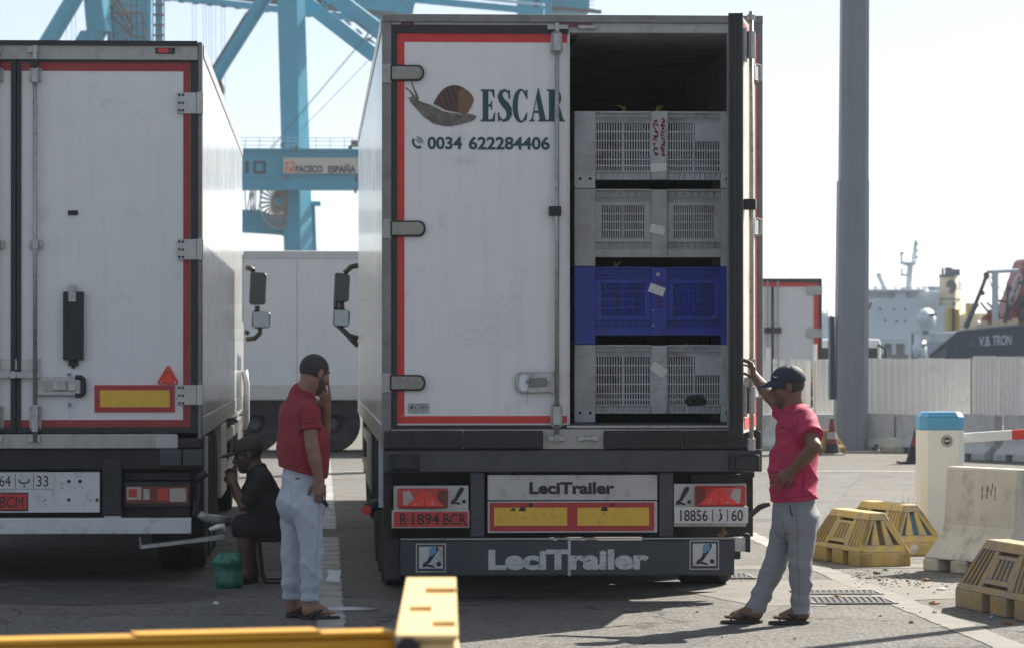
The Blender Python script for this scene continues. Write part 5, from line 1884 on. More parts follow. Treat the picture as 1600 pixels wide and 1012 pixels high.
ktext(k, 'PACECO', 461.5, 259, 504.5, 270, 1.47, bold=.05)
k.build('board_lettering', 'crane_ink', sg)
k = MB()
ktext(k, 'ESPA\u00d1A', 512.5, 257, 556, 270.5, 1.47, bold=.05)
k.build('board_lettering', 'crane_ink', sg)
k = MB()
for r0 in ((446, 253, 460, 268),):
    a_, b_ = at(r0[0], r0[3], YK - 1.47), at(r0[2], r0[1], YK - 1.47)
    k.box(a_.x, YK - 1.48, a_.z, b_.x, YK - 1.46, b_.z)
em = k.build('emblem', 'orange', sg)
k = MB()
ktext(k, 'P', 449, 255.5, 457.5, 267, 1.49, bold=.03)
k.build('emblem_letter', 'crane_sign', sg)
k = MB()
ktext(k, '1', 383, 251.5, 389, 271, 1.23, bold=.09)
for r0 in ((395.5, 252, 415.5, 256), (395.5, 267.5, 415.5, 271.5), (395.5, 256, 400, 267.5), (411, 256, 415.5, 267.5)):
    a_, b_ = at(r0[0], r0[3], YK - 1.23), at(r0[2], r0[1], YK - 1.23)
    k.box(a_.x, YK - 1.24, a_.z, b_.x, YK - 1.22, b_.z)
k.build('crane_number', 'crane_ink', beam)
# railing on the beam
q = MB()
for py in (217, 222.5, 229):
    u, v = kp(330, py), kp(640, py + 1)
    q.tube([(u.x, YK - 1.3, u.z), (v.x, YK - 1.3, v.z)], .022, 5)
for px in range(340, 640, 22):
    u, v = kp(px, 237), kp(px, 217)
    q.tube([(u.x, YK - 1.3, u.z), (v.x, YK - 1.3, v.z)], .022, 5)
q.build('railing', 'ship_white', beam)
q = MB()
for r0 in ((438.5, 226, 444, 232), (548, 221, 562, 232), (544, 229, 550, 238)):
    u, v = kp(r0[0], r0[3]), kp(r0[2], r0[1])
    q.box(u.x, YK - 1.3, u.z, v.x, YK - .9, v.z)
q.build('floodlight', 'crane_dark', beam)
q = MB()
for px, py in ((447, 277), (557, 280), (555, 299), (463, 233)):
    u = kp(px, py)
    q.tube([(u.x, YK - 1.5, u.z + .12), (u.x, YK - 1.5, u.z - .22)], .09, 6)
q.build('beam_lamp', 'crane_dark', beam)
# sill beam with a haunch into the leg
ys = YK + 3.5
sb = MB()
pts = [(300, 328), (405, 328), (424, 336), (446, 334), (463, 326), (480, 316), (492, 318), (495, 400), (496, 640), (452, 640), (452, 385), (449, 373), (440, 367), (425, 365.5), (385, 363), (300, 359)]
P = [at(x, y, ys) for x, y in pts]
sb.prism([(v.x, v.z) for v in P], (0, ys, 0), X_, Z_, Y_, 1.8)
sb.build('sill_beam', 'crane', cr)
q = MB()
u, v = at(476, 322, ys - 1), at(501, 315.5, ys - 1)
q.box(u.x, ys - 1.6, u.z, v.x, ys - .3, v.z)
q.build('service_platform', 'crane', cr)
q = MB()
for px in (479, 484.5):
    u, v = at(px, 400, ys - .1), at(px, 322, ys - .1)
    q.tube([(u.x, ys - .15, u.z), (v.x, ys - .15, v.z)], .03, 5)
u, v = at(470, 365, ys), at(487, 358, ys)
q.tube([(u.x, ys - .3, u.z), (at(480, 359, ys).x, ys - .3, v.z), (v.x, ys - .3, v.z)], .06, 5)
q.build('ladder', 'crane_dark', cr)
# cable reel
M['reel_spoke'] = mat('rusty_reel_steel', (.34, .25, .22), .6, var=.15, vs=1)
rc = at(435, 316, YK + 1.6)
rl, rl2 = MB(), MB()
R0 = 42 * YK / FPX
n = 30
for k in range(n):
    a_ = 2 * math.pi * k / n + .03
    e = Vector((math.cos(a_) * .68, 0, math.sin(a_)))
    rl.beam(rc + e * (R0 * .2) - Y_ * .5, rc + e * R0 * .99 - Y_ * .5, .1, .13, (0, 1, 0))
    rl2.beam(rc + e * (R0 * .2) + Y_ * .35, rc + e * R0 * .99 + Y_ * .35, .1, .11, (0, 1, 0))
rel = rl.build('cable_reel', 'reel_spoke', cr)
rl2.build('rear_spokes', 'reel_spoke', rel)
q = MB()
for off in (-.5, .35):
    pts = [rc + Vector((math.cos(a_) * .68 * R0, off, math.sin(a_) * R0)) for a_ in [2 * math.pi * i / 40 for i in range(41)]]
    q.tube(pts, .05, 5)
q.lathe([(.001, -.7), (R0 * .16, -.6), (R0 * .2, -.2), (R0 * .2, .5), (.001, .5)], rc, Y_, 16)
q.build('reel_rim', 'silver', rel)
q = MB()
q.lathe([(.001, -.85), (.22, -.8), (.25, -.5)], rc, Y_, 12)
q.build('reel_hub', 'crane', rel)
q = MB()
for (x0_, y0_, x1_, y1_) in ((452, 312, 474, 316), (455, 322, 476, 326), (462, 300, 476, 332)):
    u, v = at(x0_, y1_, YK + 2.6), at(x1_, y0_, YK + 2.6)
    q.box(u.x, YK + 2.3, u.z, v.x, YK + 2.9, v.z)
q.build('reel_motor', 'crane_dark', rel)
q = MB()
rr = random.Random(2)
for k in range(9):
    px = 384 + k * 2.6
    u, v = at(px + rr.uniform(-3, 3), 328, YK + 3), at(px + rr.uniform(-5, 8), 297, YK + 3)
    q.tube([(u.x, YK + 3, u.z), (v.x, YK + 3, v.z)], .05, 4)
q.build('stair_frame', 'crane_dark', cr)
# upper tubes, braces and girders


def ktube(p, r_px, Y, name='brace_tube', m_='crane'):
    P = [at(x, y, Y) for x, y in p]
    return MB().tube([(v.x, Y, v.z) for v in P], r_px * Y / FPX, 20).build(name, m_, cr, smooth=True)


ktube([(452, -70), (404, 12), (343, 108), (334, 124)], 11.5, YK + 3)
ktube([(158, -75), (110, 8), (68, 78), (30, 140)], 13.5, YK + 3)
q = MB()
u = at(344, 138, YK + 3)
q.lathe([(.001, 0), (.35, .1), (.3, .6), (.12, 1.0)], (u.x, YK + 3, u.z - .5), Z_, 8)
q.build('sheave_block', 'crane_dark', cr)
q = MB()
for dx in (-15, -12.5):
    p = [at(x + dx, y - 1, YK + 2.6) for x, y in ((400, 20), (343, 112))]
    q.tube([(v.x, YK + 2.6, v.z) for v in p], .035, 5)
q.build('tube_handrail', 'crane_dark', cr)
turned_leg('rear_leg', (125, 150, 168), (134, 166, 172), -60, 48, YK + 4)
turned_leg('rear_leg', (125, 150, 168), (40, 75, 90), 47, 190, YK + 4.3)
q = MB()
for (x0_, x1_) in ((167, 236), (231, 243)):
    u, v = at(x0_, 660, YK + 9), at(x1_, -80, YK + 9)
    q.box(u.x, YK + 9, 0, v.x, YK + 10.6, v.z)
    break
q.build('machine_tower', 'crane', cr)
q = MB()
u, v = at(242, 660, YK + 5), at(254, -80, YK + 5)
q.box(u.x, YK + 5, 0, v.x, YK + 5.5, v.z)
q.build('lift_shaft', 'crane', cr)
q = MB()
for py in range(-10, 70, 16):
    u, v = at(240, py + 3, YK + 4.7), at(257, py, YK + 4.7)
    q.box(u.x, YK + 4.6, u.z, v.x, YK + 4.9, v.z)
for px in (239, 256.5):
    u, v = at(px, 70, YK + 4.7), at(px, -30, YK + 4.7)
    q.tube([(u.x, YK + 4.65, u.z), (v.x, YK + 4.65, v.z)], .045, 5)
q.build('lift_cage', 'crane_dark', cr)
# stair tower in front of the machine tower
st = MB()
for (a_, b_) in (((148, 14), (172, 16)), ((165, 14), (204, 56)), ((204, 56), (228, 60)), ((190, -4), (166, 20)), ((176, 20), (220, 21)), ((200, 60), (176, 84)), ((222, 20), (226, 64)), ((149, -10), (149, 62)), ((168, 0), (190, -16)), ((184, 0), (210, 46)), ((176, 2), (203, 50))):
    u, v = at(*a_, YK + 6), at(*b_, YK + 6)
    st.beam((u.x, YK + 6, u.z), (v.x, YK + 6.01, v.z), .16, .22, (0, 1, 0))
    for dz in (.5, .9):
        st.tube([(u.x, YK + 5.6, u.z + dz), (v.x, YK + 5.6, v.z + dz)], .03, 4)
for px in (148, 171, 178, 206, 228, 214):
    u, v = at(px, 70, YK + 6.5), at(px + rr.uniform(-2, 2), -20, YK + 6.5)
    st.tube([(u.x, YK + 6.5, u.z), (v.x, YK + 6.5, v.z)], .05, 5)
for k in range(16):
    u, v = at(172 + k * 2.3, rr.uniform(0, 60), YK + 6.3), at(176 + k * 2.3 + rr.uniform(-8, 8), rr.uniform(0, 62), YK + 6.3)
    st.tube([(u.x, YK + 6.3, u.z), (v.x, YK + 6.3, v.z)], .035, 4)
st.build('stair_tower', 'crane_dark', cr)
u = at(168, 47, YK + 5)
MB().box(u.x - .15, YK + 5, u.z - .06, u.x + .25, YK + 5.2, u.z + .06).build('tower_lamp', 'ship_cream', cr)
# high girder running away to the right with its lower chord


def kbar(p, Y0, Y1, wpx, hpx, name, m_='crane'):
    a_, b_ = at(*p[0], Y0), at(*p[1], Y1)
    s_ = Y0 / FPX
    return MB().beam(a_, b_, wpx * s_, hpx * s_).build(name, m_, cr)


kbar(((230, -8), (620, 36)), YK + 14, YK + 12, 20, 9, 'boom_chord')
kbar(((230, -19), (640, 27)), YK + 15, YK + 13, 20, 7, 'boom_walkway', 'crane_dark')
kbar(((430, -24), (646, 16)), YK + 16, YK + 16, 14, 46, 'boom_girder')
q = MB()
for k in range(16):
    u = at(262 + k * 22, -1 + k * 2.5, YK + 13.6)
    q.box(u.x - .2, YK + 13.3, u.z - .15, u.x + .2, YK + 13.6, u.z + .15)
q.build('chord_bracket', 'crane_dark', cr)
k = MB()
p0 = at(488, 7, YK + 14.6)
k.text('IAL', (p0.x, YK + 14.6, p0.z), (1, 0, -.14), (0, 0, 1), 1.25, .7, bold=.04)
k.build('girder_lettering', 'crane_ink', cr)
for d_, (p, q_) in enumerate((((462, -8), (586, 88)), ((512, -12), (612, 64)))):
    kbar((p, q_), YK + 4, YK + 3, 14, 22 if d_ == 0 else 25, 'diagonal_brace')
for k in range(7):
    f = k / 7
    x, y = 462 + 124 * f, -8 + 96 * f
    u, v = at(x + 6, y - 9, YK + 3.4), at(x + 15, y - 5, YK + 3.4)
    MB().beam((u.x, YK + 3.4, u.z + .25), (v.x, YK + 3.4, v.z + .1), .5, .12).build('brace_step', 'crane', cr)
q = MB()
for (a_, b_) in (((552, 30), (576, 52)), ((575, 52), (570, 62)), ((596, 46), (560, 76)), ((570, 60), (590, 70))):
    u, v = at(*a_, YK + 3), at(*b_, YK + 3)
    q.tube([(u.x, YK + 3, u.z), (v.x, YK + 3, v.z)], .05, 5)
q.build('brace_fitting', 'crane_dark', cr)
kbar(((600, -5), (850, 19)), YK + 20, YK + 18, 12, 10, 'boom_chord')
kbar(((600, -17), (850, 8)), YK + 22, YK + 20, 12, 4, 'boom_walkway', 'ship_white')
q = MB()
for (x0_, x1_, yy) in ((809, 835, 24), (842, 862, 24), (835, 842, 25.5)):
    u, v = at(x0_, 700, YK + yy), at(x1_, -120, YK + yy)
    q.box(u.x, YK + yy, 0, v.x, YK + yy + 1.5, v.z)
q.build('far_leg', 'crane', cr)
q = MB()
u, v = at(863, 18, YK + 25), at(921, -60, YK + 25)
q.box(u.x, YK + 25, u.z, v.x, YK + 29, v.z)
q.build('machine_house', 'crane', cr)
q = MB()
u, v = at(930, 20, YK + 25), at(945, 24, YK + 25)
q.beam((at(862, 12, YK + 24.5).x, YK + 24.5, u.z + .25), (v.x - .3, YK + 24.5, u.z), .4, .25)
for py in (2, 8, 14):
    x_ = at(921, py, YK + 25)
    q.tube([(x_.x, YK + 25, x_.z), (x_.x + .35, YK + 25, x_.z)], .03, 4)
q.build('house_gantry', 'crane_dark', cr)
# stays and hoist ropes
q = MB()
for (a_, b_) in (((574, 54), (418, 237)), ((580, 90), (470, 204)), ((576, 54), (421, 237)), ((640, -10), (574, 54)), ((660, -8), (580, 90))):
    u, v = at(*a_, YK + 1.5), at(*b_, YK - .5)
    q.tube([(u.x, YK + 1.5, u.z), (v.x, YK - .5, v.z)], .02, 5)
q.build('stay_cable', 'cable', cr)
q = MB()
for px in (300, 305, 317, 321, 326, 330, 336, 345, 350, 104, 112, 118):
    u, v = at(px, -40, YK + 8), at(px + (2.5 if px > 200 else 0), 215, YK + 8)
    q.tube([(u.x, YK + 8, u.z), (v.x, YK + 8, v.z)], .018, 4)
q.build('hoist_rope', 'cable', cr)

# ================================================================ ships
YS = 350.
sh = thing('tanker_ship', 'white tanker superstructure with a cream funnel across the water', 'ship', (at(1420, 500, YS).x, YS + 15, -2.2))


def srect(m_, x0_, y0_, x1_, y1_, dy=0., dep=6.):
    u, v = at(x0_, y1_, YS + dy), at(x1_, y0_, YS + dy)
    return m_.box(u.x, YS + dy, u.z, v.x, YS + dy + dep, v.z)


q = MB()
u, v = at(1180, 546, YS), at(1700, 546, YS)
q.box(u.x, YS - .5, -2.2, v.x, YS + 18, u.z)
q.build('hull', 'ship_grey', sh)
hs = MB()
srect(hs, 1345, 466, 1440, 530, 0, 9)
hs.build('deckhouse', 'ship_white', sh)
q = srect(MB(), 1345, 530.5, 1440, 536, -1, 2)
for px in (1358, 1376, 1394, 1414, 1432):
    srect(q, px, 536.2, px + 6, 553, -1, 1)
q.build('lower_deck', 'ship_white', sh)
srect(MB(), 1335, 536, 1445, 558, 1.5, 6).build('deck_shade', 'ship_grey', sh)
q = MB()
for (px, py) in ((1374, 483), (1396, 483), (1413, 483), (1382, 501), (1400, 502), (1413, 502)):
    srect(q, px, py - 2, px + 2.4, py + 2, -.1, .09)
q.build('porthole', 'ship_dark', sh)
q = MB()
srect(q, 1358, 456, 1400, 466, 1, 7)
q.build('bridge', 'ship_white', sh)
q = MB()
for k in range(5):
    srect(q, 1359 + k * 8, 459, 1365.5 + k * 8, 465, .9, .08)
q.build('bridge_window', mat('pale_green_glass', (.25, .45, .42), .2), sh)
q = MB()
srect(q, 1352, 452.5, 1445, 455.5, 0, 8)
srect(q, 1398, 455.7, 1416, 466, .5, 6)
srect(q, 1417, 455.7, 1466, 478, 3, 6)
srect(q, 1440.2, 478, 1475, 530, 3, 6)
q.build('upper_deck', 'ship_white', sh)
q = MB()
rr = random.Random(9)
for k in range(26):
    px = rr.uniform(1355, 1468)
    u, v = at(px, 455, YS + 2), at(px + rr.uniform(-1, 1), 455 - rr.uniform(3, 9), YS + 2)
    q.tube([(u.x, YS + 2, u.z), (v.x, YS + 2, v.z)], .08, 4)
u, v = at(1355, 449.5, YS + .2), at(1466, 449.5, YS + .2)
q.tube([(u.x, YS + .2, u.z), (v.x, YS + .2, v.z)], .05, 4)
q.build('deck_fitting', 'ship_white', sh)
# mast with cross yards and a lattice top
q = MB()
p = [(1419, 455), (1422, 415)]
u, v = at(*p[0], YS + 2), at(*p[1], YS + 2)
q.beam((u.x, YS + 2, u.z), (v.x, YS + 2, v.z), .5, .5)
for (a_, b_, r_) in (((1407, 411), (1430, 413), .16), ((1407, 430), (1420, 430), .12), ((1409, 411), (1408, 395), .1), ((1406, 396), (1412, 396), .14), ((1409, 430), (1409, 420), .1), ((1425, 412), (1430, 376), .08), ((1430, 412), (1432, 376), .08), ((1407, 411), (1420, 416), .1), ((1373, 430), (1383, 452), .28), ((1370, 429), (1377, 430), .16), ((1399, 430), (1399, 455), .04)):
    u, v = at(*a_, YS + 2), at(*b_, YS + 2)
    q.tube([(u.x, YS + 2, u.z), (v.x, YS + 2, v.z)], r_, 5)
for k in range(7):
    a_, b_ = (1425 + k * .7, 410 - k * 5), (1431, 407 - k * 5)
    u, v = at(*a_, YS + 2), at(*b_, YS + 2)
    q.tube([(u.x, YS + 2, u.z), (v.x, YS + 2, v.z)], .07, 4)
    if k % 2:
        q.box(v.x, YS + 1.8, v.z - .1, v.x + .2, YS + 2.1, v.z + .12)
q.build('mast', 'ship_white', sh)
# funnel: two faces, dark bands and pipes
A = [at(x, y, YS + 4) for x, y in ((1467, 492), (1493, 492), (1512, 492))]
T = [at(x, y, YS + 4) for x, y in ((1469, 433), (1492, 433), (1503, 433))]
vs = [(A[0].x, YS + 4.4, A[0].z), (A[1].x, YS + 4, A[1].z), (A[2].x, YS + 6.6, A[2].z), (A[0].x + 1, YS + 7, A[0].z), (T[0].x, YS + 4.4, T[0].z), (T[1].x, YS + 4, T[1].z), (T[2].x, YS + 6.6, T[2].z), (T[0].x + 1, YS + 7, T[0].z)]
fn = MB().hexa(vs).build('funnel', 'ship_cream', sh)


def band(y0_, y1_, m_, name, ex=.05):
    def cut(y):
        f = (y - 433) / 59
        return [Vector(vs[4 + k]).lerp(Vector(vs[k]), f) for k in range(4)]
    lo, hi = cut(y1_), cut(y0_)
    c_ = sum(lo, Vector()) / 4
    c_.z = 0
    ex_ = lambda p: Vector((p.x + (p.x - c_.x) * ex, p.y + (p.y - c_.y) * ex, p.z))
    return MB().hexa([ex_(p) for p in lo] + [ex_(p) for p in hi]).build(name, m_, fn)


band(429, 433.5, 'ship_dark', 'funnel_top', .06)
band(466.5, 468.5, 'ship_dark', 'funnel_band', .03)
q = MB()
for px, r_, y0_ in ((1473, .13, 419), (1481, .3, 418), (1484, .3, 419), (1491, .25, 421), (1497, .2, 421)):
    u, v = at(px, 431, YS + 5), at(px, y0_, YS + 5)
    q.tube([(u.x, YS + 5, u.z), (v.x, YS + 5, v.z)], r_, 8)
q.build('exhaust_pipe', 'ship_dark', fn)
q = MB()
yy = YS + 3.85
cc = at(1483.5, 449.5, yy)
rr_ = 8.5 * YS / FPX
pts = [(cc.x + rr_ * .8 * math.sin(R(t_)) , cc.z + rr_ * math.cos(R(t_))) for t_ in range(-30, 181, 15)]
q.ribbon(pts, [.12, .3, .45, .55, .6, .62, .64, .64, .62, .58, .52, .44, .34, .22, .08], yy, .03)
c2 = (cc.x - rr_ * .1, cc.z + rr_ * .5)
q.disc((c2[0], yy, c2[1]), rr_ * .5, .04, Y_, 16)
q.disc((cc.x - rr_ * .05, yy, cc.z - rr_ * .55), rr_ * .12, .04, Y_, 10)
q.build('funnel_emblem', 'ship_dark', fn)
q = MB()
for k in range(3):
    for j in range(2):
        p0 = at(1496 + j * 4.5, 441 + k * 5, YS + 5)
        for dz in (0, .08, .16):
            q.box(p0.x, YS + 4.6 + j * .8, p0.z - dz, p0.x + .22, YS + 4.7 + j * .8, p0.z - dz + .04)
q.build('funnel_writing', 'ship_dark', fn)
q = MB()
srect(q, 1467, 472, 1472, 479, 3.9, .4)
srect(q, 1489, 472, 1493.5, 478, 3.7, .4)
q.build('funnel_vent', 'ship_grey', fn)
q = MB()
srect(q, 1465, 492.3, 1528, 528, 5, 6)
srect(q, 1505, 490, 1540, 500, 8, 4)
q.build('aft_house', 'ship_cream', sh)
q = MB()
for k in range(8):
    a_ = at(1452 + k * 2, rr.uniform(450, 458), YS + 2)
    b_ = at(1453 + k * 2, 478, YS + 2)
    q.tube([(a_.x, YS + 2, a_.z), (b_.x, YS + 2, b_.z)], .06, 4)
u, v = at(1450, 450, YS + 2), at(1467, 451, YS + 2)
q.tube([(u.x, YS + 2, u.z), (v.x, YS + 2, v.z)], .2, 5)
q.build('deck_rigging', 'ship_white', sh)
u, v = at(1511, 492, YS + 3), at(1521, 474, YS + 3)
MB().box(u.x, YS + 3, u.z, v.x, YS + 4, v.z).build('deck_crane_post', 'ship_yellow', sh)


def lifeboat(px, py, wpx, hpx, Y, label):
    c_ = at(px, py, Y)
    sx, sz = wpx * Y / FPX / 2, hpx * Y / FPX / 2
    rt = thing('lifeboat', label, 'lifeboat', (c_.x, Y, c_.z - sz), 'enclosed lifeboats on davits')
    prof = [(-1, .02), (-.9, .42), (-.7, .7), (-.35, .92), (.1, 1.0), (.55, .95), (.85, .7), (.97, .35), (1, .02)]
    b = MB()
    n = 16
    vs, fs = [], []
    for t_, rad in prof:
        for k in range(n):
            a_ = 2 * math.pi * k / n
            vs.append((c_.x + .25 * t_ * sx + sx * .8 * rad * math.cos(a_), Y + t_ * sx * 1.8, c_.z + sz * rad * math.sin(a_) * (1 if math.sin(a_) > 0 else .95)))
    for i in range(len(prof) - 1):
        for k in range(n):
            j = (k + 1) % n
            fs.append((i * n + k, i * n + j, (i + 1) * n + j, (i + 1) * n + k))
    b.add(vs, fs)
    h = b.build('hull', 'ship_white', rt, smooth=True)
    pts = []
    for k in range(21):
        a_ = 2 * math.pi * k / 20
        pts.append((c_.x - .05 * sx + sx * .8 * math.cos(a_), Y - .35 * sx, c_.z - .12 * sz + 0 * a_ + .12 * sz * math.sin(a_)))
    MB().tube(pts, .06, 5).build('fender', 'ship_grey', rt)
    e = MB()
    e.box(c_.x - .05, Y - sx * 1.75, c_.z + sz * .28, c_.x + .55, Y - sx * 1.2, c_.z + sz * .5)
    e.build('hatch', 'ship_dark', rt)
    return rt


lifeboat(1448, 499, 38, 36, 330., 'white enclosed lifeboat high on its davit before the tanker')
lifeboat(1437, 545, 30, 34, 330., 'white enclosed lifeboat low behind the fence, under the other one')
dv = thing('davit_frame', 'white davit frame carrying the lifeboats', 'davit', (at(1450, 550, 332).x, 334, -2.2))
q = MB()
for px in (1424, 1452, 1457, 1465, 1425, 1463):
    u, v = at(px, 560, 333), at(px, 517, 333)
    q.box(u.x - .12, 332.5, -2.2, u.x + .12, 334, v.z)
u, v = at(1422, 521, 333), at(1470, 513, 333)
q.box(u.x, 332.2, u.z, v.x, 334.4, u.z + .25)
q.build('davit_leg', 'ship_white', dv)
q = MB()
u = at(1446, 518, 331.5)
q.lathe([(.001, -.3), (.3, -.2), (.3, .2), (.001, .3)], (u.x, 331.5, u.z), Y_, 8)
q.build('winch', 'ship_dark', dv)

# the tug moored nearer
YT = 165.
tg = thing('tug_boat', 'dark blue-grey tug with white name lettering and a red funnel beyond the fence', 'tug', (at(1620, 540, YT).x, YT + 4, -2.2))
q = MB()
top = [(1466, 555), (1480, 533), (1496, 519), (1512, 516.5), (1600, 509), (1900, 502)]
Pt = [at(x, y, YT) for x, y in top]
Pb = [(at(1452, 600, YT).x + (0 if i else 0) + (p.x - Pt[0].x) * .97, -2.2) for i, p in enumerate(Pt)]
vs = []
for i, p in enumerate(Pt):
    if i == 0:
        vs += [(p.x, YT + 2.2, p.z), (p.x, YT + 2.4, p.z), (Pb[i][0] + 1.2, YT + 2.2, -2.2), (Pb[i][0] + 1.2, YT + 2.4, -2.2)]
        continue
    vs += [(p.x, YT, p.z), (p.x + .4, YT + 8, p.z), (Pb[i][0] + .6, YT + 1.2, -2.2), (Pb[i][0] + .9, YT + 6.8, -2.2)]
fs = []
for i in range(len(Pt) - 1):
    a_, b_ = 4 * i, 4 * i + 4
    fs += [(a_, a_ + 2, b_ + 2, b_), (a_ + 1, b_ + 1, b_ + 3, a_ + 3), (a_, b_, b_ + 1, a_ + 1)]
fs += [(0, 1, 3, 2), (len(vs) - 4, len(vs) - 2, len(vs) - 1, len(vs) - 3)]
q.add(vs, fs)
q.build('hull', 'hull', tg)
q = MB()
q.tube([(p.x, YT - .04 + (2.2 if i == 0 else 0), p.z) for i, p in enumerate(Pt)], .07, 6)
q.build('gunwale', 'hull', tg)
k = MB()
u, v = at(1530, 540.5, YT - .06), at(1580, 521.5, YT - .06)
tw = v.x - u.x
k.text('V.B.', (u.x, YT - .06, u.z), (1, 0, .05), (0, 0, 1), tw * .36, .45, bold=.025, shear=.12)
k.build('name_lettering', 'ship_white', tg)
k = MB().text('TRON', (u.x + tw * .42, YT - .06, u.z + .03), (1, 0, .05), (0, 0, 1), tw * .6, .47, bold=.025, shear=.12)
k.build('name_lettering', 'ship_white', tg)
q = MB()
u = at(1519.5, 537.5, YT)
MB().disc((u.x, YT, u.z), .16, .1, Y_, 12).build('hawse_port', 'ship_dark', tg)
q = MB()
for (x0_, x1_) in ((1484, 1505), (1532, 1546), (1566, 1580)):
    a_, b_ = at(x0_, 557, YT), at(x1_, 554.5, YT)
    MB().box(a_.x, YT - .1, a_.z - .1, b_.x, YT + .02, b_.z).build('rubbing_strake', 'ship_dark', tg)
# funnel, leaning with its ring emblem
q = MB()
P = [at(x, y, YT + 3) for x, y in ((1560, 509), (1583, 460), (1600, 408), (1605, 404), (1700, 404), (1720, 506))]
q.prism([(v.x, v.z) for v in P], (0, YT + 3, 0), X_, Z_, Y_, 2.5)
fu = q.build('funnel', 'ship_red', tg)
q = MB()
pts = []
c_ = at(1586.5, 452, YT + 2.9)
for k_ in range(25):
    a_ = 2 * math.pi * k_ / 24
    u, v = math.cos(a_) * .19, math.sin(a_) * .72
    pts.append((c_.x + u * .9 + v * .32, c_.z - u * .3 + v))
q.ribbon(pts, .07, YT + 2.9, .05)
q.ribbon([(c_.x - .18, c_.z - .35), (c_.x - .02, c_.z + .1), (c_.x + .14, c_.z + .4)], .05, YT + 2.9, .05)
q.ribbon([(c_.x + .12, c_.z + .4), (c_.x + .2, c_.z + .2), (c_.x + .0, c_.z + .08), (c_.x + .1, c_.z - .1), (c_.x - .12, c_.z - .33)], .05, YT + 2.86, .05)
q.build('funnel_emblem', 'ship_white', fu)
q = MB()
for (x0_, y0_, x1_, y1_) in ((1576, 478, 1600, 481), (1582, 470, 1600, 472), (1590, 440, 1604, 444), (1593, 462, 1600, 500), (1574, 448, 1580, 455)):
    a_, b_ = at(x0_, y1_, YT + 2.8), at(x1_, y0_, YT + 2.8)
    q.box(a_.x, YT + 2.7, a_.z, b_.x, YT + 2.95, b_.z)
q.build('funnel_fitting', 'ship_dark', fu)
P = [at(x, y, YT + 3.2) for x, y in ((1597, 420), (1601, 411), (1610, 404), (1640, 400), (1640, 420))]
MB().prism([(v.x, v.z) for v in P], (0, YT + 2.95, 0), X_, Z_, Y_, 2.4).build('funnel_cap', 'ship_white', fu)
# gallows frame and stays
q = MB()
for (a_, b_, r_) in (((1555, 512), (1555, 424), .16), ((1542, 425), (1592, 423), .09)):
    u, v = at(*a_, YT + 2), at(*b_, YT + 2)
    q.tube([(u.x, YT + 2, u.z), (v.x, YT + 2, v.z)], r_, 8)
q.build('gallows_frame', 'ship_white', tg)
q = MB()
for (a_, b_, r_) in (((1541, 430), (1508, 512), .05), ((1543, 431), (1512, 512), .05), ((1508, 512), (1524, 478), .12), ((1543, 430), (1558, 470), .025), ((1545, 430), (1575, 465), .02), ((1541, 426), (1541, 436), .13), ((1534, 456), (1537, 461), .1), ((1524, 474), (1526, 480), .13), ((1532, 473), (1546, 490), .05), ((1542, 473), (1562, 492), .05), ((1541, 436), (1500, 446), .012), ((1570, 512), (1574, 466), .05), ((1574, 440), (1573, 500), .03), ((1576, 445), (1575, 500), .03), ((1560, 470), (1574, 472), .05)):
    u, v = at(*a_, YT + 2), at(*b_, YT + 2)
    q.tube([(u.x, YT + 2, u.z), (v.x, YT + 2, v.z)], r_, 6)
q.build('rigging', 'ship_dark', tg)
q = MB()
for (x0_, y0_, x1_, y1_, s_) in ((1536, 498, 1552, 511, 6), (1545, 488, 1558, 505, 8)):
    u, v = at(x0_, y0_, YT + 3), at(x1_ + s_, y1_, YT + 3)
    q.beam((u.x, YT + 3, u.z), (v.x, YT + 3.2, v.z), .3, .35)
q.build('deck_gear', 'ship_red', tg)
q = MB()
for k_ in range(9):
    u = at(1520 + k_ * 8, 513 - k_ * .6, YT + 1)
    q.box(u.x - .1, YT + .5, u.z - .2, u.x + .12, YT + .9, u.z + .12 + .1 * (k_ % 3))
q.build('deck_fitting', 'ship_cream', tg)
yc = thing('yellow_deck_crane', 'yellow post of a deck crane between the funnel and the tug', 'crane', (at(1490, 510, 200).x, 200, -2.2))
q = MB()
for (x0_, x1_, y0_) in ((1480, 1487, 482), (1492.5, 1499, 484)):
    u, v = at(x0_, 517, 200), at(x1_, y0_, 200)
    q.hexa([(u.x - .05, 200, -2.2), (v.x, 200, -2.2), (v.x, 200.4, -2.2), (u.x - .05, 200.4, -2.2), (u.x + .05, 200, v.z), (v.x, 200, v.z), (v.x, 200.4, v.z), (u.x + .05, 200.4, v.z)])
q.build('post', 'ship_yellow', yc)
u, v = at(1487.3, 517, 200), at(1492.2, 482, 200)
MB().box(u.x, 200.05, -2.2, v.x, 200.35, v.z).build('ram', 'ship_dark', yc)
# small ships far off to the left of the mast
fs_ = thing('distant_ship', 'tiny pale ship far off between the far trailer and the steel mast', 'ship', (at(1294, 520, 600).x, 605, -2.2))
q = MB()
for (x0_, y0_, x1_, y1_) in ((1270, 519, 1306, 534), (1284, 506, 1304, 519), (1288, 497, 1300, 506), (1290, 490, 1294, 497)):
    u, v = at(x0_, y1_, 600), at(x1_, y0_, 600)
    q.box(u.x, 600, u.z, v.x, 606, v.z)
for px, y0_ in ((1287, 486), (1292, 484), (1298, 492), (1302, 500)):
    u, v = at(px, 506, 600), at(px, y0_, 600)
    q.tube([(u.x, 600, u.z), (v.x, 600, v.z)], .15, 4)
q.build('superstructure', 'ship_white', fs_)
u, v = at(1255, 534.2, 600), at(1325, 534, 600)
MB().box(u.x, 599.5, -2.2, v.x, 608, u.z).build('hull', 'ship_grey', fs_)

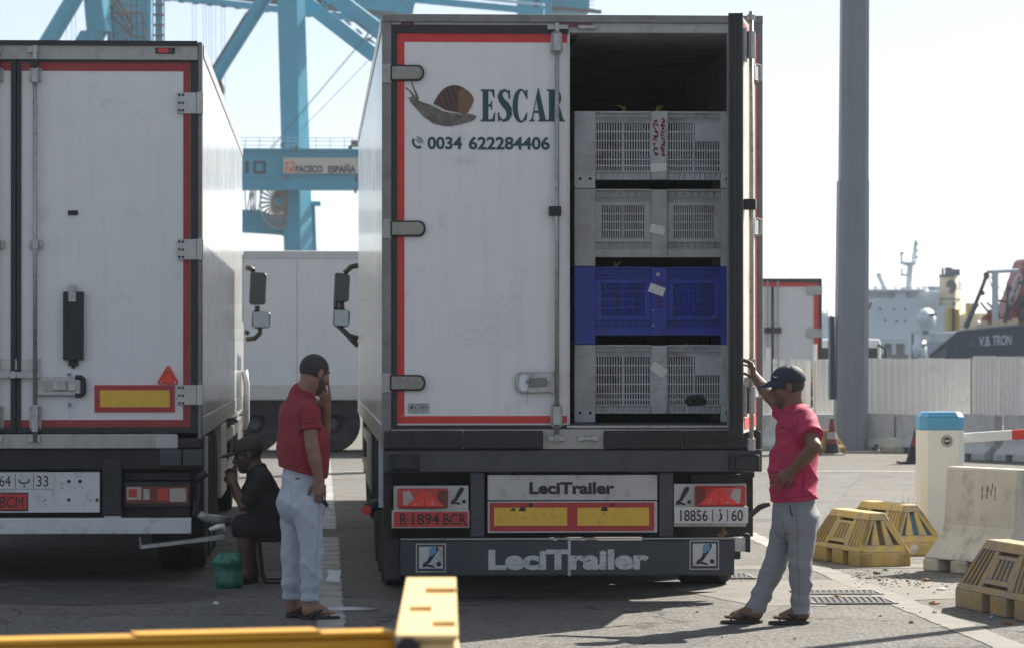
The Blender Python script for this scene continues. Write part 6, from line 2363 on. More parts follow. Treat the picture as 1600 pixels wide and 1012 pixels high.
# ---------------------------------------------------------------- sea haze
hm = bpy.data.materials.new('sea_haze')
hm.use_nodes = True
hn = hm.node_tree.nodes
hn.remove(hn['Principled BSDF'])
pv = hn.new('ShaderNodeVolumePrincipled')
pv.inputs['Color'].default_value = (.86, .92, 1, 1)
pv.inputs['Density'].default_value = .00023
pv.inputs['Anisotropy'].default_value = .25
hm.node_tree.links.new(pv.outputs[0], hn['Material Output'].inputs['Volume'])
M['haze'] = hm
tag(MB().box(-750, -180, -5.2, 750, 1560, 46).build('haze', 'haze', origin=(0, 0, -5.2)), kind='stuff')
# ================================================================ yellow separators, concrete barrier, gate, cones


def separator(p0, axis_deg, ln, hgt, wd, m_, label, top=.3, group='low yellow concrete separators', blue=False):
    """a hollow trapezoid block: long sides of ribs and slots, ends with three slots, notched foot.
    p0 = the near end's middle on the ground, axis pointing away"""
    ax = Vector((math.sin(R(axis_deg)), math.cos(R(axis_deg)), 0))
    nr = Vector((ax.y, -ax.x, 0))
    p0 = Vector((*p0, 0))
    root = thing('yellow_separator', label, 'separator', p0 + ax * ln / 2, group)
    hb = hgt * .27                                # upright foot, then the slope
    er = .14 * ln                                 # how far the ends lean in

    def hw(h):
        return wd / 2 if h <= hb else wd / 2 * (1 - (1 - top) * (h - hb) / (hgt - hb))

    def inn(h):
        return 0 if h <= hb else er * (h - hb) / (hgt - hb)

    def side(b, s_, t0, t1, h0, h1, d0=0., d1=.03):
        """patch on a long side: t along 0..1, h height, from depth d0 to d1 under the surface"""
        def P(t, h, d):
            ll = ln - 2 * inn(h)
            return p0 + ax * (inn(h) + ll * t) + nr * s_ * (hw(h) - d) + Z_ * h
        q = [P(t0, h0, d0), P(t1, h0, d0), P(t1, h0, d1), P(t0, h0, d1), P(t0, h1, d0), P(t1, h1, d0), P(t1, h1, d1), P(t0, h1, d1)]
        if s_ < 0:
            q = [q[1], q[0], q[3], q[2], q[5], q[4], q[7], q[6]]
        b.hexa(q)

    def end(b, near, u0, u1, h0, h1, d0=0., d1=.03, v0=None, v1=None):
        """patch on an end face: u across -1..1 at the bottom edge (v0, v1 at the top edge)"""
        v0 = u0 if v0 is None else v0
        v1 = u1 if v1 is None else v1

        def P(u, h, d):
            o = inn(h) + d
            return p0 + ax * (o if near else ln - o) + nr * (u * (hw(h) - .001)) + Z_ * h
        q = [P(u0, h0, d0), P(u1, h0, d0), P(u1, h0, d1), P(u0, h0, d1), P(v0, h1, d0), P(v1, h1, d0), P(v1, h1, d1), P(v0, h1, d1)]
        b.hexa(q)
    # hollow core
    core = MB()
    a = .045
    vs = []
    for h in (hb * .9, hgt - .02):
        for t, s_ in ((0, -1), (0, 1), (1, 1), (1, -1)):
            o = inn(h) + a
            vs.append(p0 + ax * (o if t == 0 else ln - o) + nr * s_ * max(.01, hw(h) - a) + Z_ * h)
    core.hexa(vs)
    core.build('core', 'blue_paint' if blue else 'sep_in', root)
    sh = MB()
    h1, h2 = hb + .03 * hgt, hgt * .86
    for s_ in (-1, 1):
        side(sh, s_, 0, 1, hb, h1 + .06 * hgt, 0, .05)
        for t0, t1 in ((0, .2), (.31, .52), (.63, 1)):
            side(sh, s_, t0, t1, 0, hb - .0005, 0, .12)
        side(sh, s_, 0, 1, h2, hgt, 0, .03)
    for nrx in (True, False):
        end(sh, nrx, -1, 1, 0, hb, 0, .12)
        end(sh, nrx, -1, 1, hb, h1 + .1 * hgt, 0, .05)
        end(sh, nrx, -1, 1, h2, hgt, 0, .03)
    vs = []
    for h in (hgt - .03, hgt + .001):
        for t, s_ in ((0, -1), (0, 1), (1, 1), (1, -1)):
            o = inn(h) + .012
            vs.append(p0 + ax * (o if t == 0 else ln - o) + nr * s_ * (hw(h) - .006) + Z_ * h)
    sh.hexa(vs)
    sh.build('shell', m_, root, bevel=.008)
    ribs = MB()
    ha, hb_ = h1 + .0605 * hgt, h2 - .0005
    for s_ in (-1, 1):
        for t0, t1 in ((0, .045), (.085, .105), (.14, .16), (.2, .22), (.26, .285), (.71, .735), (.775, .795), (.835, .855), (.895, .915), (.955, 1)):
            side(ribs, s_, t0, t1, ha, hb_, .001, .045)
        # middle panel with its own short slots
        side(ribs, s_, .285, .33, ha, hb_, .0, .04)
        side(ribs, s_, .67, .71, ha, hb_, .0, .04)
        hm0, hm1 = ha + (hb_ - ha) * .24, ha + (hb_ - ha) * .8
        side(ribs, s_, .3305, .6695, ha + (hb_ - ha) * .1, hm0, .0, .04)
        side(ribs, s_, .3305, .6695, hm1, hm1 + (hb_ - ha) * .1, .0, .04)
        for t0, t1 in ((.3305, .37), (.41, .435), (.475, .5), (.54, .565), (.605, .6695)):
            side(ribs, s_, t0, t1, hm0 + .0005, hm1 - .0005, .0, .04)
    for nrx in (True, False):
        e0 = h1 + .1005 * hgt
        end(ribs, nrx, -1, -.72, e0, hb_, 0, .04, -1, -.4)
        end(ribs, nrx, -.5, -.15, e0, hb_, 0, .04, -.38, -.3)
        end(ribs, nrx, -.39, -.16, e0 + .0, hb_, .001, .041, -.42, -.24)
        end(ribs, nrx, .12, .45, e0, hb_, 0, .04, .2, .42)
        end(ribs, nrx, .72, 1, e0, hb_, 0, .04, .38, 1)
    ribs.build('ribs', m_, root, bevel=.006)
    return root


def gp(px, py):
    v = gnd(px, py)
    return (v.x, v.y)


separator((4.475, 28.25), -11, 1.25, .42, .44, 'sep', 'chipped yellow separator block in front of another, with hollow dark slots in its end')
separator((5.0, 29.75), -14, 1.25, .42, .46, 'sep', 'yellow separator block with blue inside its end slots, half behind the cream gate post', blue=True)
g0 = gnd(1575, 985)
separator((4.68, 22.35), -8, 1.5, .46, .46, 'sep_old', 'worn yellow separator block with grey bare patches at the lower right edge', top=.34)
separator((at(1212, 700, 59.5).x, 59.0), 62, 1.2, .42, .42, 'sep', 'small far yellow separator showing between the open trailer and the man in the cap')
separator((at(1302, 700, 59.6).x, 59.2), -35, 1.1, .42, .42, 'sep', 'small far yellow separator between the striped cone and the steel mast')

# pale concrete barrier in front of the gate post
a_, b_ = gnd(1448, 892), gnd(1540, 908)
# its left end face leans away; the long side faces the camera and left
jb = thing('concrete_barrier', 'big pale concrete barrier standing before the cream gate post', 'barrier', ((a_ + b_) / 2))
P0 = Vector((4.69, 27.74, 0))
dj = Vector((.86, -.50, 0)).normalized()
dj = Vector((.42, -.9, 0)).normalized()
nj = Vector((-dj.y, dj.x, 0))
hj = .80
prof = [(-.30, .0), (-.30, .07), (-.285, .085), (-.125, .30), (-.10, .36), (-.075, .79), (-.06, .81), (.06, .81), (.075, .79), (.10, .36), (.125, .30), (.285, .085), (.30, .07), (.30, 0)]
upper = [(-.30, .10)] + [(-.275, .10)] + prof[3:11] + [(.275, .10), (.30, .10)]
upper = [(-.296, .0995), (-.125, .30), (-.10, .36), (-.075, .79), (-.06, .81), (.06, .81), (.075, .79), (.10, .36), (.125, .30), (.296, .0995)]
lnj = .94
o_ = P0 + nj * .3
b = MB()
b.prism(upper, o_, nj, Z_, dj, lnj)
low = [(-.30, 0), (.30, 0), (.30, .099), (-.30, .099)]
for s0, s1 in ((0, .2), (.37, .58), (.76, lnj)):
    b.prism(low, o_ + dj * s0, nj, Z_, dj, s1 - s0)
bo = b.build('body', 'concrete', jb, bevel=.014)
# dents scratched into the face
q = MB()
rr = random.Random(4)
for k in range(7):
    t = .50 + .026 * k + rr.uniform(-.012, .012)
    h = .64 + rr.uniform(-.02, .03)
    for dd in (0, -.055):
        if rr.random() < .8:
            u = -.100 + .025 * ((h + dd - .36) / .43) - .002
            c = o_ + dj * t + nj * u + Z_ * (h + dd)
            q.hexa([c - dj * .005 - nj * .002, c + dj * .005 - nj * .002, c + dj * .007 + nj * .004, c - dj * .004 + nj * .004, c - dj * .004 + Z_ * .045 - nj * .0, c + dj * .004 + Z_ * .045, c + dj * .005 + Z_ * .045 + nj * .005, c - dj * .004 + Z_ * .045 + nj * .005])
q.build('dents', 'frame', jb)
# gate post with its arm
YG = 30.7
gx0, gx1 = at(1438.5, 700, YG).x, at(1509, 700, YG).x
gt = thing('barrier_gate', 'cream car park gate post with a sky blue cap and a red and white arm', 'gate', ((gx0 + gx1) / 2, YG + .15, 0))
zc, zt = at(1470, 671, YG).z, at(1470, 646, YG).z


def chbox(b, x0, x1, y0, y1, z0, z1, c, top=0.):
    pl = [(x0 + c, y0), (x1 - c, y0), (x1, y0 + c), (x1, y1 - c), (x1 - c, y1), (x0 + c, y1), (x0, y1 - c), (x0, y0 + c)]
    t = top
    cx, cy = (x0 + x1) / 2, (y0 + y1) / 2
    vs = [(x, y, z0) for x, y in pl] + [(cx + (x - cx) * (1 - t), cy + (y - cy) * (1 - t), z1) for x, y in pl]
    b.add(vs, [tuple(range(8))[::-1], tuple(range(8, 16))] + [(k, (k + 1) % 8, 8 + (k + 1) % 8, 8 + k) for k in range(8)])
    return b


chbox(MB(), gx0 + .003, gx1 - .003, YG, YG + .34, .0, zc - .001, .06).build('post_body', 'gatebody', gt, bevel=.006)
cp = MB()
chbox(cp, gx0, gx1, YG - .003, YG + .343, zc, zt - .03, .06)
chbox(cp, gx0 + .0005, gx1 - .0005, YG - .0025, YG + .3425, zt - .029, zt + .015, .06, .16)
cp.build('cap', 'gateblue', gt, bevel=.005)
c = at(1479.5, 688, YG)
bd = MB().disc((c.x, YG - .004, c.z), .047, .01, Y_, 24).build('badge', 'ink', gt)
MB().disc((c.x, YG - .0095, c.z), .04, .003, Y_, 24).build('badge_ring', 'gatebody', bd)
MB().disc((c.x, YG - .0112, c.z), .033, .002, Y_, 24).build('badge_field', 'ink', bd)
q = MB()
q.box(c.x - .02, YG - .0142, c.z - .01, c.x + .02, YG - .0125, c.z + .01)
q.build('badge_plate', 'gatebody', bd)
q = MB()
for k in range(3):
    q.box(c.x - .014 + k * .0105, YG - .0158, c.z - .005, c.x - .007 + k * .0105, YG - .0145, c.z + .005)
q.build('badge_mark', 'ink', bd)
MB().box(gx0 - .002, YG + .1, .0, gx0 + .03, YG + .12, .01).build('base_shim', 'concrete', gt)
arm = MB()
za0 = at(1512, 684.5, YG).z
a0 = Vector((gx1 - .01, YG + .17, za0))
a1 = Vector((gx1 + 3.2, YG + .0, za0 + .0 + .0))
z1_ = at(1600, 678.5, YG).z
sl_ = (z1_ - za0) / (at(1600, 680, YG).x - gx1)
P = lambda x: Vector((x, YG + .17 - .02 * (x - gx1), za0 + sl_ * (x - gx1)))
segs = [(gx1 - .01, at(1586.5, 680, YG).x, 'white_arm'), (at(1586.5, 680, YG).x, at(1586.5, 680, YG).x + .5, 'red_arm'), (at(1586.5, 680, YG).x + .5, gx1 + 1.5, 'white_arm'), (gx1 + 1.5, gx1 + 2.0, 'red_arm'), (gx1 + 2, gx1 + 2.8, 'white_arm')]
for x0, x1, m_ in segs:
    b_a = MB().beam(P(x0), P(x1), .06, .085)
    b_a.build('arm_section', m_, gt, bevel=.01)


def cone(px, py, Y, h, wd, bands, label, base_m):
    c = at(px, py, Y)
    root = thing('traffic_cone', label, 'cone', (c.x, Y, 0), 'traffic cones by the fence')
    r0, r1 = wd * .42, wd * .1
    zz = .05 * h
    MB().box(c.x - wd * .62, Y - wd * .62, 0, c.x + wd * .62, Y + wd * .62, zz).build('base', base_m, root, bevel=.015)
    for (f0, f1, m_) in bands:
        ra, rb = r0 + (r1 - r0) * f0, r0 + (r1 - r0) * f1
        za, zb_ = zz + (h - zz) * f0, zz + (h - zz) * f1
        e = .002 if m_ != base_m else 0
        MB().lathe([(.001, za + .0005), (ra + e, za + .0005), (rb + e, zb_), (.001, zb_)], (c.x, Y, 0), Z_, 24).build('band', m_, root)
    return root


cone(1300, 708, 59.0, .60, .30, ((0, .28, 'cone_black'), (.28, .42, 'cone_red'), (.42, .62, 'cone_white'), (.62, .95, 'cone_red'), (.95, 1, 'cone_black')), 'small red and white banded cone on a pale base left of the mast', 'cone_white')
cone(1438, 725, 54.5, .66, .52, ((0, .18, 'cone_black'), (.18, .38, 'cone_black'), (.38, .62, 'cone_red'), (.62, .72, 'cone_black'), (.72, .9, 'cone_red'), (.9, 1, 'cone_red')), 'dark red cone with a black base half hidden by the gate post', 'cone_black')

# ---- foreground: two long plastic barriers, out of focus


def plastic_barrier(p0, p1, h, w0, w1, m_, label, slots, w1b=None, raise_=()):
    """hollow moulded barrier: tapered body, a flat top with shallow drain slots let into it"""
    p0, p1 = Vector((*p0, 0)), Vector((*p1, 0))
    d = (p1 - p0)
    ln = d.length
    d.normalize()
    n = Vector((-d.y, d.x, 0))
    root = thing('plastic_barrier', label, 'barrier', (p0 + p1) / 2, 'long yellow plastic barriers in the foreground')
    zt = h - .012
    b = MB()
    prof = [(-w0, 0), (w0, 0), (w0, .12), (w1 * 1.5, h * .5), (w1 * 1.06, h * .9), (w1, zt), (-w1, zt), (-w1 * 1.06, h * .9), (-w1 * 1.5, h * .5), (-w0, .12)]
    b.prism(prof, p0, n, Z_, d, ln)
    b.build('shell', m_, root, bevel=.02)
    # top skin pieces around the slots: each slot is (s0, s1, u0, u1) as fractions of length and half width
    t = MB()

    def slab(s0, s1, u0, u1, hh):
        t.hexa([p0 + d * (ln * s) + n * (u * w1) + Z_ * z for z in (zt + .0004, hh) for s, u in ((s0, u0), (s1, u0), (s1, u1), (s0, u1))])
    e = 0
    for s0, s1, u0, u1 in slots:
        slab(e, s0, -1, 1, h)
        if u0 > -1:
            slab(s0, s1, -1, u0, h)
        if u1 < 1:
            slab(s0, s1, u1, 1, h)
        e = s1
    slab(e, 1, -1, 1, h)
    t.build('top_skin', m_, root)
    for s0, s1, hh in raise_:
        t = MB()
        t.hexa([p0 + d * (ln * s) + n * (u * w1) + Z_ * z for z in (h + .0004, h + hh) for s, u in ((s0, -1), (s1, -1), (s1, 1), (s0, 1))])
        t.build('raised_lug', m_, root, bevel=.004)
    return root


n0, n1 = at(667, 994, 7.4), at(671, 899, 9.3)
hh = (n0.z + n1.z) / 2
pb = plastic_barrier((n0.x, 7.4), (n1.x + .005, 9.3), hh, .24, .064, 'plastic_pale', 'sun-bleached yellow plastic barrier end-on in the foreground, with slots in its top', ((.12, .2, -.92, -.15), (.36, .44, -.1, .7), (.68, .78, -.98, .2)))
q = MB()
c = at(638, 1014, 7.39)
q.disc((c.x, 7.392, c.z), .026, .012, Y_, 16)
q.build('plug_hole', 'ink', pb)
r0, r1 = at(-60, 985, 8.0), at(612, 975, 8.2)
rb = plastic_barrier((r1.x, 8.2), (r0.x - .75, 7.8), (r0.z + r1.z) / 2 - .014, .24, .05, 'plastic_y', 'orange-yellow plastic barrier lying across the lower corner of the foreground', (), None, ((.1, .34, .006),))

# lamp post out of the picture on the right, whose shadow crosses the lower right corner
lpst = thing('lamp_post', 'slim grey lamp post beyond the right edge, casting a long shadow', 'lamp post', (6.95, 25.3, 0))
MB().tube([(6.95, 25.3, 0), (6.95, 25.3, 9)], .085, 12).build('post', 'steel', lpst)
MB().tube([(6.95, 25.3, 8.95), (7.7, 25.3, 9.3), (8.4, 25.3, 9.35)], .05, 8).build('arm', 'steel', lpst)
MB().box(8.3, 25.18, 9.28, 9.0, 25.42, 9.4).build('lamp_head', 'silver', lpst, bevel=.03)

# green bag on the ground
bg_ = gnd(357, 918)
rr = random.Random(21)
pr_ = [(.001, 0), (.088, .004), (.098, .05), (.094, .11), (.088, .16), (.104, .172), (.108, .188), (.098, .205), (.08, .235), (.05, .25), (.035, .235), (.001, .22)]
vs, fs = [], []
n = 26
for i, (r_, z) in enumerate(pr_):
    for k in range(n):
        a = 2 * math.pi * k / n
        e = 1 + .10 * math.sin(3 * a + i * .8) + .07 * math.sin(7 * a - i * 1.3) + rr.uniform(-.045, .045)
        vs.append((bg_.x + r_ * e * math.cos(a), bg_.y + r_ * e * .8 * math.sin(a), max(.002, z + (.014 * math.sin(4 * a + i) if z > .05 else 0))))
for i in range(len(pr_) - 1):
    for k in range(n):
        j = (k + 1) % n
        fs.append((i * n + k, i * n + j, (i + 1) * n + j, (i + 1) * n + k))
bgo = MB().add(vs, fs).build('plastic_bag', 'bag', smooth=True)
tag(bgo, 'green plastic bag with its rim folded down, on the ground by the seated person', 'bag')

# litter
lit = [(729 / 2.162, 944, 'white scrap of paper lying on the dark asphalt left of the red polo man', 'litter', .03), (135, 965, 'small brown leaf lying in front of the closed trailer', 'leaf', .025), (1460, 944, 'curled dry leaf on the pale line by the worn separator', 'leaf', .05), (1370, 897, 'dry leaf in the shadow of the concrete barrier, left one', 'leaf', .035), (1447, 908, 'dry leaf in the shadow of the concrete barrier, right one', 'leaf', .04), (1472, 922, 'pale scrap of litter in the shadow of the concrete barrier', 'litter', .05), (1550, 967, 'bright blue bottle cap under the worn separator', 'blue_ink', .02), (1574, 975, 'brown leaf beside the worn separator, at the lower right', 'leaf', .04), (1308, 934, 'dark leaf on the drain grate behind the man in the cap', 'leaf', .04), (1460, 958, 'pale scrap on the cream line near the right edge', 'litter', .02)]
for px, py, lb, m_, sz in lit:
    sz *= .72
    c = gnd(px, py)
    b = MB()
    n = 7
    a0 = rr.uniform(0, 6)
    ring = [(c.x + sz * (1 + rr.uniform(-.3, .3)) * math.cos(a0 + 2 * math.pi * k / n), c.y + sz * .8 * math.sin(a0 + 2 * math.pi * k / n), .008 + rr.uniform(0, .012)) for k in range(n)]
    b.add([(c.x, c.y, .028)] + ring + [(x, y, .004) for x, y, z in ring], [(0, 1 + k, 1 + (k + 1) % n) for k in range(n)] + [(1 + (k + 1) % n, 1 + k, 1 + n + k, 1 + n + (k + 1) % n) for k in range(n)])
    tag(b.build('litter', m_), lb, 'litter', 'litter on the ground')
wp = gnd(1422, 867)
b = MB()
n = 12
pr_ = [(.001, .0), (.09, .01), (.1, .06), (.085, .12), (.05, .15), (.001, .15)]
vs = [(wp.x + r_ * (1 + rr.uniform(-.15, .15)) * math.cos(2 * math.pi * k / n), wp.y + r_ * math.sin(2 * math.pi * k / n), z) for r_, z in pr_ for k in range(n)]
fs = [(i * n + k, i * n + (k + 1) % n, (i + 1) * n + (k + 1) % n, (i + 1) * n + k) for i in range(5) for k in range(n)]
tag(b.add(vs, fs).build('paper_bag', 'litter'), 'crumpled white bag between the yellow separator and the gate post', 'bag')
b = MB()
for k in range(300):
    if k < 260:
        px, py = rr.gauss(1430, 70), rr.gauss(905, 9)
        px, py = (px if 1330 < px < 1500 else rr.uniform(1335, 1500)), (py if 890 < py < 935 else rr.uniform(890, 930))
    else:
        px, py = rr.uniform(1090, 1600), rr.uniform(860, 1008)
    c = gnd(px, py)
    if abs(c.x - 2.8) < .5 and abs(c.y - 22.4) < .4:
        continue
    s = rr.uniform(.003, .010) * (1.6 if rr.random() < .06 else 1)
    q = [(c.x + s * rr.uniform(.6, 1.3) * u, c.y + s * rr.uniform(.6, 1.3) * v, z) for z, f in ((.001, 1), (s * 1.1, .6)) for u, v in ((-f, -f), (f, -f), (f, f), (-f, f))]
    b.hexa(q)
ru = b.build('gravel', 'rubblem', origin=(0, 0, 0))
tag(ru, 'loose grit and crumbled stone on the asphalt by the barriers', 'gravel', None, 'stuff')
# a stone and dry weeds at the fence foot
c = gnd(1392, 707)
b = MB()
n = 10
pr_ = [(.001, 0), (.19, .01), (.22, .1), (.17, .22), (.06, .27), (.001, .28)]
vs = [(c.x + r_ * (1 + rr.uniform(-.2, .2)) * math.cos(2 * math.pi * k / n), c.y + r_ * math.sin(2 * math.pi * k / n), z) for r_, z in pr_ for k in range(n)]
tag(b.add(vs, fs := [(i * n + k, i * n + (k + 1) % n, (i + 1) * n + (k + 1) % n, (i + 1) * n + k) for i in range(5) for k in range(n)]).build('stone', 'concrete'), 'pale stone lying at the foot of the white barriers', 'stone')
for px, py, h_, lb in ((1420, 812, .30, 'dry thin weed standing by the yellow separator, left of the gate post'),):
    c = gnd(px, py + 10)
    b = MB()
    for k in range(9):
        e = rr.uniform(-.08, .08)
        b.tube([(c.x + e * .2, c.y, 0), (c.x + e * .6, c.y + rr.uniform(-.03, .03), h_ * .6), (c.x + e, c.y, h_ * rr.uniform(.7, 1.1))], [.004, .003, .0015], 4)
    tag(b.build('dry_weed', 'straw'), lb, 'weed')
# ================================================================ people: signed-distance bodies turned into one skin each


class SDF:
    def __init__(s, lo, hi, h):
        s.lo, s.h = np.array(lo, float), h
        s.n = np.ceil((np.array(hi) - s.lo) / h).astype(int) + 1
        s.F = np.full(s.n, .08, np.float32)
        s.ax = [(s.lo[i] + h * np.arange(s.n[i])).astype(np.float32) for i in range(3)]

    def _win(s, lo, hi, pad):
        a = np.maximum(0, np.floor((np.array(lo) - pad - s.lo) / s.h).astype(int))
        b = np.minimum(s.n, np.ceil((np.array(hi) + pad - s.lo) / s.h).astype(int) + 1)
        if (b <= a).any():
            return None, None
        sl_ = tuple(slice(a[i], b[i]) for i in range(3))
        g = [s.ax[0][sl_[0]][:, None, None], s.ax[1][sl_[1]][None, :, None], s.ax[2][sl_[2]][None, None, :]]
        return sl_, g

    def _put(s, sl_, d, k, sub=False):
        f = s.F[sl_]
        if sub:
            s.F[sl_] = np.maximum(f, -d)
            return
        if k <= 0:
            s.F[sl_] = np.minimum(f, d)
            return
        h = np.clip(.5 + .5 * (f - d) / k, 0, 1)
        s.F[sl_] = f * (1 - h) + d * h - k * h * (1 - h)

    def cone(s, p0, p1, r0, r1, k=.02):
        p0, p1 = np.array(p0, float), np.array(p1, float)
        r = max(r0, r1)
        sl_, g = s._win(np.minimum(p0, p1) - r, np.maximum(p0, p1) + r, k + 3 * s.h + .01)
        if sl_ is None:
            return s
        d = p1 - p0
        L2 = d @ d + 1e-12
        t = np.clip(((g[0] - p0[0]) * d[0] + (g[1] - p0[1]) * d[1] + (g[2] - p0[2]) * d[2]) / L2, 0, 1)
        q = np.sqrt((g[0] - p0[0] - t * d[0]) ** 2 + (g[1] - p0[1] - t * d[1]) ** 2 + (g[2] - p0[2] - t * d[2]) ** 2)
        s._put(sl_, q - (r0 + (r1 - r0) * t), k)
        return s

    def chain(s, pts, rs, k=.02):
        for i in range(len(pts) - 1):
            s.cone(pts[i], pts[i + 1], rs[i], rs[i + 1], k)
        return s

    def ell(s, c, r, fr=None, k=.02, sub=False):
        """ellipsoid with radii r along the frame vectors fr (default world axes)"""
        c = np.array(c, float)
        R_ = max(r)
        sl_, g = s._win(c - R_, c + R_, k + 3 * s.h + .01)
        if sl_ is None:
            return s
        fr = fr or ((1, 0, 0), (0, 1, 0), (0, 0, 1))
        acc = 0
        for f, rr in zip(fr, r):
            u = (g[0] - c[0]) * f[0] + (g[1] - c[1]) * f[1] + (g[2] - c[2]) * f[2]
            acc = acc + (u / rr) ** 2
        s._put(sl_, (np.sqrt(acc) - 1) * min(r) * (1.0 if max(r) < 2 * min(r) else 1.2), k, sub)
        return s

    def econe(s, p0, p1, side, a0, b0, a1, b1, k=.03):
        """elliptical cone: half-width a along side, b across it"""
        p0, p1 = np.array(p0, float), np.array(p1, float)
        r = max(a0, b0, a1, b1)
        sl_, g = s._win(np.minimum(p0, p1) - r, np.maximum(p0, p1) + r, k + 3 * s.h + .01)
        if sl_ is None:
            return s
        d = p1 - p0
        L2 = d @ d
        dn = d / math.sqrt(L2)
        u = np.array(side, float)
        u -= dn * (u @ dn)
        u /= np.linalg.norm(u)
        v = np.cross(dn, u)
        X = [g[i] - p0[i] for i in range(3)]
        w = X[0] * dn[0] + X[1] * dn[1] + X[2] * dn[2]
        t = np.clip(w / math.sqrt(L2), 0, 1)
        e = w - t * math.sqrt(L2)
        pu = X[0] * u[0] + X[1] * u[1] + X[2] * u[2]
        pv = X[0] * v[0] + X[1] * v[1] + X[2] * v[2]
        a, b = a0 + (a1 - a0) * t, b0 + (b1 - b0) * t
        m = np.minimum(a, b)
        s._put(sl_, (np.sqrt((pu / a) ** 2 + (pv / b) ** 2 + (e / m) ** 2) - 1) * m, k)
        return s

    def plane(s, p, n):
        """cut away everything on the side n points to"""
        d = (s.ax[0][:, None, None] - p[0]) * n[0] + (s.ax[1][None, :, None] - p[1]) * n[1] + (s.ax[2][None, None, :] - p[2]) * n[2]
        s.F = np.maximum(s.F, d.astype(np.float32))
        return s

    def union(s, o, k):
        f, d = s.F, o.F
        h = np.clip(.5 + .5 * (f - d) / k, 0, 1)
        s.F = (f * (1 - h) + d * h - k * h * (1 - h)).astype(np.float32)
        return s

    def like(s):
        o = object.__new__(SDF)
        o.lo, o.h, o.n, o.ax = s.lo, s.h, s.n, s.ax
        o.F = np.full(s.n, .08, np.float32)
        return o

    def wrinkle(s, fn):
        s.F = s.F + fn(s.ax[0][:, None, None], s.ax[1][None, :, None], s.ax[2][None, None, :]).astype(np.float32)
        return s

    def mesh(s):
        """surface nets"""
        F = s.F
        ins = F < 0
        c = [ins[i:F.shape[0] - 1 + i, j:F.shape[1] - 1 + j, k:F.shape[2] - 1 + k] for i in (0, 1) for j in (0, 1) for k in (0, 1)]
        any_ = np.logical_or.reduce(c)
        all_ = np.logical_and.reduce(c)
        act = any_ & ~all_
        idx = np.argwhere(act)
        ids = np.full(act.shape, -1, np.int32)
        ids[act] = np.arange(len(idx))
        corner = np.array([(i, j, k) for i in (0, 1) for j in (0, 1) for k in (0, 1)])
        vals = np.stack([F[idx[:, 0] + o[0], idx[:, 1] + o[1], idx[:, 2] + o[2]] for o in corner], 1)
        acc = np.zeros((len(idx), 3))
        cnt = np.zeros(len(idx))
        for a in range(8):
            for ax in range(3):
                if corner[a][ax] == 0:
                    b = a + (4, 2, 1)[ax]
                    fa, fb = vals[:, a], vals[:, b]
                    x = (fa < 0) != (fb < 0)
                    t = np.where(x, fa / np.where(x, fa - fb, 1), 0)
                    p = corner[a][None, :] + np.eye(3)[ax][None, :] * t[:, None]
                    acc += np.where(x[:, None], p, 0)
                    cnt += x
        V = s.lo + s.h * (idx + acc / cnt[:, None])
        Q = []
        for ax in range(3):
            b, c_ = [(1, 2), (2, 0), (0, 1)][ax]
            sh = [slice(None)] * 3
            s0, s1 = list(sh), list(sh)
            s0[ax], s1[ax] = slice(0, -1), slice(1, None)
            A, B = ins[tuple(s0)], ins[tuple(s1)]
            e = np.argwhere(A != B)
            e = e[(e[:, b] > 0) & (e[:, c_] > 0) & (e[:, b] < F.shape[b] - 1) & (e[:, c_] < F.shape[c_] - 1)]
            eb, ec = np.eye(3, dtype=int)[b], np.eye(3, dtype=int)[c_]
            q = [e, e - eb, e - eb - ec, e - ec]
            q = np.stack([ids[x[:, 0], x[:, 1], x[:, 2]] for x in q], 1)
            fl = A[e[:, 0], e[:, 1], e[:, 2]]
            q = np.where(fl[:, None], q, q[:, ::-1])
            Q.append(q)
        Q = np.concatenate(Q)
        Q = Q[(Q >= 0).all(1)]
        return V, Q

    def build(s, name, m_, parent, relax=2):
        V, Q = s.mesh()
        for _ in range(relax):                     # light smoothing over mesh edges
            acc = np.zeros_like(V)
            cn = np.zeros(len(V))
            for i, j in ((0, 1), (1, 2), (2, 3), (3, 0)):
                np.add.at(acc, Q[:, i], V[Q[:, j]])
                np.add.at(cn, Q[:, i], 1)
                np.add.at(acc, Q[:, j], V[Q[:, i]])
                np.add.at(cn, Q[:, j], 1)
            V = V * .5 + .5 * acc / np.maximum(cn, 1)[:, None]
        b = MB()
        b.v = [tuple(p) for p in V.tolist()]
        b.f = [tuple(q) for q in Q.tolist()]
        b.m = [0] * len(b.f)
        return b.build(name, m_, parent, smooth=True)


def NP(v):
    return np.array(v[:], float)


def unit(v):
    v = np.array(v, float)
    return v / np.linalg.norm(v)


class Head:
    """a frame for head features: a forward, b to the person's left, c up"""

    def __init__(s, c, fwd, pitch):
        f = unit((fwd[0], fwd[1], 0))
        up = np.array((0, 0, 1.))
        s.l = np.cross(up, f)
        s.f = f * math.cos(pitch) - up * math.sin(pitch)
        s.u = np.cross(s.f, s.l)
        s.c = np.array(c, float)

    def p(s, a, b, c):
        return s.c + s.f * a + s.l * b + s.u * c

    @property
    def fr(s):
        return (s.f, s.l, s.u)


def skull(sd, H, grow=0.):
    g = grow
    sd.ell(H.p(-.012, 0, .03), (.098 + g, .077 + g, .092 + g), H.fr, .01)
    sd.ell(H.p(.028, 0, -.045), (.066 + g, .058 + g, .078 + g), H.fr, .03)
    sd.cone(H.p(.035, 0, -.085), H.p(.068, 0, -.096), .034 + g, .024 + g, .025)


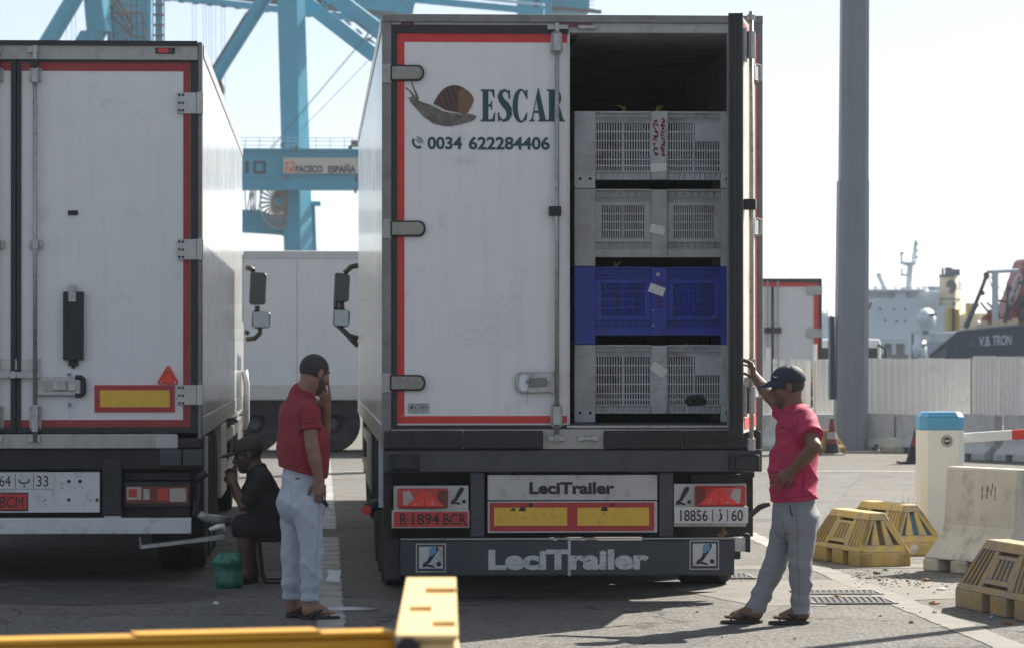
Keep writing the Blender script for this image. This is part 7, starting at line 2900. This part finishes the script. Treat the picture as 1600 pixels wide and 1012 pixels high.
def face(sd, H):
    skull(sd, H)
    sd.cone(H.p(.085, 0, .012), H.p(.112, 0, -.028), .011, .016, .014)      # nose
    sd.cone(H.p(.098, .012, -.032), H.p(.098, -.012, -.032), .010, .010, .008)
    for s_ in (1, -1):
        sd.cone(H.p(.083, .012 * s_, .03), H.p(.066, .05 * s_, .026), .012, .012, .012)    # brow
        sd.ell(H.p(.088, .03 * s_, .010), (.014, .015, .010), H.fr, 0, True)                # eye socket
        sd.ell(H.p(.06, .048 * s_, -.018), (.028, .02, .022), H.fr, .02)                    # cheekbone
        sd.ell(H.p(-.004, .078 * s_, -.002), (.018, .011, .032), H.fr, .006)                # ear
        sd.ell(H.p(.002, .088 * s_, .0), (.008, .006, .016), H.fr, 0, True)
    sd.cone(H.p(.092, .018, -.058), H.p(.092, -.018, -.058), .0085, .0085, .008)            # lips
    sd.cone(H.p(.088, .015, -.071), H.p(.088, -.015, -.071), .009, .009, .008)


def eyes(H, parent):
    for s_ in (1, -1):
        b = MB()
        c = H.p(.079, .03 * s_, .010)
        b.lathe([(.0005, -.0115), (.008, -.008), (.0115, 0), (.008, .008), (.0005, .0115)], c, Vector(H.u), 10)
        b.build('eye', 'eye', parent, smooth=True)


def brows(H, parent):
    for s_ in (1, -1):
        pts = [H.p(.093, .014 * s_, .030), H.p(.090, .032 * s_, .037), H.p(.074, .052 * s_, .033)]
        MB().tube([Vector(p) for p in pts], [.004, .0055, .003], 6).build('eyebrow', 'hair', parent)


def fade(H, parent, off, m_='stubble'):
    """the clipped edge of short hair below the crown"""
    sd = SDF(H.c - .16, H.c + .16, .004)
    skull(sd, H, .0012)
    sd.plane(H.p(0, 0, off), -unit(.8 * H.u - .58 * H.f))
    for b_ in (.078, -.078):
        sd.ell(H.p(-.004, b_, -.006), (.02, .018, .034), H.fr, 0, True)
    sd.build('clipped_hair', m_, parent)


def hand(sd, wrist, d, pn, curl=(.5, .55, .6, .65), thumb=(1, .2), sc=1., spread=.12, side=1):
    """palm and five fingers. d = towards the fingers, pn = palm normal (fingers close towards it),
    side = +1 when the thumb lies along cross(pn, d)"""
    d, pn = unit(d), np.array(pn, float)
    pn = unit(pn - d * (pn @ d))
    w = np.cross(pn, d) * side
    wr = np.array(wrist, float)
    S_ = sc
    sd.econe(wr, wr + d * .05 * S_, w, .027 * S_, .02 * S_, .038 * S_, .016 * S_, .012)
    sd.econe(wr + d * .05 * S_, wr + d * .088 * S_, w, .038 * S_, .016 * S_, .040 * S_, .013 * S_, .01)
    lens = ((.040, .026, .020), (.044, .029, .022), (.041, .027, .021), (.032, .021, .018))
    for i, ls in enumerate(lens):
        off = (.030, .0105, -.0095, -.028)[i] * S_
        p = wr + d * (.09 - (.006 if i in (0,) else .0) - (.012 if i == 3 else 0)) * S_ + w * off
        ang = spread * (1.2, .35, -.4, -1.3)[i]
        dd = unit(d * math.cos(ang) + w * math.sin(ang))
        a = 0
        r = (.0095, .0098, .0094, .0084)[i] * S_
        for j, l_ in enumerate(ls):
            a += curl[i] * (.8, 1.0, .7)[j]
            e = unit(dd * math.cos(a) + pn * math.sin(a))
            q = p + e * l_ * S_
            sd.cone(p, q, r, r * .9, .004)
            p, r = q, r * .9
    p = wr + d * .02 * S_ + w * .026 * S_
    td = unit(d * .62 + w * thumb[0] * .75 + pn * thumb[1])
    q = p + td * .045 * S_
    sd.cone(p, q, .015 * S_, .0125 * S_, .012)
    td2 = unit(d * .9 + w * thumb[0] * .3 + pn * (thumb[1] + .25))
    q2 = q + td2 * .032 * S_
    sd.cone(q, q2, .0122 * S_, .0105 * S_, .005)
    q3 = q2 + unit(td2 + pn * .2) * .024 * S_
    sd.cone(q2, q3, .0105 * S_, .009 * S_, .004)


def foot(sd, ank, heel, toe, wd=.045):
    ank, heel, toe = map(lambda v: np.array(v, float), (ank, heel, toe))
    d = unit(toe - heel)
    sdv = np.cross((0, 0, 1.), d)
    up = np.array((0, 0, 1.))
    sd.cone(ank, heel + up * .035 + d * .025, .037, .034, .02)
    sd.econe(heel + d * .03 + up * .032, toe - d * .075 + up * .028, sdv, .034, .032, wd, .024, .02)
    sd.cone(ank + d * .01, toe - d * .11 + up * .038, .036, .026, .03)
    for i in range(5):
        o = (-.034, -.017, .0, .016, .03)[i]
        p = toe - d * (.075 + abs(o) * .3) + sdv * o + up * .02
        sd.cone(p, p + d * (.052 if i in (1, 2) else .044 if i != 0 else .055), .0125, .0105, .006)


def sandal(parent, heel, toe, z=.0, wd=.05):
    heel, toe = np.array(heel, float), np.array(toe, float)
    d = unit((toe - heel) * (1, 1, 0))
    ln = np.linalg.norm((toe - heel)[:2])
    s_ = np.cross((0, 0, 1.), d)
    n = 15
    L_, R_ = [], []
    for i in range(n):
        t = i / (n - 1)
        x = -.012 + (ln + .03) * t
        w_ = wd * (.72 + .38 * math.sin(t * math.pi * .95 + .15) ** 1.0) * math.sqrt(max(.02, 1 - (2 * t - 1) ** 6))
        L_.append((x, w_))
        R_.append((x, -w_))
    poly = L_ + R_[::-1]
    o = np.array((heel[0], heel[1], z))
    b = MB().prism(poly[::-1], o + (0, 0, .003), d, s_, (0, 0, 1), .019)
    so_ = b.build('flip_flop', 'flipflop', parent, bevel=.003)
    m = MB()
    tp = o + d * (ln - .055) + (0, 0, .045)
    for q in (1, -1):
        pts = [tp, o + d * (ln - .1) + s_ * .03 * q + (0, 0, .062), o + d * (ln - .15) + s_ * .047 * q + (0, 0, .045), o + d * (ln - .175) + s_ * .05 * q + (0, 0, .018)]
        m.tube([Vector(p) for p in pts], [.009, .013, .013, .01], 8)
    m.tube([Vector(tp), Vector(tp - (0, 0, .028))], .006, 6)
    m.build('strap', 'flipflop', so_, smooth=True)
    return so_


def folds(kx, kz, amp, seed=0, slant=.6):
    """cloth folds: ridged, slanting, warped so that they do not repeat"""
    r_ = random.Random(seed)
    ph = [r_.uniform(0, 6) for _ in range(8)]

    def fn(x, y, z):
        wx = .5 * np.sin(7 * x + 5 * z + ph[4]) + .6 * np.sin(6 * y - 8 * z + ph[5])
        a = np.abs(np.sin((kx * (x * .8 + y * .5) + kz * z) * .5 + ph[0] + 1.6 * wx)) ** .6
        b = np.abs(np.sin((kx * slant * (x - y * .6) - kz * 1.25 * z) * .5 + ph[2] + 1.5 * wx)) ** .6
        c = np.sin(3.1 * kx * x - 2.2 * kz * z + ph[6] + 3 * wx)
        m = .5 + .5 * np.sin(5 * z + 4 * x + ph[3])
        return amp * (1.25 * a * m + 1.1 * b * (1 - m) - .75 + .12 * c)
    return fn


def ankle_folds(pts, amp, k=75, top=.3):
    """horizontal gathers that fade upwards from the cuffs"""
    def fn(x, y, z):
        f = np.clip(1 - (z - .08) / top, 0, 1)
        return amp * f * np.sin(k * z + 9 * x + 7 * y + 1.2 * np.sin(18 * x + 14 * y))
    return fn


from mathutils.bvhtree import BVHTree


def surf(o):
    og = ORG[o.name]
    return BVHTree.FromPolygons([v.co + og for v in o.data.vertices], [tuple(p.vertices) for p in o.data.polygons])


def touch(bv, px, py):
    d = (_f * FPX + _r * (px - 800) - _u * (py - 506)).normalized()
    h = bv.ray_cast(EYE, d)
    return (h[0], h[1]) if h[0] is not None else (None, None)


def seam(o, pts, r, m_, name, parent, step=3.):
    """a stitched line laid on the cloth: each point is dropped on the garment's own surface"""
    bv = surf(o)
    out = []
    for a, b in zip(pts[:-1], pts[1:]):
        n = max(1, int(math.hypot(b[0] - a[0], b[1] - a[1]) / step))
        for k in range(n + (1 if b == pts[-1] else 0)):
            h, nr = touch(bv, a[0] + (b[0] - a[0]) * k / n, a[1] + (b[1] - a[1]) * k / n)
            if h is not None and (not out or (h - out[-1]).length < .09):
                out.append(h + nr * r * .25)
    if len(out) > 2:
        return MB().tube(out, r, 5).build(name, m_, parent, smooth=True)


# ---------------------------------------------------------------- man in the red polo shirt
Y0 = 22.94
W = lambda px, py, dy=0.: NP(at(px, py, Y0 + dy))
f1 = unit((math.cos(R(24)), math.sin(R(24)), 0))
l1 = np.cross((0, 0, 1.), f1)
man = thing('person', 'person in a dark red polo shirt and pale sweatpants, holding a hand to the face', 'person', (at(478, 966, Y0).x, Y0, 0), 'people by the lorries')
H1 = Head(W(491.5, 583.5), unit((math.cos(R(36)), math.sin(R(36)), 0)), R(17))
neck = W(471, 620)
chest = W(469, 655)
sh_r, sh_l = W(480, 645, -.165), W(455, 642, .17)
el_r, wr_r = W(488, 697, -.215), W(498, 748, -.2)
el_l, wr_l = W(505, 690, .21), W(510, 632, .07)
hip_r, kn_r, an_r = W(481, 790, -.095), W(487, 862, -.095), W(484, 940, -.075)
hip_l, kn_l, an_l = W(462, 790, .095), W(455, 860, .095), W(455, 937, .11)
lo, hi = (man.location.x - .42, Y0 - .42, -.01), (man.location.x + .42, Y0 + .45, 1.74)
sd = SDF(lo, hi, .0055)
face(sd, H1)
sd.cone(H1.p(-.03, 0, -.06), neck, .056, .062, .03)
sd.cone(neck, chest, .06, .09, .04)
sd.cone(sh_r, sh_l, .055, .055, .04)
sd.econe(chest, W(470, 755), l1, .14, .09, .13, .1, .03)
sd.chain([sh_r, el_r], [.05, .042], .02)
sd.chain([el_r, (el_r * .6 + wr_r * .4), wr_r], [.042, .042, .029], .012)
sd.chain([sh_l, el_l], [.05, .042], .02)
sd.chain([el_l, (el_l * .6 + wr_l * .4), wr_l], [.041, .041, .029], .012)
hand(sd, wr_r, W(503, 785, -.2) - wr_r, unit((-.2, 1, 0)), (.45, .5, .55, .6), (.9, .35), 1.0, .06, 1)
hand(sd, wr_l, W(506, 604, -.03) - wr_l, unit(H1.p(.05, .0, -.03) - W(506, 604, -.03)), (.22, .25, .28, .3), (1, .1), 1.0, .2, -1)
sd.chain([hip_r, kn_r, an_r], [.06, .05, .036], .02)
sd.chain([hip_l, kn_l, an_l], [.06, .05, .036], .02)
hr, tr = W(474, 964, -.09), W(527, 965, -.06)
hr[2] = tr[2] = .024
hl, tl_ = W(449, 962, .1), W(492, 962, .2)
hl[2] = tl_[2] = .024
foot(sd, an_r, hr, tr)
foot(sd, an_l, hl, tl_)
sd.build('body', 'skin', man)
eyes(H1, man)
brows(H1, man)
fade(H1, man, -.048)
# hair and beard
sd = SDF(H1.c - .16, H1.c + .16, .004)
skull(sd, H1, .0035)
sd.plane(H1.p(0, 0, -.02), -(.8 * H1.u - .58 * H1.f))
sd.ell(H1.p(-.004, .078, -.006), (.022, .02, .036), H1.fr, 0, True)
sd.ell(H1.p(-.004, -.078, -.006), (.022, .02, .036), H1.fr, 0, True)
sd.build('hair', 'hair', man)
sd = SDF(H1.c - .16, H1.c + .16, .004)
skull(sd, H1, .0035)
n_ = unit(.62 * H1.f - .78 * H1.u)
sd.plane(H1.c + n_ * .036, -n_)
sd.ell(H1.p(.098, 0, -.062), (.02, .02, .013), H1.fr, 0, True)
sd.ell(H1.p(.085, 0, -.01), (.05, .05, .035), H1.fr, 0, True)
sd.build('beard', 'stubble', man)
# polo shirt
sd = SDF((man.location.x - .4, Y0 - .36, .83), (man.location.x + .36, Y0 + .38, 1.56), .006)
hipc = W(472, 742)
sd.econe(W(474, 735), W(473, 690), l1, .19, .155, .195, .15, .05)
sd.econe(W(473, 690), W(468, 656), l1, .2, .15, .19, .115, .05)
sd.cone(sh_r, sh_l, .076, .076, .06)
sd.ell(W(479, 718, .03), (.135, .15, .16), None, .05)
sd.cone(neck + (0, 0, .0), chest, .085, .12, .05)
sl_r = sh_r + (el_r - sh_r) * .52
sl_l = sh_l + (el_l - sh_l) * .55
sd.cone(neck + (f1 * .0) + (0, 0, .025), neck + (0, 0, -.02), .077, .086, .012)      # collar stand
for c_ in (neck + f1 * .02 + (0, 0, .03),):
    sd.ell(c_, (.064, .062, .08), None, 0, True)
sd.wrinkle(folds(26, 12, .010, 3))
sd.plane(W(474, 738), (-.25, 0, -.968))
for sh, el, sl0, ra in ((sh_r, el_r, sl_r, .076), (sh_l, el_l, sl_l, .074)):
    sv_ = sd.like()
    e_ = sl0 + unit(el - sh) * .08
    sv_.chain([sh, sl0, e_], [ra + .004, ra - .006, ra - .008], .01)
    sv_.wrinkle(folds(34, 26, .004, 4))
    sv_.plane(sl0, unit(el - sh))
    sd.union(sv_, .018)
po = sd.build('polo_shirt', 'polo', man)
seam(po, [(468, 657), (478, 660), (495, 660)], .0035, 'stitch_red', 'sleeve_seam', man)
seam(po, [(436, 722), (455, 727), (475, 733), (512, 742)], .003, 'stitch_red', 'hem_seam', man)
seam(po, [(466, 640), (468, 655), (473, 690), (470, 728)], .003, 'stitch_red', 'side_seam', man)
seam(po, [(459, 607), (472, 611), (484, 618)], .004, 'stitch_red', 'collar_seam', man)
# sweatpants
sd = SDF((man.location.x - .4, Y0 - .34, .06), (man.location.x + .36, Y0 + .36, 1.02), .0065)
sd.econe(W(475, 735), W(473, 790), l1, .165, .132, .17, .142, .04)
sd.ell(W(460, 782, .03), (.105, .16, .11), None, .05)
sd.chain([hip_r, kn_r, W(486, 905, -.085), W(484, 934, -.075)], [.1, .076, .07, .058], .008)
sd.chain([hip_l, kn_l, W(455, 905, .1), W(455, 932, .11)], [.097, .068, .062, .055], .008)
sd.wrinkle(folds(24, 26, .0115, 5))
sd.wrinkle(ankle_folds(None, .006))
for sh_, a_, in ((W(484, 934, -.075), an_r), (W(455, 932, .11), an_l)):
    sd.cone(sh_ + (0, 0, .0), sh_ - (0, 0, .028), .056, .052, .006)
sd.plane((0, 0, .115), (0, 0, -1))
sd.plane(W(472, 728), (-.1, 0, .99))
sp = sd.build('sweatpants', 'sweats', man)
seam(sp, [(443, 745), (452, 746), (462, 746.5)], .004, 'whiteplate', 'pocket_trim', man, 2.)
seam(sp, [(462, 746.5), (468, 747)], .005, 'ink', 'pocket_zip', man, 1.)
seam(sp, [(496, 765), (499, 800), (495, 860), (490, 925)], .002, 'stitch_blue', 'side_seam', man)
seam(sp, [(452, 750), (455, 770), (457, 785)], .002, 'stitch_blue', 'seat_seam', man)
seam(sp, [(466, 924), (482, 926), (502, 924)], .003, 'stitch_blue', 'cuff_seam', man)
seam(sp, [(438, 922), (450, 924), (464, 923)], .003, 'stitch_blue', 'cuff_seam', man)
sandal(man, hr, tr)
sandal(man, hl, tl_)
pn_ = W(503, 780, -.2)
pl_ = thing('pliers', 'small pliers hanging from the lowered hand of the person in the red polo', 'tool', pn_)
b = MB()
a0, a1, a2 = W(504, 782, -.17), W(512, 790, -.17), W(522, 799, -.17)
b.tube([Vector(a0), Vector(a1)], .011, 8)
b.tube([Vector(W(507, 780, -.17)), Vector(a1)], .008, 8)
b.build('grip', 'blackcloth', pl_)
MB().tube([Vector(a1), Vector(a2)], [.013, .006], 8).build('jaw', 'steel', pl_)

# ---------------------------------------------------------------- man in the raspberry T-shirt and navy cap
Y0 = 22.4
f2 = unit((-.975, -.05, 0))
l2 = np.cross((0, 0, 1.), f2)
mn = thing('person', 'person in a raspberry T-shirt and navy cap, one hand up on the open door', 'person', (at(1235, 975, Y0).x, Y0, 0), 'people by the lorries')
H2 = Head(W(1230, 605, .0), unit((-.97, .02, 0)), R(8))
neck = W(1242, 638)
chest = W(1244, 672)
sh_l, sh_r = W(1256, 657, -.175), W(1236, 653, .17)
el_l, wr_l = W(1273, 698, -.37), W(1238, 735, -.235)
el_r, wr_r = W(1203, 618, .4), W(1180, 588, .62)
hip_l, kn_l, an_l = W(1253, 812, -.085), W(1251, 880, -.095), W(1252, 950, -.07)
hip_r, kn_r, an_r = W(1233, 812, .085), W(1211, 880, .06), W(1184, 948, .02)
lo, hi = (mn.location.x - .55, Y0 - .5, -.01), (mn.location.x + .35, Y0 + .84, 1.76)
sd = SDF(lo, hi, .006)
face(sd, H2)
sd.cone(H2.p(-.03, 0, -.06), neck, .056, .062, .03)
sd.cone(neck, chest, .06, .09, .04)
sd.cone(sh_r, sh_l, .055, .055, .04)
sd.econe(chest, W(1240, 780), l2, .14, .09, .13, .1, .03)
sd.chain([sh_l, el_l], [.05, .043], .02)
sd.chain([el_l, el_l * .6 + wr_l * .4, wr_l], [.044, .044, .03], .012)
sd.chain([sh_r, el_r], [.05, .043], .02)
sd.chain([el_r, el_r * .6 + wr_r * .4, wr_r], [.043, .042, .029], .012)
hand(sd, wr_l, W(1219, 748, -.2) - wr_l, unit((.15, 1, 0)), (.12, .16, .2, .24), (.7, .1), 1.0, .22, -1)
hand(sd, wr_r, W(1174, 566, .70) - wr_r, unit((-1, .15, .1)), (.45, .45, .5, .55), (.6, .45), 1.0, .1, 1)
sd.chain([hip_l, kn_l, an_l], [.06, .05, .036], .02)
sd.chain([hip_r, kn_r, an_r], [.06, .05, .036], .02)
hl, tl_ = W(1262, 972, -.07), W(1205, 975, -.11)
hr, tr = W(1189, 970, .02), W(1130, 974, -.06)
for v in (hl, tl_, hr, tr):
    v[2] = .024
foot(sd, an_l, hl, tl_)
foot(sd, an_r, hr, tr)
sd.build('body', 'skin_dark', mn)
eyes(H2, mn)
brows(H2, mn)
sd = SDF(H2.c - .16, H2.c + .16, .004)
skull(sd, H2, .006)
sd.plane(H2.p(0, 0, -.022), -unit(.8 * H2.u - .52 * H2.f))
sd.ell(H2.p(-.004, .078, -.006), (.022, .02, .036), H2.fr, 0, True)
sd.ell(H2.p(-.004, -.078, -.006), (.022, .02, .036), H2.fr, 0, True)
sd.build('hair', 'hair', mn)
# shadow of a beard along the jaw and upper lip
sd = SDF(H2.c - .16, H2.c + .16, .004)
skull(sd, H2, .0012)
n_ = unit(.55 * H2.f - .83 * H2.u)
sd.plane(H2.c + n_ * .058, -n_)
sd.ell(H2.p(.095, 0, -.064), (.03, .022, .013), H2.fr, 0, True)
sd.build('stubble', mat('light_stubble', (.095, .05, .034), .6, var=.25, vs=120), mn)
# cap
sd = SDF(H2.c - .22, H2.c + .22, .0045)
sd.ell(H2.p(-.012, 0, .047), (.113, .091, .096), H2.fr, .01)
sd.plane(H2.p(0, 0, .044), -unit(H2.u * .96 - H2.f * .2))
sd.ell(H2.p(-.018, 0, .03), (.103, .081, .085), H2.fr, 0, True)
cap_o = sd.build('cap', 'navy', mn)
bm = MB()
vs = []
n1, n2 = 8, 13
for lay in (0, 1):
    for i in range(n1 + 1):
        t = i / n1
        for j in range(n2):
            a = -1.25 + 2.5 * j / (n2 - 1)
            rx = .098 + (.092 * math.cos(a * .9)) * t
            ry = .088 + .004 * t
            vs.append(H2.p(-.012 + rx * math.cos(a), ry * math.sin(a), .064 - .030 * t - .020 * (math.sin(a) ** 2) * (.4 + t) - .0045 * lay))
G = (n1 + 1) * n2
fs = []
for i in range(n1):
    for j in range(n2 - 1):
        a = i * n2 + j
        fs.append((a, a + 1, a + n2 + 1, a + n2))
        fs.append((G + a + 1, G + a, G + a + n2, G + a + n2 + 1))
for j in range(n2 - 1):
    a = n1 * n2 + j
    fs.append((a, a + 1, G + a + 1, G + a))
for i in range(n1):
    for j in (0, n2 - 1):
        a = i * n2 + j
        fs.append((a, a + n2, G + a + n2, G + a))
bm.add(vs, fs)
bm.build('cap_brim', 'navy', mn, smooth=True)
bm = MB()
bm.lathe([(.001, 0), (.011, .002), (.006, .008), (.001, .009)], Vector(H2.p(-.012, 0, .138)), Vector(H2.u), 10)
bm.build('cap_button', 'navy', mn, smooth=True)


def swoosh(px, py, s_, on, m_, parent, flip=1):
    b = MB()
    pts = [(-1, .35), (-.75, -.1), (-.4, -.2), (.1, 0), (1, .42)]
    h = touch(surf(on), px, py)[0]
    if h is None:
        return
    o = h + (EYE - h).normalized() * .004
    b.ribbon([(o.x + flip * u * s_, o.z + v * s_) for u, v in pts], [s_ * .1, s_ * .38, s_ * .42, s_ * .25, s_ * .05], o.y, .002)
    return b.build('emblem', m_, parent)


# T-shirt
sd = SDF((mn.location.x - .3, Y0 - .42, .76), (mn.location.x + .3, Y0 + .42, 1.42), .006)
sd.econe(W(1240, 790), W(1241, 715), l2, .2, .15, .198, .14, .05)
sd.econe(W(1241, 715), W(1245, 672), l2, .195, .135, .185, .115, .05)
sd.ell(W(1228, 735), (.105, .14, .14), None, .05)
sd.cone(sh_r, sh_l, .078, .078, .06)
sd.cone(neck + (0, 0, -.012), chest, .08, .12, .05)
sl_l = sh_l + (el_l - sh_l) * .62
sl_r = sh_r + (el_r - sh_r) * .42
sd.ell(neck + (0, 0, .04), (.07, .068, .072), None, 0, True)
sd.wrinkle(folds(30, 34, .012, 8))
sd.plane(W(1240, 781), (.08, 0, -.99))
for sh, el, sl0, ra in ((sh_l, el_l, sl_l, .086), (sh_r, el_r, sl_r, .08)):
    sv_ = sd.like()
    e_ = sl0 + unit(el - sh) * .08
    sv_.chain([sh, sl0, e_], [ra - .002, ra - .004, ra], .01)
    sv_.wrinkle(folds(40, 40, .006, 9))
    sv_.plane(sl0, unit(el - sh))
    sd.union(sv_, .018)
te = sd.build('t_shirt', 'tee', mn)
seam(te, [(1206, 776), (1225, 778), (1250, 776), (1275, 772)], .003, 'stitch_tee', 'hem_seam', mn)
seam(te, [(1222, 642), (1232, 646), (1244, 645), (1254, 639)], .004, 'stitch_tee', 'collar_seam', mn)
seam(te, [(1248, 650), (1243, 668), (1247, 690)], .003, 'stitch_tee', 'sleeve_seam', mn)
seam(te, [(1253, 700), (1256, 740), (1254, 775)], .003, 'stitch_tee', 'side_seam', mn)
swoosh(1226, 667, .022, te, 'ink', mn, 1)
swoosh(1262, 672, .012, te, 'stitch_tee', mn, 1)
swoosh(1213, 588, .018, cap_o, 'white_ink', mn, 1)
seam(cap_o, [(1234, 568), (1226, 582), (1222, 597)], .002, 'ink', 'cap_seam', mn)
seam(cap_o, [(1234, 568), (1244, 582), (1248, 600)], .002, 'ink', 'cap_seam', mn)
# sweatpants
sd = SDF((mn.location.x - .36, Y0 - .32, .06), (mn.location.x + .28, Y0 + .32, .97), .0065)
sd.econe(W(1241, 776), W(1241, 815), l2, .165, .128, .178, .142, .04)
sd.ell(W(1255, 812), (.095, .15, .11), None, .05)
sd.chain([hip_l, kn_l, W(1251, 920, -.085), W(1252, 968, -.07)], [.1, .076, .066, .066], .01)
sd.chain([hip_r, kn_r, W(1196, 915, .045), W(1181, 950, .02), W(1176, 964, .015)], [.098, .078, .066, .062, .062], .01)
sd.wrinkle(folds(24, 26, .012, 12))
sd.wrinkle(ankle_folds(None, .0055, 62, .5))
sd.plane((0, 0, .058), (0, 0, -1))
sd.plane(W(1241, 772), (0, 0, 1))
sg = sd.build('sweatpants', 'sweats_grey', mn)
seam(sg, [(1234, 789), (1235, 797), (1238, 806)], .005, 'ink', 'pocket_slit', mn, 1.5)
seam(sg, [(1243, 792), (1246, 830), (1247, 880), (1250, 945)], .002, 'stitch_grey', 'side_seam', mn)
seam(sg, [(1222, 815), (1228, 845), (1226, 862)], .003, 'stitch_grey', 'front_seam', mn)
swoosh(1229, 833, .016, sg, 'ink', mn, 1)
sandal(mn, hl, tl_)
sandal(mn, hr, tr)

# ---------------------------------------------------------------- person in black seated by the trailer, on a stool
Y0 = 26.55
f3 = unit((-.93, -.36, 0))
l3 = np.cross((0, 0, 1.), f3)
ps = thing('person', 'person in black clothes and a dark cap, sitting on a stool by the closed trailer', 'person', (at(405, 908, Y0).x, Y0, 0), 'people by the lorries')
H3 = Head(W(387, 709, .0), unit((-.96, -.1, 0)), R(16))
neck = W(401, 736)
chest = W(408, 762)
sh_l, sh_r = W(410, 748, -.15), W(402, 748, .16)
el_l, wr_l = W(381, 790, -.16), W(367, 757, -.05)
el_r, wr_r = W(380, 788, .16), W(363, 754, .07)
pel = W(421, 822, .02)
hip_l, kn_l, an_l = W(420, 826, -.09), W(381, 822, -.17), W(386, 896, -.13)
hip_r, kn_r, an_r = W(421, 826, .1), W(383, 822, .02), W(396, 893, .07)
sd = SDF((ps.location.x - .34, Y0 - .42, -.01), (ps.location.x + .32, Y0 + .42, 1.13), .006)
face(sd, H3)
sd.cone(H3.p(-.03, 0, -.06), neck, .052, .058, .03)
sd.cone(neck, chest, .058, .09, .04)
sd.econe(chest, pel, l3, .13, .09, .13, .1, .03)
sd.cone(sh_r, sh_l, .05, .05, .04)
for sh, el, wr in ((sh_l, el_l, wr_l), (sh_r, el_r, wr_r)):
    sd.chain([sh, el], [.047, .039], .02)
    sd.chain([el, el * .6 + wr * .4, wr], [.039, .039, .027], .012)
hand(sd, wr_l, W(359, 735, -.02) - wr_l, unit((.2, 1, .2)), (.5, .55, .6, .6), (.7, .4), .95, .08, -1)
hand(sd, wr_r, W(358, 735, .03) - wr_r, unit((.2, -1, .2)), (.5, .55, .6, .6), (.7, .4), .95, .08, 1)
for hp_, kn, an in ((hip_l, kn_l, an_l), (hip_r, kn_r, an_r)):
    sd.chain([hp_, kn, kn * .62 + an * .38, an], [.07, .056, .057, .036], .02)
for an, dx in ((an_l, -.02), (an_r, .0)):
    hh_ = np.array((an[0] + .03, an[1] + .02, .012))
    tt = np.array((an[0] - .17, an[1] - .08, .012))
    foot(sd, an, hh_, tt)
sd.build('body', 'skin_shaded', ps)
eyes(H3, ps)
brows(H3, ps)
sd = SDF(H3.c - .16, H3.c + .16, .0045)
skull(sd, H3, .007)
sd.plane(H3.p(0, 0, -.03), -unit(.8 * H3.u - .52 * H3.f))
sd.ell(H3.p(-.004, .078, -.006), (.022, .02, .036), H3.fr, 0, True)
sd.build('hair', 'hair', ps)
sd = SDF(H3.c - .16, H3.c + .16, .0045)
skull(sd, H3, .005)
n_ = unit(.62 * H3.f - .78 * H3.u)
sd.plane(H3.c + n_ * .05, -n_)
sd.build('beard', 'stubble', ps)
sd = SDF(H3.c - .22, H3.c + .22, .005)
sd.ell(H3.p(-.012, 0, .04), (.118, .094, .09), H3.fr, .01)
sd.plane(H3.p(0, 0, .03), -unit(H3.u * .97 - H3.f * .18))
sd.ell(H3.p(-.018, 0, .028), (.104, .083, .08), H3.fr, 0, True)
sd.ell(H3.p(.12, 0, .035), (.085, .08, .014), H3.fr, .012)
sd.build('cap', 'olivecap', ps)
q = MB()
p = [H3.p(-.06, -.088, .06), H3.p(-.1, -.06, .058), H3.p(-.122, -.02, .055)]
q.tube([Vector(v) for v in p], .006, 6)
q.build('cap_strap', 'straw', ps)
sd = SDF((ps.location.x - .34, Y0 - .42, .3), (ps.location.x + .32, Y0 + .42, 1.0), .0065)
sd.econe(pel, W(415, 785), l3, .185, .15, .18, .135, .05)
sd.econe(W(415, 785), chest, l3, .18, .13, .175, .105, .05)
sd.cone(sh_r, sh_l, .074, .074, .05)
sd.cone(neck, chest, .08, .11, .05)
sd.chain([sh_l, sh_l + (el_l - sh_l) * .75], [.075, .064], .03)
sd.chain([sh_r, sh_r + (el_r - sh_r) * .75], [.075, .064], .03)
sd.ell(neck + (-.02, 0, .04), (.066, .064, .06), None, 0, True)
sd.wrinkle(folds(30, 18, .012, 15))
sd.build('black_shirt', 'blackcloth', ps)
sd = SDF((ps.location.x - .34, Y0 - .42, .26), (ps.location.x + .32, Y0 + .42, .7), .0065)
sd.econe(pel, pel + (0, 0, .06), l3, .185, .15, .18, .14, .04)
for hp_, kn, an in ((hip_l, kn_l, an_l), (hip_r, kn_r, an_r)):
    sd.chain([hp_, kn, kn * .86 + an * .14], [.11, .088, .085], .04)
sd.wrinkle(folds(28, 20, .004, 16))
sd.plane((0, 0, .345), (0, 0, -1))
sd.build('black_shorts', 'blackcloth', ps)
for an in (an_l, an_r):
    hh_ = np.array((an[0] + .03, an[1] + .02, .012))
    tt = np.array((an[0] - .17, an[1] - .08, .012))
    sandal(ps, hh_, tt, -.005)
stl = thing('stool', 'black tube-framed stool under the person in black', 'stool', (pel[0] + .03, Y0, 0))
zs = .335
x0, x1 = pel[0] - .1, pel[0] + .2
MB().box(x0 - .02, Y0 - .17, zs, x1 + .02, Y0 + .2, zs + .03).build('seat', 'blackcloth', stl, bevel=.012)
for yy in (Y0 - .15, Y0 + .18):
    pts = [(x1 - .0, yy, zs - .002), (x0 + .03, yy, zs - .002), (x0 + .02, yy, zs - .02), (x0 + .05, yy, .05), (x0 + .07, yy, .014), (x0 + .1, yy, .014), (x1 + .06, yy, .014)]
    MB().tube(pts, .013, 8).build('leg', 'blacktube', stl, smooth=True)
    MB().tube([(x1 - .02, yy + .02, zs - .002), (x1, yy + .02, .014)], .013, 8).build('leg', 'blacktube', stl, smooth=True)
